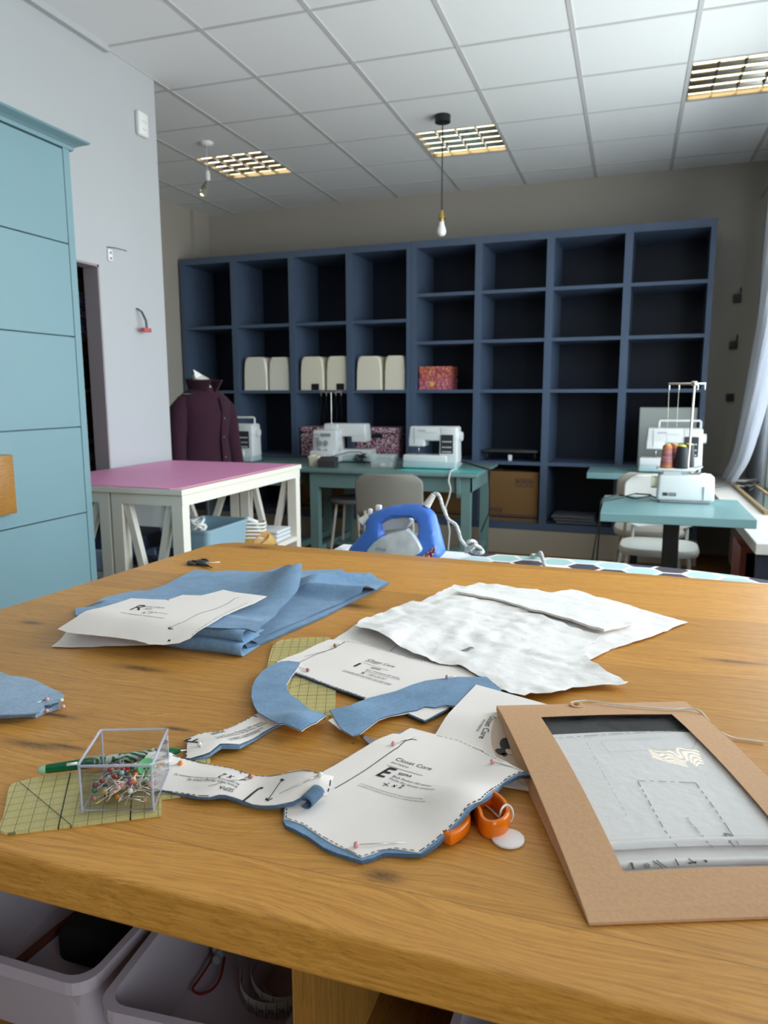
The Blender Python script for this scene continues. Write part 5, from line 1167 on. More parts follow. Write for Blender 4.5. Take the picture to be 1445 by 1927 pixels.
def h1(x, y):
    p = Vector((x, y)); s, v, e = ridge(p, k1, k0, .018, .045); q = .022*e*sst((s+.25)/.5)*(1 if s < 1.3 else 0)
    s, v, e = ridge(p, f1, f0, .02, .05); q += .022*e*sst((s+.3)/.5)
    return .006+q+.0015*noise.noise(Vector((x*18, y*18, 3)))
out1 = CD([(560, 135), (680, 137), (975, 122), (1005, 157), (1100, 152), (1140, 175), (1195, 152), (1245, 195), (1310, 232), (1120, 302), (1015, 352), (850, 425), (640, 522), (400, 622), (335, 680), (240, 640), (300, 500)])
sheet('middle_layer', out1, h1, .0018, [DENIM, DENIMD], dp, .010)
r0_, r1_ = PZ(*CD([(663, 120)])[0], T+.045).xy, PZ(*CD([(400, 530)])[0], T+.03).xy
def h2(x, y):
    p = Vector((x, y)); b_ = behind(x, y); base = .0385-.022*sst(b_/.22)
    d = (r1_-r0_); L = d.length; u = d/L; s = (p-r0_).dot(u)/L; n = Vector((u.y, -u.x)); v = (p-r0_).dot(n)
    if n.x < 0: v = -v
    e = math.exp(-(v/.055)**2); hgt = .048*sst(1-s) if s > 0 else .048
    return base+hgt*e+.0018*noise.noise(Vector((x*16, y*16, 5)))
out2 = [(142, 1158), (142, 1144), (174, 1141), (196, 1124), (254, 1111), (278, 1111), (312, 1100), (365, 1072)]+CD([(0, 140), (160, 133), (400, 140), (520, 112), (600, 95), (650, 78), (675, 82), (676, 110), (665, 180), (655, 245), (640, 285), (510, 420), (400, 530), (325, 597), (250, 572)])+[(380, 1180), (250, 1165)]
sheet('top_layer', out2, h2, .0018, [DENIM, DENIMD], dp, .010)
def roll(name, A, B, zc, r, back):
    prof = [(back, -r)]+[(back*(1-k/4), -r) for k in range(1, 4)]+[(-r*.9*math.sin(PI*k/10)-.0, -r*math.cos(PI*k/10)) for k in range(11)]+[(back*k/4, r) for k in range(1, 5)]
    b = MB(); n = len(prof); a_ = (B-A); a_.z = 0; L = a_.length; u = a_/L; w = Vector((-u.y, u.x, 0)); m_ = 16; vs = []
    for i in range(m_+1):
        o_ = Vector((A.x, A.y, T+zc))+u*(L*i/m_); wob = .0025*math.sin(i*.9+zc*300)
        for (y, z) in prof: vs.append(o_+w*(y+.004+wob*.5)+Vector((0, 0, z*(1+.08*math.sin(i*.7)))))
    b.add(vs, [(i*n+k, i*n+k+1, (i+1)*n+k+1, (i+1)*n+k) for i in range(m_) for k in range(n-1)], 0, True); o_ = b.build(name, DENIM, dp); mo = o_.modifiers.new('s', 'SOLIDIFY'); mo.thickness = .0016; mo.offset = 0
roll('lower_fold', A1, B1, .0105, .0095, .05); roll('upper_fold', A2, B2, .029, .0092, .06)
# --- R papers
hR0 = lambda x, y: .008+.036*sst((behind(x, y)+.055)/.075)+.002*noise.noise(Vector((x*15, y*15, 2)))
def hR(x, y):
    d = behind(x, y); return max(.012+.0325*sst((d+.105)/.10)+.0010*noise.noise(Vector((x*15, y*15, 2))), (h2(x, y)+.0045) if d > -.006 else 0)
pr2 = thing('pattern_piece', 'lower white pattern paper sticking out beneath piece R', 'pattern paper', ctr(CRr([(300, 330)])))
sheet('paper', CRr([(105, 366), (185, 288), (300, 260), (640, 300), (820, 300), (640, 356), (400, 362), (200, 369)]), lambda x, y: .002+.012*sst((behind(x, y)+.06)/.06)+wr(x, y, .0008), .0005, [PAPER], pr2, .010, .0003)
pr1 = thing('pattern_piece', 'white pattern paper marked R on the blue denim pile', 'pattern paper', ctr(CRr([(600, 200)])))
sheet('paper', CRr([(140, 270), (220, 220), (295, 172), (370, 155), (460, 130), (540, 103), (620, 107), (740, 112), (820, 85), (920, 88), (1040, 57), (1100, 70), (1200, 82), (1278, 92), (1210, 130), (1130, 160), (1040, 200), (960, 250), (900, 285), (860, 320), (800, 345), (720, 355), (640, 353), (560, 330), (450, 315), (300, 300), (190, 288)]), hR, .0006, [PAPER], pr1, .010, .0004)
P = Print(lambda x, y: hR(x, y)+.0006); C = CRr
P.line(C([(745, 268), (830, 230), (905, 188), (1000, 160), (1070, 130), (1105, 103), (1130, 97)]), .0009); P.line(C([(742, 262), (745, 270), (765, 266)]), .0012); P.line(C([(752, 256), (745, 270), (768, 272)]), .0009)
P.text('R', *C([(530, 166), (585, 168)]), .2); P.text('SEPIA', *C([(610, 162), (650, 165)])); P.text('Closet Core', *C([(585, 148), (715, 158)]), .1, .5); P.text('x 1', *C([(592, 184), (634, 188)]), .2, .8)
P.text('Pocket Bag (All views)', *C([(628, 176), (735, 190)]), .1, .6); P.text('1/2 IN (12MM) SEAM ALLOWANCE INCLUDED', *C([(480, 182), (715, 214)]), 0, .6); P.line(C([(735, 108), (745, 115)]), .0012); P.line(C([(740, 333), (752, 333)]), .0035); P.line(C([(1170, 128), (1080, 170), (1000, 212), (940, 252), (870, 305)]), .0007, .004)
P.build(pr1)
# tiny scissors
p = PZ(372, 1060, T); t = thing('thread_snips', 'tiny dark scissors at the far left of the oak table', 'scissors', (p.x, p.y, T)); SNIP = mat('snips_dark', (.03, .04, .06), .35, .6)
cs_ = crop(300, 1000, 4.817)
def loop(pxs, z, r, m, name, par, closed=True): MB().tube(catmull([PZ(*q, z) for q in pxs]+([PZ(*pxs[0], z)] if closed else []), 5), r, 8).build(name, m, par)
loop(cs_([(255, 288), (270, 275), (310, 270), (345, 278), (335, 295), (300, 300), (265, 298)]), T+.004, .0028, SNIP, 'handle', t); loop(cs_([(340, 270), (360, 260), (400, 256), (435, 263), (430, 280), (390, 282), (355, 282)]), T+.004, .0028, SNIP, 'handle', t)
q = [PZ(*w, T+.004) for w in cs_([(370, 282), (480, 330)])]; MB().cyl(q[0], q[1], .0045, .0008, 8).build('blade', SNIP, t); q = [PZ(*w, T+.005) for w in cs_([(345, 290), (478, 326)])]; MB().cyl(q[0], q[1], .004, .0008, 8).build('blade', SNIP, t)
q = [PZ(*w, T+.004) for w in cs_([(405, 287), (550, 278)])]; t = thing('toothpick', 'thin pale stick lying across the tiny dark scissors', 'stick', tuple(q[0])); MB().cyl(q[0], q[1], .0012, n=8).build('shaft', mat('pale_stick', srgb(232, 220, 196), .6), t)

# --- tissue pile
tb = thing('tissue_pattern', 'large crumpled white tissue pattern sheets spread in the middle of table', 'pattern paper', ctr([(950, 1180)]))
sheet('lower_sheet', CI([(105, 442), (180, 395), (245, 345), (400, 330), (900, 520), (1075, 690), (930, 680), (700, 660), (480, 600), (250, 500)]), lambda x, y: .0008+wr(x, y, .0005), .0005, [TISSUE], tb, .012, .0003)
cr1 = lambda x, y: abs(noise.noise(Vector((x*22, y*30, 1))))*.0045+noise.noise(Vector((x*9, y*9, 8)))*.004+abs(noise.noise(Vector((x*55, y*70, 4))))*.0022-.0022*max(0, 1-abs((x*.35+y*.94)%.13-.065)/.004)-.0018*max(0, 1-abs((x*.94-y*.35)%.17-.08)/.004)
sheet('back_sheet', CI([(960, 80), (1000, 85), (1090, 57), (1270, 80), (1300, 92)])+CT2([(160, 87), (180, 75), (250, 92), (380, 97), (450, 118), (530, 108), (600, 100), (650, 108), (740, 140), (850, 165), (940, 190), (1000, 210), (1100, 240), (1200, 270), (1355, 312), (1300, 330), (1260, 345), (1180, 380), (1100, 410), (1000, 440), (860, 485), (800, 515), (730, 552), (600, 540)])+CI([(1200, 500), (800, 300)]), lambda x, y: .0030+max(-.002, cr1(x, y)*.8), .0006, [TISSUE], tb, .009, .0004)
foldp = PZ(*CT2([(815, 385)])[0], T+.01); foldq = PZ(*CI([(940, 135)])[0], T+.01)
def hA(x, y):
    d = (foldp-foldq); u = Vector((d.x, d.y)).normalized(); n = Vector((-u.y, u.x)); v = (Vector((x, y))-foldq.xy).dot(n)
    return .0075+max(-.005, cr1(x, y)*1.15)+.012*math.exp(-((x-gA.x)**2+(y-gA.y)**2)/.004)
gA = PZ(*CI([(420, 420)])[0], T+.01)
sheet('front_sheet', CI([(245, 352), (300, 303), (375, 282), (480, 240), (600, 195), (640, 182), (695, 188), (800, 130), (920, 70), (960, 80), (1000, 88), (1200, 160)])+CT2([(200, 200), (500, 300), (800, 395), (740, 440), (680, 490), (720, 555), (790, 595), (830, 630), (910, 665), (945, 695), (970, 697), (945, 712), (860, 715), (800, 715), (690, 728), (610, 732), (540, 752), (470, 768), (380, 772), (300, 785), (200, 765)])+CI([(1240, 782), (1135, 705), (1080, 690), (950, 615), (820, 608), (680, 545), (530, 478)]), hA, .0007, [TISSUE], tb, .008, .0004)
# folded flap: a raised fold whose front edge shows as a soft beige strip
fl = CI([(940, 118), (1000, 92)])+CT2([(160, 95), (450, 125), (650, 150), (850, 215), (1050, 290), (990, 318), (930, 340), (815, 358), (600, 290), (310, 215), (170, 172)])
u_ = Vector(((foldp-foldq).x, (foldp-foldq).y)).normalized(); n_ = Vector((-u_.y, u_.x))
thF = lambda x, y:   .0012+.0032*max(0, 1-max(0, (Vector((x, y))-foldq.xy).dot(n_))/.09)**1.5
sheet('folded_flap', fl, lambda x, y: .0115+max(-.003, cr1(x, y)*.6), thF, [TISSUE, mat('tissue_fold', srgb(226, 214, 202), .7)], tb, .009)
P = Print(lambda x, y: hA(x, y)+.0012); P.text('B', *CI([(965, 520), (1010, 527)])); P.build(tb, INKG, 'front_sheet')
P = Print(lambda x, y: .0022); P.line(CI([(535, 480), (485, 525)]), .0009); P.text('1/2 IN SEAM ALLOWANCE INCLUDED UNLESS OTHERWISE STATED', *CI([(595, 548), (790, 600)]), 0, .7); P.build(tb, None, 'lower_sheet')

# --- piece I (back waistband)
hI = lambda x, y: .0046+.0012*noise.noise(Vector((x*14, y*14, 7)))+.0012
oI = CUu([(295, 315), (400, 270), (520, 225), (640, 165), (760, 115), (830, 110), (920, 120), (1010, 125)])+CI([(300, 470), (480, 527), (640, 577), (820, 612), (930, 622), (1000, 640), (1080, 690)])+CS([(1120, 200), (975, 370), (800, 462), (600, 380), (340, 300)])+CUu([(1105, 645), (820, 545), (460, 410), (390, 470), (300, 420)])
tI = thing('pattern_piece', 'white waistband pattern paper marked I pinned to blue fabric', 'pattern paper', ctr(oI))
oIf = [(a+.3, b+3.0) for a, b in oI]
sheet('fabric', oIf, lambda x, y: .0036, lambda x, y: hI(x, y)-.0040, [DENIMD, mat('denim_navy_edge', srgb(48, 60, 82), .9)], tI, .012, .0006)
sheet('paper', oI, hI, .0006, [PAPER], tI, .009, .0004)
P = Print(lambda x, y: hI(x, y)+.0006); C = CI
P.text('Closet Core', *C([(325, 585), (505, 635)]), .15, .55); P.text('PATTERNS', *C([(310, 592), (395, 615)]), 0, .5); P.line(C([(300, 602), (470, 655)]), .0006); P.line(C([(240, 628), (284, 607)]), .0042)
P.text('SEPIA', *C([(345, 640), (412, 655)]), .2, .6); P.text('Back Waistband (All views)', *C([(320, 653), (545, 712)]), 0, .55); P.text('Parementure dos (toutes versions)', *C([(310, 662), (548, 722)]), 0, .5); P.text('x', *C([(280, 675), (308, 680)]), 0, .8); P.text('1 FABRIC, ON FOLD', *C([(330, 680), (455, 716)]), .1, .55); P.text('1 TISSU, SUR LE PLI', *C([(320, 686), (440, 720)]), 0, .5)
P.text('1/2 IN (12MM) SEAM ALLOWANCE INCLUDED UNLESS', *C([(165, 655), (490, 752)]), 0, .5); P.text('LES MARGES DE COUTURE INCLUSES SONT', *C([(155, 660), (480, 758)]), 0, .45)
P.line(C([(-95, 560), (60, 520), (130, 490), (178, 460)]), .0008); P.line(CUu([(505, 315), (620, 260), (700, 230), (820, 190), (910, 130)]), .0009); P.line(CI([(190, 458), (300, 474), (480, 530), (640, 580), (820, 615), (1000, 645), (1070, 690)]), .0008, .004)
P.line(CUu([(470, 408), (820, 540), (1100, 640)]), .0009, .003); P.build(tI)

# --- piece F (top pocket facing)
bF = bumpf(*CFf([(400, 375)])[0], .008, .03, .03); bF2 = bumpf(*CFf([(130, 400)])[0], .003, .03)
hF = lambda x, y: .0030+bF(x, y)+bF2(x, y)
oF = CFf([(760, 95), (720, 100), (640, 150), (560, 190), (480, 225), (370, 265), (270, 270), (190, 290), (105, 320), (97, 400), (92, 490), (130, 495), (200, 475), (250, 460), (300, 440), (340, 405), (390, 366), (470, 367), (560, 371), (640, 340), (760, 270), (860, 215), (930, 190), (880, 130)])
tF = thing('pattern_piece', 'white pocket facing paper marked F pinned to blue fabric', 'pattern paper', ctr(oF))
oFf = CFf([(770, 100), (720, 102), (560, 192), (370, 267), (190, 292), (105, 322), (92, 492), (105, 506), (160, 500), (230, 485), (300, 463), (345, 425), (400, 385), (480, 388), (565, 391), (650, 352), (770, 282), (870, 225), (945, 196), (900, 140)])
sheet('fabric', oFf, lambda x, y: .0005+bF(x, y)*.75, lambda x, y: .0024+bF(x, y)*.25, [DENIMD, DENIM], tF, .009, .0003); sheet('paper', oF, hF, .0006, [PAPER], tF, .007, .0003)
P = Print(lambda x, y: hF(x, y)+.0006); C = CFf
P.text('F', *C([(220, 362), (280, 330)]), 0, 1.0); P.text('SEPIA', *C([(325, 292), (445, 265)]), 0, .65); P.text('Top Pocket Facing (All views)', *C([(360, 318), (770, 185)]), 0, .6); P.text('Parementure de poche dessus', *C([(380, 325), (805, 190)]), 0, .5); P.text('2 FABRIC, 2 INTERFACING', *C([(470, 335), (775, 232)]), 0, .55); P.text('2 TISSU, 2 ENTOILAGE', *C([(490, 345), (750, 258)]), 0, .5)
P.line(C([(105, 330), (97, 400), (96, 480)]), .0012, .004); P.line(C([(110, 318), (190, 292), (270, 272), (370, 268), (480, 228), (640, 153), (715, 104)]), .0008, .004); P.line(C([(686, 122), (716, 134)]), .0018); P.build(tF)

# --- left curved denim facing
bl = bumpf(*CUu([(470, 890)])[0], .012, .03, .03); hL = lambda x, y: .0092+bl(x, y)+.0012*noise.noise(Vector((x*22, y*22, 3)))
oL = CUu([(330, 310), (400, 305), (505, 318), (490, 350), (450, 405), (415, 455), (380, 515), (390, 570), (430, 620), (500, 665), (560, 720), (610, 755), (680, 765), (735, 795), (650, 860), (515, 935), (440, 905), (360, 870), (300, 872), (240, 840), (180, 805), (120, 770), (85, 710), (62, 630), (70, 540), (100, 470), (160, 400), (250, 340)])
tL = thing('denim_facing', 'curved blue denim facing bent like a C over the ruler', 'fabric piece', ctr(oL)); sheet('top_layer', oL, hL, .0013, [DENIM, DENIMD], tL, .007)
sheet('lining', [(a+.8, b+1.6) for a, b in oL], lambda x, y: hL(x, y)-.0012, .0009, [PAPER], tL, .008)
# --- right denim strip
hS = lambda x, y: .0098+.0016*noise.noise(Vector((x*18, y*18, 9)))+bs1(x, y)-bs2(x, y)
bs1 = bumpf(*CS([(210, 400)])[0], .006, .03); bs2 = bumpf(*CS([(640, 380)])[0], .003, .04)
oS = CS([(80, 385), (160, 365), (240, 350), (300, 322), (370, 295), (470, 270), (590, 240), (700, 195), (800, 165), (900, 150), (1050, 135), (1180, 134), (1265, 134), (1300, 165), (1385, 232), (1250, 330), (1060, 360), (960, 347), (880, 366), (800, 358), (740, 385), (650, 400), (540, 425), (460, 450), (390, 500), (310, 560), (255, 582), (170, 530), (120, 450)])
tS = thing('denim_facing', 'wavy blue denim strip lying across the waistband piece', 'fabric piece', ctr(oS)); sheet('top_layer', oS, hS, .0013, [DENIM, DENIMD], tS, .007)
sheet('lining', CS([(70, 463), (100, 448), (200, 440), (500, 330), (900, 260), (1200, 220), (1040, 366), (960, 354), (880, 374), (740, 392), (540, 432), (455, 460), (390, 508), (320, 562), (255, 584), (165, 535), (120, 500)]), lambda x, y: hS(x, y)-.0014, .0009, [PAPER], tS, .009)

# --- green pen
p0, p1 = PZ(73, 1449, T+.012), PZ(352, 1411, T+.010); GRN = mat('pen_green', srgb(10, 92, 52), .2); ax_ = (p1-p0); Lp = ax_.length
t = thing('pen', 'green rollerball pen with silver swirls behind the pin box', 'pen', tuple(p0.lerp(p1, .5)-Vector((0, 0, .006)))); pa = lambda s: p0.lerp(p1, s)
MB().tube([pa(s) for s in (.045, .06, .3, .60, .8, .84)], [.0042, .0048, .0055, .0056, .0054, .005], 20).build('barrel', GRN, t)
SW = G('silver_swirls'); w_ = SW.n('ShaderNodeTexWave', wave_type='RINGS'); w_.inputs['Scale'].default_value = 70; w_.inputs['Distortion'].default_value = 9; w_.inputs['Detail Scale'].default_value = .8; SW.lk(SW.co, w_.inputs['Vector']); SW.col(SW.ramp(w_.outputs['Fac'], [(.52, srgb(10, 92, 52)), (.6, srgb(190, 196, 186))])); SW.b.inputs['Roughness'].default_value = .25
MB().cyl(pa(.36), pa(.78), .0058, .0057, 20, cap=False).build('swirl_print', SW.m, t)
MB().tube([pa(.84), pa(.90), pa(.955)], [.005, .0042, .0018], 18).build('nose_cone', GRN, t); MB().cyl(pa(.955), pa(1.), .0010, .0004, 10).build('tip', STEEL, t)
MB().tube([pa(.045), pa(.02), pa(0.)], [.0038, .0042, .0028], 16).build('eraser_end', mat('clear_green', srgb(150, 190, 160), .2), t)
cl_ = Vector((0, -.0045, .0035)); MB().cyl(pa(.20)+cl_, pa(.27)+cl_, .0016, n=8).build('barcode_label', WHITEP, t)
# --- J (front hem facing)
bJ1, bJ2, bJ3 = bumpf(*CFf([(1100, 720)])[0], .013, .035), bumpf(*CFf([(400, 720)])[0], .006, .028), bumpf(*CB([(640, 400)])[0], .0105, .028)
bJ4 = bumpf(*CFf([(1330, 730)])[0], .010, .03)
hJ = lambda x, y: .0052+bJ1(x, y)+bJ2(x, y)+bJ3(x, y)+bJ4(x, y)
oJ = CB([(650, 347), (720, 375), (860, 405), (960, 460), (1060, 485)])+CFf([(120, 515), (250, 545), (400, 570), (500, 590), (600, 625), (700, 650), (830, 655), (930, 640), (1000, 615), (1090, 603), (1180, 612), (1265, 640), (1385, 655), (1360, 725), (1328, 818), (1220, 828), (1100, 835), (1030, 870), (960, 890), (880, 905), (760, 910), (680, 900), (600, 870), (520, 840), (440, 815), (380, 812), (300, 835), (200, 830), (100, 810), (0, 795)])+CB([(770, 820), (620, 790), (440, 600), (500, 530)])
tJ = thing('pattern_piece', 'white hem facing paper marked J reaching into the pin box', 'pattern paper', ctr(oJ))
tJ['label'] = 'long white hem facing paper marked J between pin box and back pocket piece'
oJf = CB([(660, 355), (860, 412), (1060, 490)])+CFf([(250, 550), (500, 595), (700, 655), (930, 645), (1090, 612), (1180, 640), (1190, 800), (1195, 860), (1110, 845), (1040, 890), (960, 908), (880, 920), (760, 918), (680, 910), (600, 885), (520, 856), (440, 830), (380, 828), (300, 842), (200, 838), (100, 820), (0, 803)])+CB([(770, 830), (640, 800), (470, 600)])
sheet('fabric', oJf, lambda x, y: max(.0035, hJ(x, y)-.0030), lambda x, y: hJ(x, y)-max(.0035, hJ(x, y)-.0030)-.0002, [DENIMD, DENIMD], tJ, .008, .0003); sheet('paper', oJ, hJ, .0006, [PAPER], tJ, .006, .0003)
rc = PZ(*CFf([(1140, 885)])[0], T+.012); rx_ = (PZ(*CFf([(1110, 940)])[0], T+.004)-PZ(*CFf([(1190, 850)])[0], T+.004)).normalized()
rd = Vector((.12, .99, 0)); rs = Vector((.99, -.12, 0)); rc = PZ(*CFf([(1138, 890)])[0], T+.0150)
b = MB(); b.grid(lambda u, v: rc+rd*(.024*u)+rs*(.0078*math.cos(-2.2+4.4*v))+Vector((0, 0, .0062*math.sin(-2.2+4.4*v))), 6, 26); ro = b.build('rolled_end', DENIMD, tJ); mo = ro.modifiers.new('s', 'SOLIDIFY'); mo.thickness = .0012
P = Print(lambda x, y: hJ(x, y)+.0006); C = CFf
P.text('J', *C([(740, 786), (702, 778)]), .1, .95); P.text('J', *C([(737, 787), (699, 779)]), .1, .95); P.text('SEPIA', *C([(520, 768), (395, 735)]), 0, .6); P.text('Front Hem Facing (View A)', *C([(552, 740), (115, 675)]), 0, .55); P.text('Parementure d\'ourlet devant (version A)', *C([(570, 720), (0, 630)]), 0, .5); P.text('x 2', *C([(525, 655), (425, 630)]), 0, .7)
P.line(C([(620, 695), (570, 675)]), .0008); P.line(C([(615, 682), (560, 690)]), .0008); P.line(C([(935, 685), (812, 860)]), .0009)
for q in ([(915, 690), (940, 678), (935, 700)], [(925, 680), (955, 690)], [(800, 845), (808, 868), (850, 850)], [(790, 855), (812, 872)]): P.line(C(q), .0011)
P.line(C([(-20, 470), (120, 512), (250, 542), (400, 567), (500, 588), (600, 622), (700, 648), (830, 652), (930, 638), (1090, 606), (1265, 640)]), .0011, .004); P.line(C([(1362, 690), (1355, 740), (1330, 815)]), .0011, .004); P.line(CB([(800, 835)])+C([(0, 793), (100, 808), (200, 826), (290, 828)]), .0011, .004); P.line(C([(585, 610), (570, 632)]), .001); P.build(tJ)

# --- booklet
hK = Wc(.0125)
oK = [(896, 1288), (1100, 1345), (1118, 1512), (766, 1440)]
tK = thing('pattern_booklet', 'white printed instruction booklet under the kraft folder', 'booklet', ctr(oK)); yK = PZ(840, 1400, T).y
hKf = lambda x, y: .0012+.0100*sst((y-yK)/.055)
sheet('pages', oK, hKf, .0020, [PAPER], tK, .012)
PHO = mat('cover_beige', srgb(206, 184, 164), .5); topK = lambda x, y: .0137
sheet('cover_photo', CK([(365, 100), (400, 140), (500, 400), (480, 455), (380, 432), (300, 330), (270, 230), (300, 150)]), lambda x, y: hKf(x, y)+.00205, .0002, [PHO], tK, .008, rnd=2)
P = Print(lambda x, y: hKf(x, y)+.0023); P.text('Closet Core', *CK([(276, 150), (226, 243)]), 0, .6); P.text('PATTERNS', *CK([(246, 164), (214, 214)]), 0, .45); P.build(tK, None, 'pages')
for pts in ([(330, 240), (360, 250), (372, 275), (345, 300), (318, 285), (312, 260)], [(292, 290), (330, 285), (345, 310), (318, 318), (300, 305)], [(318, 305), (350, 308), (340, 322), (325, 320)]):
    sheet('cover_figure', CK(pts), lambda x, y: hKf(x, y)+.0023, .0002, [mat('figure_dark', (.03, .03, .035), .6)], tK, .01, rnd=1)
sheet('cover_figure', CK([(335, 288), (372, 292), (380, 312), (345, 312)]), lambda x, y: hKf(x, y)+.0026, .0002, [mat('figure_pale', srgb(222, 200, 184), .6)], tK, .01, rnd=1)
# --- E back pocket
hp = bumpf(*C4([(1190, 400)])[0], .020, .05, .045, 0, .02); hp2 = bumpf(*C4([(1400, 290)])[0], .012, .045, .04, 0, .01); hp3 = bumpf(*C4([(820, 150)])[0], .004, .05)
hE = lambda x, y: .0046+hp(x, y)+hp2(x, y)+hp3(x, y)+.0011*noise.noise(Vector((x*16, y*16, 11)))
oE = C4([(955, 107), (1060, 135), (1170, 163), (1240, 190), (1310, 230), (1365, 258), (1415, 283), (1350, 310), (1290, 355), (1240, 400), (1185, 425), (1155, 470), (1100, 525), (1040, 575), (990, 612), (890, 597), (850, 597), (820, 610), (755, 632), (690, 600), (640, 580), (590, 548), (520, 500), (460, 480), (442, 477), (447, 425), (530, 340), (600, 285), (720, 215), (830, 150), (880, 130), (910, 132)])
tE = thing('pattern_piece', 'large white back pocket paper marked E on blue denim layers', 'pattern paper', ctr(oE))
oEf = C4([(950, 112), (1060, 138), (1240, 194), (1370, 262), (1440, 300), (1395, 300), (1330, 332), (1262, 392), (1203, 430), (1162, 478), (1110, 532), (1060, 578), (1000, 620), (900, 615), (850, 613), (800, 636), (755, 645), (690, 626), (600, 592), (540, 547), (450, 503), (436, 482), (440, 425), (596, 285), (830, 153)])
sheet('fabric', oEf, lambda x, y: max(.0006, hE(x, y)-.0040), lambda x, y: hE(x, y)-max(.0006, hE(x, y)-.0040)-.0002, [DENIM, DENIMD], tE, .009, .0005); sheet('paper', oE, hE, .0007, [PAPER], tE, .007, .0003)
P = Print(lambda x, y: hE(x, y)+.0007); C = CE_
P.text('Closet Core', *C([(465, 272), (765, 358)]), .12, .6); P.text('PATTERNS', *C([(432, 296), (575, 340)]), 0, .5); P.line(C([(404, 315), (700, 403)]), .0007)
P.mb  # lettering blocks
P.text('E', *C([(300, 402), (362, 418)]), .35, 1.05); 
for d in ((0, 0), (3, -2), (5, 1)): P.text('E', *C([(300+d[0], 402+d[1]), (364+d[0], 419+d[1])]), .35, 1.05)
P.text('SEPIA', *C([(485, 392), (598, 418)]), .25, .75); P.text('SEPIA', *C([(487, 392), (600, 418)]), .25, .75); P.text('Back Pocket (All views)', *C([(440, 412), (765, 496)]), .1, .55); P.text('Poche dos (toutes versions)', *C([(415, 432), (792, 525)]), .1, .5)
P.text('x 2', *C([(430, 498), (518, 512)]), .25, .85); P.text('x 2', *C([(432, 497), (520, 511)]), .25, .85); P.line(C([(360, 490), (420, 468)]), .0009); P.line(C([(372, 465), (408, 494)]), .0009)
P.text('1/2" (12MM) SEAM ALLOWANCE INCLUDED UNLESS OTHERWISE STATED', *C([(172, 474), (696, 606)]), .1, .55); P.text('LES MARGES DE COUTURE INCLUSES SONT DE 1/2" (12 MM) SAUF INDICATION', *C([(150, 486), (716, 630)]), .1, .5)
P.line(C4([(648, 352), (700, 322), (780, 272), (850, 222), (905, 185), (935, 158), (962, 152)]), .001); P.line(C([(580, 95), (610, 92), (650, 100)]), .0012, .002); P.line(C4([(448, 472), (520, 495), (590, 543), (690, 597), (755, 628), (820, 606), (890, 594), (985, 606)]), .0009, .004); P.line(C4([(990, 608), (1100, 521), (1155, 466), (1185, 422), (1240, 396), (1290, 351), (1350, 306), (1410, 282)]), .0012, .004); P.line(C4([(449, 470), (452, 428)]), .001, .003); P.line(C([(822, 63), (1000, 103), (1200, 190), (1380, 285)]), .0007, .004)
P.build(tE)
# --- orange handled scissors
sc = thing('fabric_scissors', 'orange handled fabric scissors tucked under the back pocket piece', 'scissors', ctr(CSC([(700, 600)])))
def bow(pxs, ztop, hgt, w, name):
    P_ = catmull([PZ(*q, T+ztop) for q in pxs]+[PZ(*pxs[0], T+ztop)], 5)[:-1]; n = len(P_); rr = []
    for i in range(n):
        d = (P_[(i+1) % n]-P_[i-1]); d.z = 0; d.normalize(); s = Vector((d.y, -d.x, 0)); c = Vector((P_[i].x, P_[i].y, T+ztop-hgt/2))
        rr.append([c+s*(w/2*math.copysign(abs(math.cos(a))**.6, math.cos(a)))+Vector((0, 0, hgt/2*math.copysign(abs(math.sin(a))**.5, math.sin(a)))) for a in [2*PI*k/14 for k in range(14)]])
    b = MB(); m_ = 14; b.add([p for r in rr for p in r], [(i*m_+k, i*m_+(k+1) % m_, ((i+1) % n)*m_+(k+1) % m_, ((i+1) % n)*m_+k) for i in range(n) for k in range(m_)], 0, True); b.build(name, ORANGE, sc)
bow(CSC([(565, 390), (600, 455), (625, 535), (680, 590), (770, 610), (870, 590), (945, 535), (978, 460), (955, 370), (900, 290), (840, 240), (740, 190), (600, 210), (545, 300)]), .0185, .0175, .0055, 'handle')
bow(CSC([(190, 770), (300, 705), (380, 630), (412, 560), (400, 480), (340, 430), (220, 470), (120, 590), (110, 710)]), .013, .0115, .0085, 'handle')
h0, h1_ = PZ(*CSC([(560, 330)])[0], T+.004), PZ(672, 1380, T+.004); MB().rings([[h0+Vector(v) for v in ((-.012, -.004, -.002), (.012, .004, -.002), (.012, .004, .002), (-.012, -.004, .002))], [h1_.lerp(h0, .2)+Vector(v) for v in ((-.008, -.004, -.0015), (.008, .004, -.0015), (.008, .004, .0015), (-.008, -.004, .0015))], [h1_+Vector(v) for v in ((-.0006, 0, -.001), (.0006, 0, -.001), (.0006, 0, .001), (-.0006, 0, .001))]], smooth=False).build('blade', mat('blade_steel', (.5, .5, .52), .3, 1), sc)
q = PZ(*CSC([(980, 840)])[0], T+.003); tag(recenter(MB().lathe([(.0135, .0), (.0148, .0008), (.0148, .0024), (.0136, .0032), (1e-6, .0033)], (q.x, q.y, T+.0006), 40).build('round_tag', mat('tag_white', srgb(236, 226, 224), .4))), 'white round tag tied to the orange scissor handle', 'tag')
pts = [PZ(*w, T+z) for w, z in zip(CSC([(640, 370), (750, 460), (855, 560), (870, 560), (882, 480), (925, 412), (980, 396), (1030, 440), (1050, 520), (1030, 600), (960, 660)]), (.004, .003, .004, .012, .020, .022, .022, .020, .015, .008, .0045))]
tag(recenter(MB().tube(catmull(pts), .0009, 8).build('tag_string', CORD)), 'thin white string looped through the orange scissor handle', 'string')

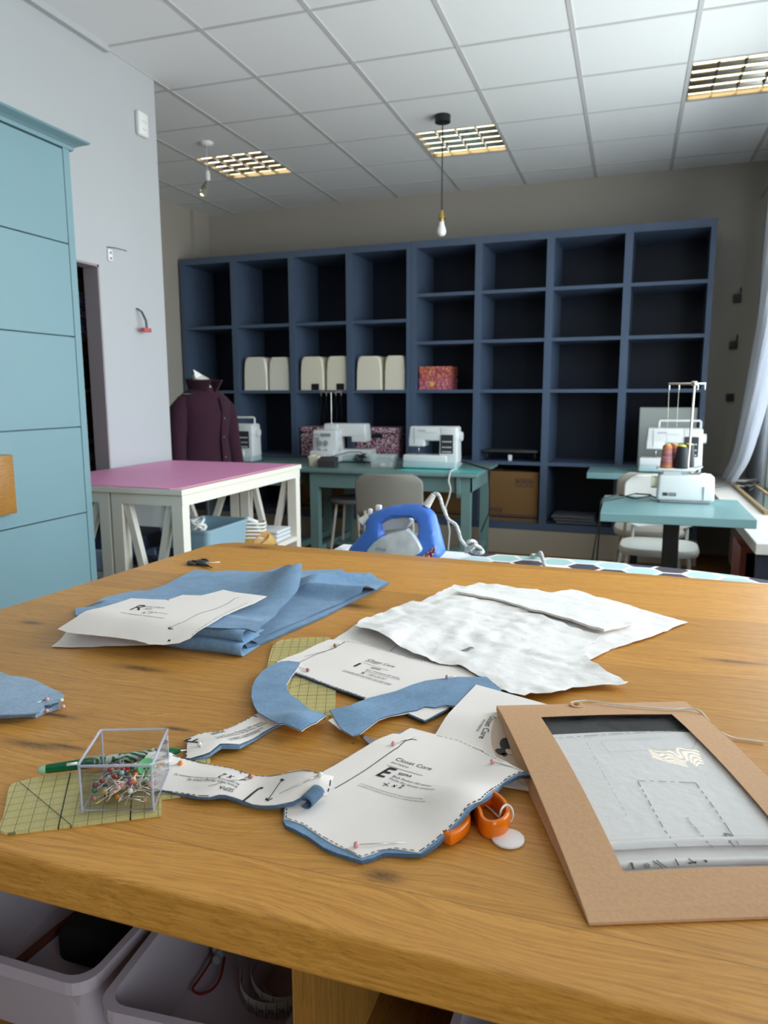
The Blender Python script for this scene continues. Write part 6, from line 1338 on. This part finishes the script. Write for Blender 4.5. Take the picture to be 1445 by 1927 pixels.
# --- left folded fabric
oG = CP([(0, 75), (60, 98), (150, 108), (210, 125), (290, 165), (350, 195), (378, 212), (375, 235), (350, 247), (300, 262), (262, 268), (265, 292), (240, 310), (170, 322), (80, 326), (0, 328), (-220, 335), (-260, 200), (-220, 60), (-100, 50)])
cG = PZ(0, 1310, T+.01); hG = lambda x, y: .010+.012*math.exp(-((x-cG.x+.03)**2+(y-cG.y)**2)/.006)+.0012*noise.noise(Vector((x*20, y*20, 2)))
tG = thing('chambray_bundle', 'pale chambray fabric bundle pinned shut at the left table edge', 'fabric', ctr([(20, 1310)]))
sheet('bottom_layer', CP([(0, 200), (200, 180), (355, 240), (352, 276), (300, 290), (250, 308), (210, 328), (160, 322), (0, 330), (-220, 338), (-260, 200)]), lambda x, y: .0006, .005, [CHAMB, CHAMB], tG, .01)
sheet('top_layer', oG, hG, .0016, [CHAMB, CHAMB], tG, .008)
b = MB(); q = PZ(*CP([(300, 285)])[0], T+.008)
for k, (dx, r) in enumerate(((0, .0052), (.016, .0045))):
    cpt = PZ(*CP([(278+48*k, 276-12*k)])[0], T+.0085); b.grid(lambda u, v: cpt+Vector((-.9, -.1, 0))*(.05*u)+Vector((-.1, .9, 0))*(r*1.5*math.cos(2*PI*v))+Vector((0, 0, r*math.sin(2*PI*v))), 8, 20)
b.build('folded_edge', CHAMB, tG); mo = bpy.data.objects[tG.children[-1].name].modifiers.new('s', 'SOLIDIFY'); mo.thickness = .001

# --- kraft folder
zk = T+.022; TL, TR, BL = PZ(935, 1327, zk), PZ(1289, 1319, zk), PZ(1166, 1733, T+.003)
U = (TR-TL); V = (BL-TL); U.z = V.z = 0; fw, fl_ = U.length, V.length; U.normalize(); V.normalize(); V = (V-U*V.dot(U)).normalized()
def kz(a, b): return .0215+.011*math.sin(PI*min(1, max(0, b)))**.7*(.55+.45*math.sin(PI*min(1, max(0, a)))) -.0185*min(1, max(0, b))**2
def KP(a, b, dz=0.): 
    p = TL+U*(a*fw)+V*(b*fl_); return Vector((p.x, p.y, T+kz(a, b)+dz))
def KI(a, b, dz): return KP(a, b, dz*(.5+.5*sst(b/.3)-.25*sst((b-.8)/.2)))
def kab(px, py):
    z = T+.03
    for _ in range(8):
        p = PZ(px, py, z); d = p-TL; a, b = d.dot(U)/fw, d.dot(V)/fl_; z = T+kz(a, b)
    return a, b
tk_ = thing('kraft_folder', 'brown kraft pattern folder with a clear window, front right', 'folder', (TL.x, TL.y, T))
wa = [kab(*q) for q in CK([(457, 163), (1060, 137), (885, 805)])]; a0 = (wa[0][0]+wa[2][0])/2; b0 = (wa[0][1]+wa[1][1])/2; b1 = wa[2][1]; a1 = 1-a0*.85
b = MB(); NA, NB = 26, 34
As = sorted(set([i/NA for i in range(NA+1)]+[a0, a1])); Bs = sorted(set([i/NB for i in range(NB+1)]+[b0, b1]))
vid = {}; vs = []
def vk(i, j):
    if (i, j) not in vid: vid[i, j] = len(vs); vs.append(KP(As[i], Bs[j]))
    return vid[i, j]
fs = []
for i in range(len(As)-1):
    for j in range(len(Bs)-1):
        ma, mb2 = (As[i]+As[i+1])/2, (Bs[j]+Bs[j+1])/2
        if a0 < ma < a1 and b0 < mb2 < b1: continue
        fs.append((vk(i, j), vk(i, j+1), vk(i+1, j+1), vk(i+1, j)))
b.add(vs, fs, 0, False); fp = b.build('front_panel', KRAFT, tk_); mo = fp.modifiers.new('s', 'SOLIDIFY'); mo.thickness = .0007; mo.offset = -1
# gusset sides and back panel
def gus(a_, s):
    b = MB(); n = 30; vs = []
    for k in range(n+1):
        q = k/n; p = KP(a_, q); g0 = T+.0145-.0125*sst(q*2.2) if True else 0; g0 = max(T+.0015, T+.0148-.0135*sst((q-.02)*3)); mid = .010*math.sin(PI*q)**.8
        vs += [p, p-U*s*(-mid*.5)+Vector((0, 0, -(p.z-g0)/2)), Vector((p.x, p.y, g0))-U*s*0]
    return b.add(vs, [(3*k+c, 3*k+3+c, 3*k+4+c, 3*k+1+c) for k in range(n) for c in (0, 1)], 0, False)
for a_, s in ((0.0, 1), (1., -1)):
    o = gus(a_, s).build('gusset', KRAFT, tk_); mo = o.modifiers.new('s', 'SOLIDIFY'); mo.thickness = .0006
b = MB(); n = 20; vs = []
for k in range(n+1):
    q = k/n
    g0 = max(T+.0012, T+.0145-.0135*sst((q-.02)*3)); 
    for a_ in (0, 1): p = KP(a_, q); vs.append(Vector((p.x, p.y, g0)))
b.add(vs, [(2*k, 2*k+1, 2*k+3, 2*k+2) for k in range(n)], 0, False); o = b.build('back_panel', KRAFT, tk_); mo = o.modifiers.new('s', 'SOLIDIFY'); mo.thickness = .0006; mo.offset = 1
b = MB(); vs = []
for k in range(NA+1):
    for z in (0, 1): p = KP(k/NA, 1); vs.append(Vector((p.x, p.y, p.z if z else T+.0012)))
b.add(vs, [(2*k, 2*k+2, 2*k+3, 2*k+1) for k in range(NA)], 0, False); o = b.build('bottom_edge', KRAFT, tk_); mo = o.modifiers.new('s', 'SOLIDIFY'); mo.thickness = .0006
# sheets inside
ip = thing('pattern_sheets', 'folded white pattern sheets seen through the folder window', 'pattern paper', tuple(KP(.5, .5)))
def kzi(a, b): return kz(a, b)-.0035
b = MB(); b.grid(lambda u, v: KI(.05+.9*u, b0+.115+(b1-.10-b0-.115)*v, -.0042+.0004*noise.noise(Vector((u*5, v*5, 0)))), 24, 30); o = b.build('top_sheet', TISSUE, ip); mo = o.modifiers.new('s', 'SOLIDIFY'); mo.thickness = .0008; mo.offset = -1
for k, (v0, dz) in enumerate(((b1-.10, -.0055), (b1-.045, -.0085))):
    b = MB(); b.tube([KI(.05+.9*i/16, v0, dz) for i in range(17)], .0036-.0004*k, 12); b.build('folded_edge', TISSUE, ip)
b = MB(); b.grid(lambda u, v: KI(.05+.9*u, b1-.12+(.98-b1+.12)*v, -.0105), 12, 6); b.build('bottom_sheet', TISSUE, ip)
DKREFL = mat('film_reflection_dark', (.035, .035, .037), .5)  # added dark sheet, painting the dark reflection across the window top
b = MB(); b.grid(lambda u, v: KI(.03+.94*u, .01+.5*v, -.0080), 12, 16); o = b.build('reflection_card', DKREFL, ip)
b = MB()
class KPr:
    def __init__(s): s.mb = MB()
    def line(s, pxs, w, dash=None, dz=-.0030):
        pts = [Vector(kab(*p)) for p in pxs]; pts = [Vector((p.x*fw, p.y*fl_)) for p in pts]; pts = smooth_poly(pts, .004, False); acc = 0
        for a, c in zip(pts, pts[1:]):
            on = dash is None or acc % (dash*1.6) < dash; acc += (c-a).length
            if not on or (c-a).length < 1e-7: continue
            d = (c-a).normalized(); q = Vector((-d.y, d.x))*w/2
            s.mb.add([KI(v.x/fw, v.y/fl_, dz) for v in (a-q, c-q, c+q, a+q)], [(0, 1, 2, 3)])
    def text(s, txt, A, B, hk=1., dz=-.0028):
        A = Vector(kab(*A)); B = Vector(kab(*B)); A = Vector((A.x*fw, A.y*fl_)); B = Vector((B.x*fw, B.y*fl_)); d = B-A; w = d.length; u = d/w; n = Vector((u.y, -u.x))
        vs, fs = glyphs(txt); x0 = min(v.x for v in vs); k = w/(max(v.x for v in vs)-x0); hk *= 1.6
        s.mb.add([(lambda q: KI(q.x/fw, q.y/fl_, dz))(A+u*((v.x-x0)*k)+n*(v.y*k*hk)) for v in vs], fs)
K = KPr(); C = CK
K.line(C([(520, 236), (700, 222), (950, 206), (1120, 200)]), .001, .006); K.line(C([(895, 412), (1140, 420)]), .0009, .006); K.line(C([(897, 415), (960, 530), (1010, 620), (1065, 690)]), .0010, .006); K.line(C([(1140, 420), (1200, 500), (1270, 600), (1322, 680)]), .0010, .006)
K.text('Front Hem (View A)', *C([(1095, 570), (1205, 695)]), .7); K.text('P', *C([(1300, 690), (1330, 688)])); K.build = None
K.mb.build('printing', INKG, ip)
K2 = KPr(); K2.line(C([(740, 245), (775, 292), (1130, 278), (1150, 230)]), .0006); K2.line(C([(680, 250), (760, 400), (850, 560)]), .0006, .006); K2.line(C([(740, 245), (1000, 232)]), .0006); K2.mb.build('faint_printing', mat('print_faint', (.55, .55, .57), .7), ip)
K3 = KPr()
for x0_, x1_ in (((960, 742), (1005, 775)), ((975, 740), (1018, 773)), ((1055, 735), (1070, 765)), ((1110, 733), (1145, 758))): K3.line(C([x0_, x1_]), .0011, None, -.0040)
K3.line(C([(1110, 755), (1145, 748)]), .0016, None, -.0040); K3.line(C([(870, 750), (878, 780)]), .002, None, -.0040)
for k in range(10): a, c = 2*PI*k/10, 2*PI*(k+1)/10; K3.line(C([(936+11*math.cos(a), 765+10*math.sin(a)), (936+11*math.cos(c), 765+10*math.sin(c))]), .0007, None, -.0040)
K3.line(C([(928, 758), (944, 772)]), .0007, None, -.0040); K3.line(C([(944, 758), (928, 772)]), .0007, None, -.0040); K3.line(C([(1178, 745), (1190, 745)]), .003, None, -.0040); K3.mb.build('fold_printing', INK, ip)
# clear film
FILM = G('clear_film'); tr = FILM.n('ShaderNodeBsdfTransparent'); tr.inputs['Color'].default_value = (.97, .975, .98, 1); gl = FILM.n('ShaderNodeBsdfGlossy'); gl.inputs['Roughness'].default_value = .015; 
nz = FILM.noise(FILM.mapping(FILM.co, sc=(14, 9, 9)), 1.0, 2, .3); bp = FILM.n('ShaderNodeBump'); bp.inputs['Strength'].default_value = .30; bp.inputs['Distance'].default_value = .012; FILM.lk(nz, bp.inputs['Height']); FILM.lk(bp.outputs['Normal'], gl.inputs['Normal']); fr = FILM.schlick(bp.outputs['Normal'])
ms = FILM.n('ShaderNodeMixShader'); FILM.lk(fr, ms.inputs[0]); FILM.lk(tr.outputs[0], ms.inputs[1]); FILM.lk(gl.outputs[0], ms.inputs[2]); FILM.lk(ms.outputs[0], FILM.N['Material Output'].inputs['Surface'])
b = MB(); b.grid(lambda u, v: KP(a0-.015+(a1-a0+.03)*u, b0-.01+(b1-b0+.02)*v, -.0012), 24, 30); b.build('window_film', FILM.m, tk_)
q = kab(*CK([(640, 108)])[0]); bp_ = KP(*q); MB().cyl(bp_+Vector((0, 0, .0005)), bp_+Vector((0, 0, .002)), .0085, n=24).build('button_disc', KRAFT, tk_)
MB().cyl(bp_+Vector((0, 0, .002)), bp_+Vector((0, 0, .0032)), .003, n=14).build('rivet', BRASS, tk_)
sp = []
for w in CK([(612, 104), (640, 97), (690, 95), (760, 105), (850, 115), (950, 124), (1050, 130), (1110, 128), (1160, 140)]):
    a, c = kab(*w); sp.append(KP(a, c, .0025 if c > -.01 else .0))
sp += [PZ(*w, T+z) for w, z in zip(CK([(1220, 200), (1290, 240), (1360, 252), (1430, 262)]), (.012, .003, .002, .002))]
tag(recenter(MB().tube(catmull(sp), .0011, 8).build('tie_string', CORD)), 'white tie string trailing from the kraft folder button', 'string')

# --- pin box
hb_ = .049; A_ = PZ(152, 1532, T+.0036); Bx = PZ(291, 1529, T+.0036)-A_; Dx = PZ(185, 1374, T+.0036+hb_)-PZ(141, 1442, T+.0036+hb_); w_ = .0016
AC = G('clear_acrylic'); tr = AC.n('ShaderNodeBsdfTransparent'); tr.inputs['Color'].default_value = (.965, .97, .975, 1); gl = AC.n('ShaderNodeBsdfGlossy'); gl.inputs['Roughness'].default_value = .03; fr = AC.schlick()
ms = AC.n('ShaderNodeMixShader'); AC.lk(fr, ms.inputs[0]); AC.lk(tr.outputs[0], ms.inputs[1]); AC.lk(gl.outputs[0], ms.inputs[2]); AC.lk(ms.outputs[0], AC.N['Material Output'].inputs['Surface'])
ACE = mat('acrylic_edge', srgb(206, 208, 226), .1, alpha=.55)
pb = thing('pin_box', 'small clear square box full of sewing pins', 'box', tuple(A_+Bx/2+Dx/2)); bx = lambda u, v, z: A_+Bx*u+Dx*v+Vector((0, 0, z))
def wall(u0, u1, v0, v1, z0, z1): return [bx(u, v, z) for z in (z0, z1) for u, v in ((u0, v0), (u1, v0), (u1, v1), (u0, v1))]
bf = [(3, 2, 1, 0), (4, 5, 6, 7), (0, 1, 5, 4), (1, 2, 6, 5), (2, 3, 7, 6), (3, 0, 4, 7)]; e = .022
for nm, q in (('front_wall', (0, 1, 0, e)), ('rear_wall', (0, 1, 1-e, 1)), ('side_wall', (0, e, e, 1-e)), ('side_wall', (1-e, 1, e, 1-e))): MB().add(wall(*q, .003, hb_), bf).build(nm, AC.m, pb)
MB().add(wall(0, 1, 0, 1, 0, .0028), bf).build('bottom', AC.m, pb)
rim = MB(); cpts = [bx(u, v, hb_) for u, v in ((.03, 0), (.97, 0), (1, .03), (1, .97), (.97, 1), (.03, 1), (0, .97), (0, .03))]; rim.tube(cpts, .0014, 8, closed=True); rim.build('rim', ACE, pb)
ed = MB()
for u, v in ((.015, .015), (.985, .015), (.985, .985), (.015, .985)): ed.cyl(bx(u, v, .001), bx(u, v, hb_), .0012, n=8)
ed.tube([bx(u, v, .003) for u, v in ((.02, .01), (.98, .01), (.99, .98), (.01, .98))], .0011, 6, closed=True); ed.build('corner_edge', ACE, pb)
PC = [('dark red', (.30, .01, .02)), ('plum', (.18, .01, .10)), ('navy blue', (.012, .025, .16)), ('yellow', (.72, .40, .03)), ('orange', (.75, .22, .01)), ('pearl white', (.72, .68, .62)), ('pale pink', (.72, .36, .34)), ('copper', (.36, .15, .09)), ('green', (.01, .14, .05)), ('mint', (.25, .5, .36))]
PM = {n: mat('pin_'+n.replace(' ', '_'), c, .12, coat=.6) for n, c in PC}
pin_src = {}
def pin(colname, head, tip, label, group=None, r=.0021):
    head, tip = Vector(head), Vector(tip)
    if colname not in pin_src:
        t = thing('sewing_pin', label, 'pin', (0, 0, 0), group, local=True)
        MB().ball((0, 0, 0), .0021, n=7).build('head', PM[colname], t); MB().cyl((.001, 0, 0), (.034, 0, 0), .00036, .0002, 6).build('shaft', STEEL, t); pin_src[colname] = t
    else: t = dup(pin_src[colname], label=label, group=group)
    d = tip-head; q = d.normalized().to_track_quat('X', 'Z'); t.rotation_mode = 'QUATERNION'; t.rotation_quaternion = q; t.location = head; t.scale = (r/.0021, r/.0021, r/.0021)
    if not group and 'group' in t: del t['group']
    return t
rnd = random.Random(21)
for k in range(80):
    n = PC[[0, 1, 2, 3, 4, 5, 6, 7, 8, 9, 5, 6, 7, 5, 0, 1][k % 16]][0]; side = k % 2
    for _ in range(60):
        u, v = rnd.uniform(.08, .92), rnd.uniform(.07, .93); z = .0060+.020*rnd.random()*(1-.5*abs(2*u-1))
        a = rnd.uniform(0, 2*PI); L_ = .034; dz = rnd.uniform(-.35, .25)*.5
        h = bx(u, v, z); tq = h+Vector((math.cos(a), math.sin(a), dz)).normalized()*L_
        lu, lv = (tq-A_).dot(Bx)/Bx.length_squared, (tq-A_).dot(Dx)/Dx.length_squared
        if .06 < lu < .94 and .06 < lv < .94 and .004 < tq.z-A_.z < .045: break
    pin(n, h, tq, 'loose %s headed pin in the clear pin box' % n, '%s pins in the clear box' % n, .0027)
bt = thing('button', 'mint green four hole button standing in the clear pin box', 'button', tuple(bx(.74, .55, .012))); Mb = Matrix.Translation(bx(.76, .62, .022)) @ Matrix.Rotation(.35, 4, 'Z') @ Matrix.Rotation(.75, 4, 'X')
b = MB(); b.lathe([(.0003, -.0008), (.0086, -.0008), (.0094, .0), (.0094, .0010), (.0084, .0016), (.0068, .0009), (.0003, .0009)], (0, 0, 0), 32, 0, Mb); b.build('disc', mat('mint_button', srgb(130, 214, 150), .3), bt)
b = MB()
for k in range(4): a = PI/4+PI/2*k; b.cyl((.0028*math.cos(a), .0028*math.sin(a), .0008), (.0028*math.cos(a), .0028*math.sin(a), .0012), .0009, n=10, M=Mb)
b.build('holes', mat('button_hole_shadow', srgb(30, 70, 44), .7), bt)
sp_ = thing('safety_pin', 'small gold safety pin lying in front of the loose pins', 'safety pin', tuple(bx(.17, .12, .006))); MB().tube(catmull([bx(.17+.045*math.cos(a), .12+.04*math.sin(a), .007) for a in [2*PI*k/9 for k in range(10)]]+[bx(.3, .22, .008), bx(.42, .3, .010)], 4), .0006, 6).build('wire', BRASS, sp_)
# --- pins in the paper pieces
def ppin(c, px_h, px_t, hf, label, lift=.0030):
    h = onsurf(*px_h, lambda x, y: hf(x, y)+lift); tq = onsurf(*px_t, lambda x, y: hf(x, y)+.0012); pin(c, h, tq, label, None, .0027)
ppin('pale pink', *C4([(885, 171), (945, 153)]), hE, 'pearl pink pin at the upper corner of paper piece E'); ppin('pale pink', *C4([(1287, 243), (1340, 258)]), hE, 'bright pink pin at the right corner of paper piece E'); ppin('pale pink', *C4([(735, 581), (900, 574)]), hE, 'pearl pink pin along the bottom edge of paper piece E')
ppin('pearl white', *CFf([(1270, 640), (1100, 720)]), hJ, 'white headed pin at the right end of paper piece J'); ppin('copper', *CFf([(660, 655), (510, 690)]), hJ, 'copper headed pin beside the x 2 print on piece J'); ppin('orange', *CFf([(45, 540), (-30, 560)]), hJ, 'orange headed pin at the pin box end of piece J')
ppin('mint', *CFf([(1232, 840), (1300, 815)]), lambda x, y: hE(x, y), 'teal headed pin just below the right end of piece J', .004); ppin('pearl white', *CFf([(210, 370), (215, 395)]), hF, 'white headed pin stuck through the letter F')
ppin('copper', *CUu([(820, 165), (870, 150)]), hI, 'copper pin at the top left of the waistband piece I'); ppin('copper', *CUu([(573, 389), (495, 362)]), hI, 'copper pin beside the curved denim facing on piece I'); ppin('pale pink', *CS([(968, 134), (1050, 132)]), hI, 'pale pink pin above the wavy denim strip on piece I', .008)
ppin('pale pink', *CP([(278, 238), (215, 258)]), hG, 'pearl pink pin on top of the chambray bundle end'); ppin('pearl white', *CP([(363, 244), (325, 240)]), lambda x, y: .008, 'white pin at the far corner of the chambray bundle', .004); ppin('pale pink', *CP([(373, 282), (330, 255)]), lambda x, y: .002, 'pearl pink pin low at the right tip of the chambray bundle'); ppin('pale pink', *CP([(276, 307), (200, 300)]), lambda x, y: .001, 'pearl pink pin low at the front of the chambray bundle')

# ================================================================== light
w = bpy.data.worlds.new('sky'); SC.world = w; w.use_nodes = True; nt = w.node_tree; bg = nt.nodes['Background']
tc = nt.nodes.new('ShaderNodeTexCoord'); sx = nt.nodes.new('ShaderNodeSeparateXYZ'); nt.links.new(tc.outputs['Generated'], sx.inputs[0])
rp = nt.nodes.new('ShaderNodeValToRGB'); rp.color_ramp.elements[0].position = .46; rp.color_ramp.elements[0].color = (.64, .70, .71, 1); rp.color_ramp.elements[1].position = .56; rp.color_ramp.elements[1].color = (.80, .93, 1.0, 1)
mr = nt.nodes.new('ShaderNodeMapRange'); mr.inputs['From Min'].default_value = -1; mr.inputs['From Max'].default_value = 1; nt.links.new(sx.outputs[2], mr.inputs['Value']); nt.links.new(mr.outputs[0], rp.inputs['Fac']); nt.links.new(rp.outputs['Color'], bg.inputs['Color']); bg.inputs['Strength'].default_value = 5.0
SC.view_settings.view_transform = 'Standard'; SC.view_settings.look = 'None'; SC.view_settings.gamma = 1; SC.view_settings.use_curve_mapping = False; SC.view_settings.exposure = 0.70
cy = SC.cycles; cy.max_bounces = 10; cy.diffuse_bounces = 6; cy.glossy_bounces = 4; cy.transparent_max_bounces = 16; cy.transmission_bounces = 6; cy.caustics_reflective = False; cy.caustics_refractive = False; cy.use_denoising = True; cy.sample_clamp_indirect = 6
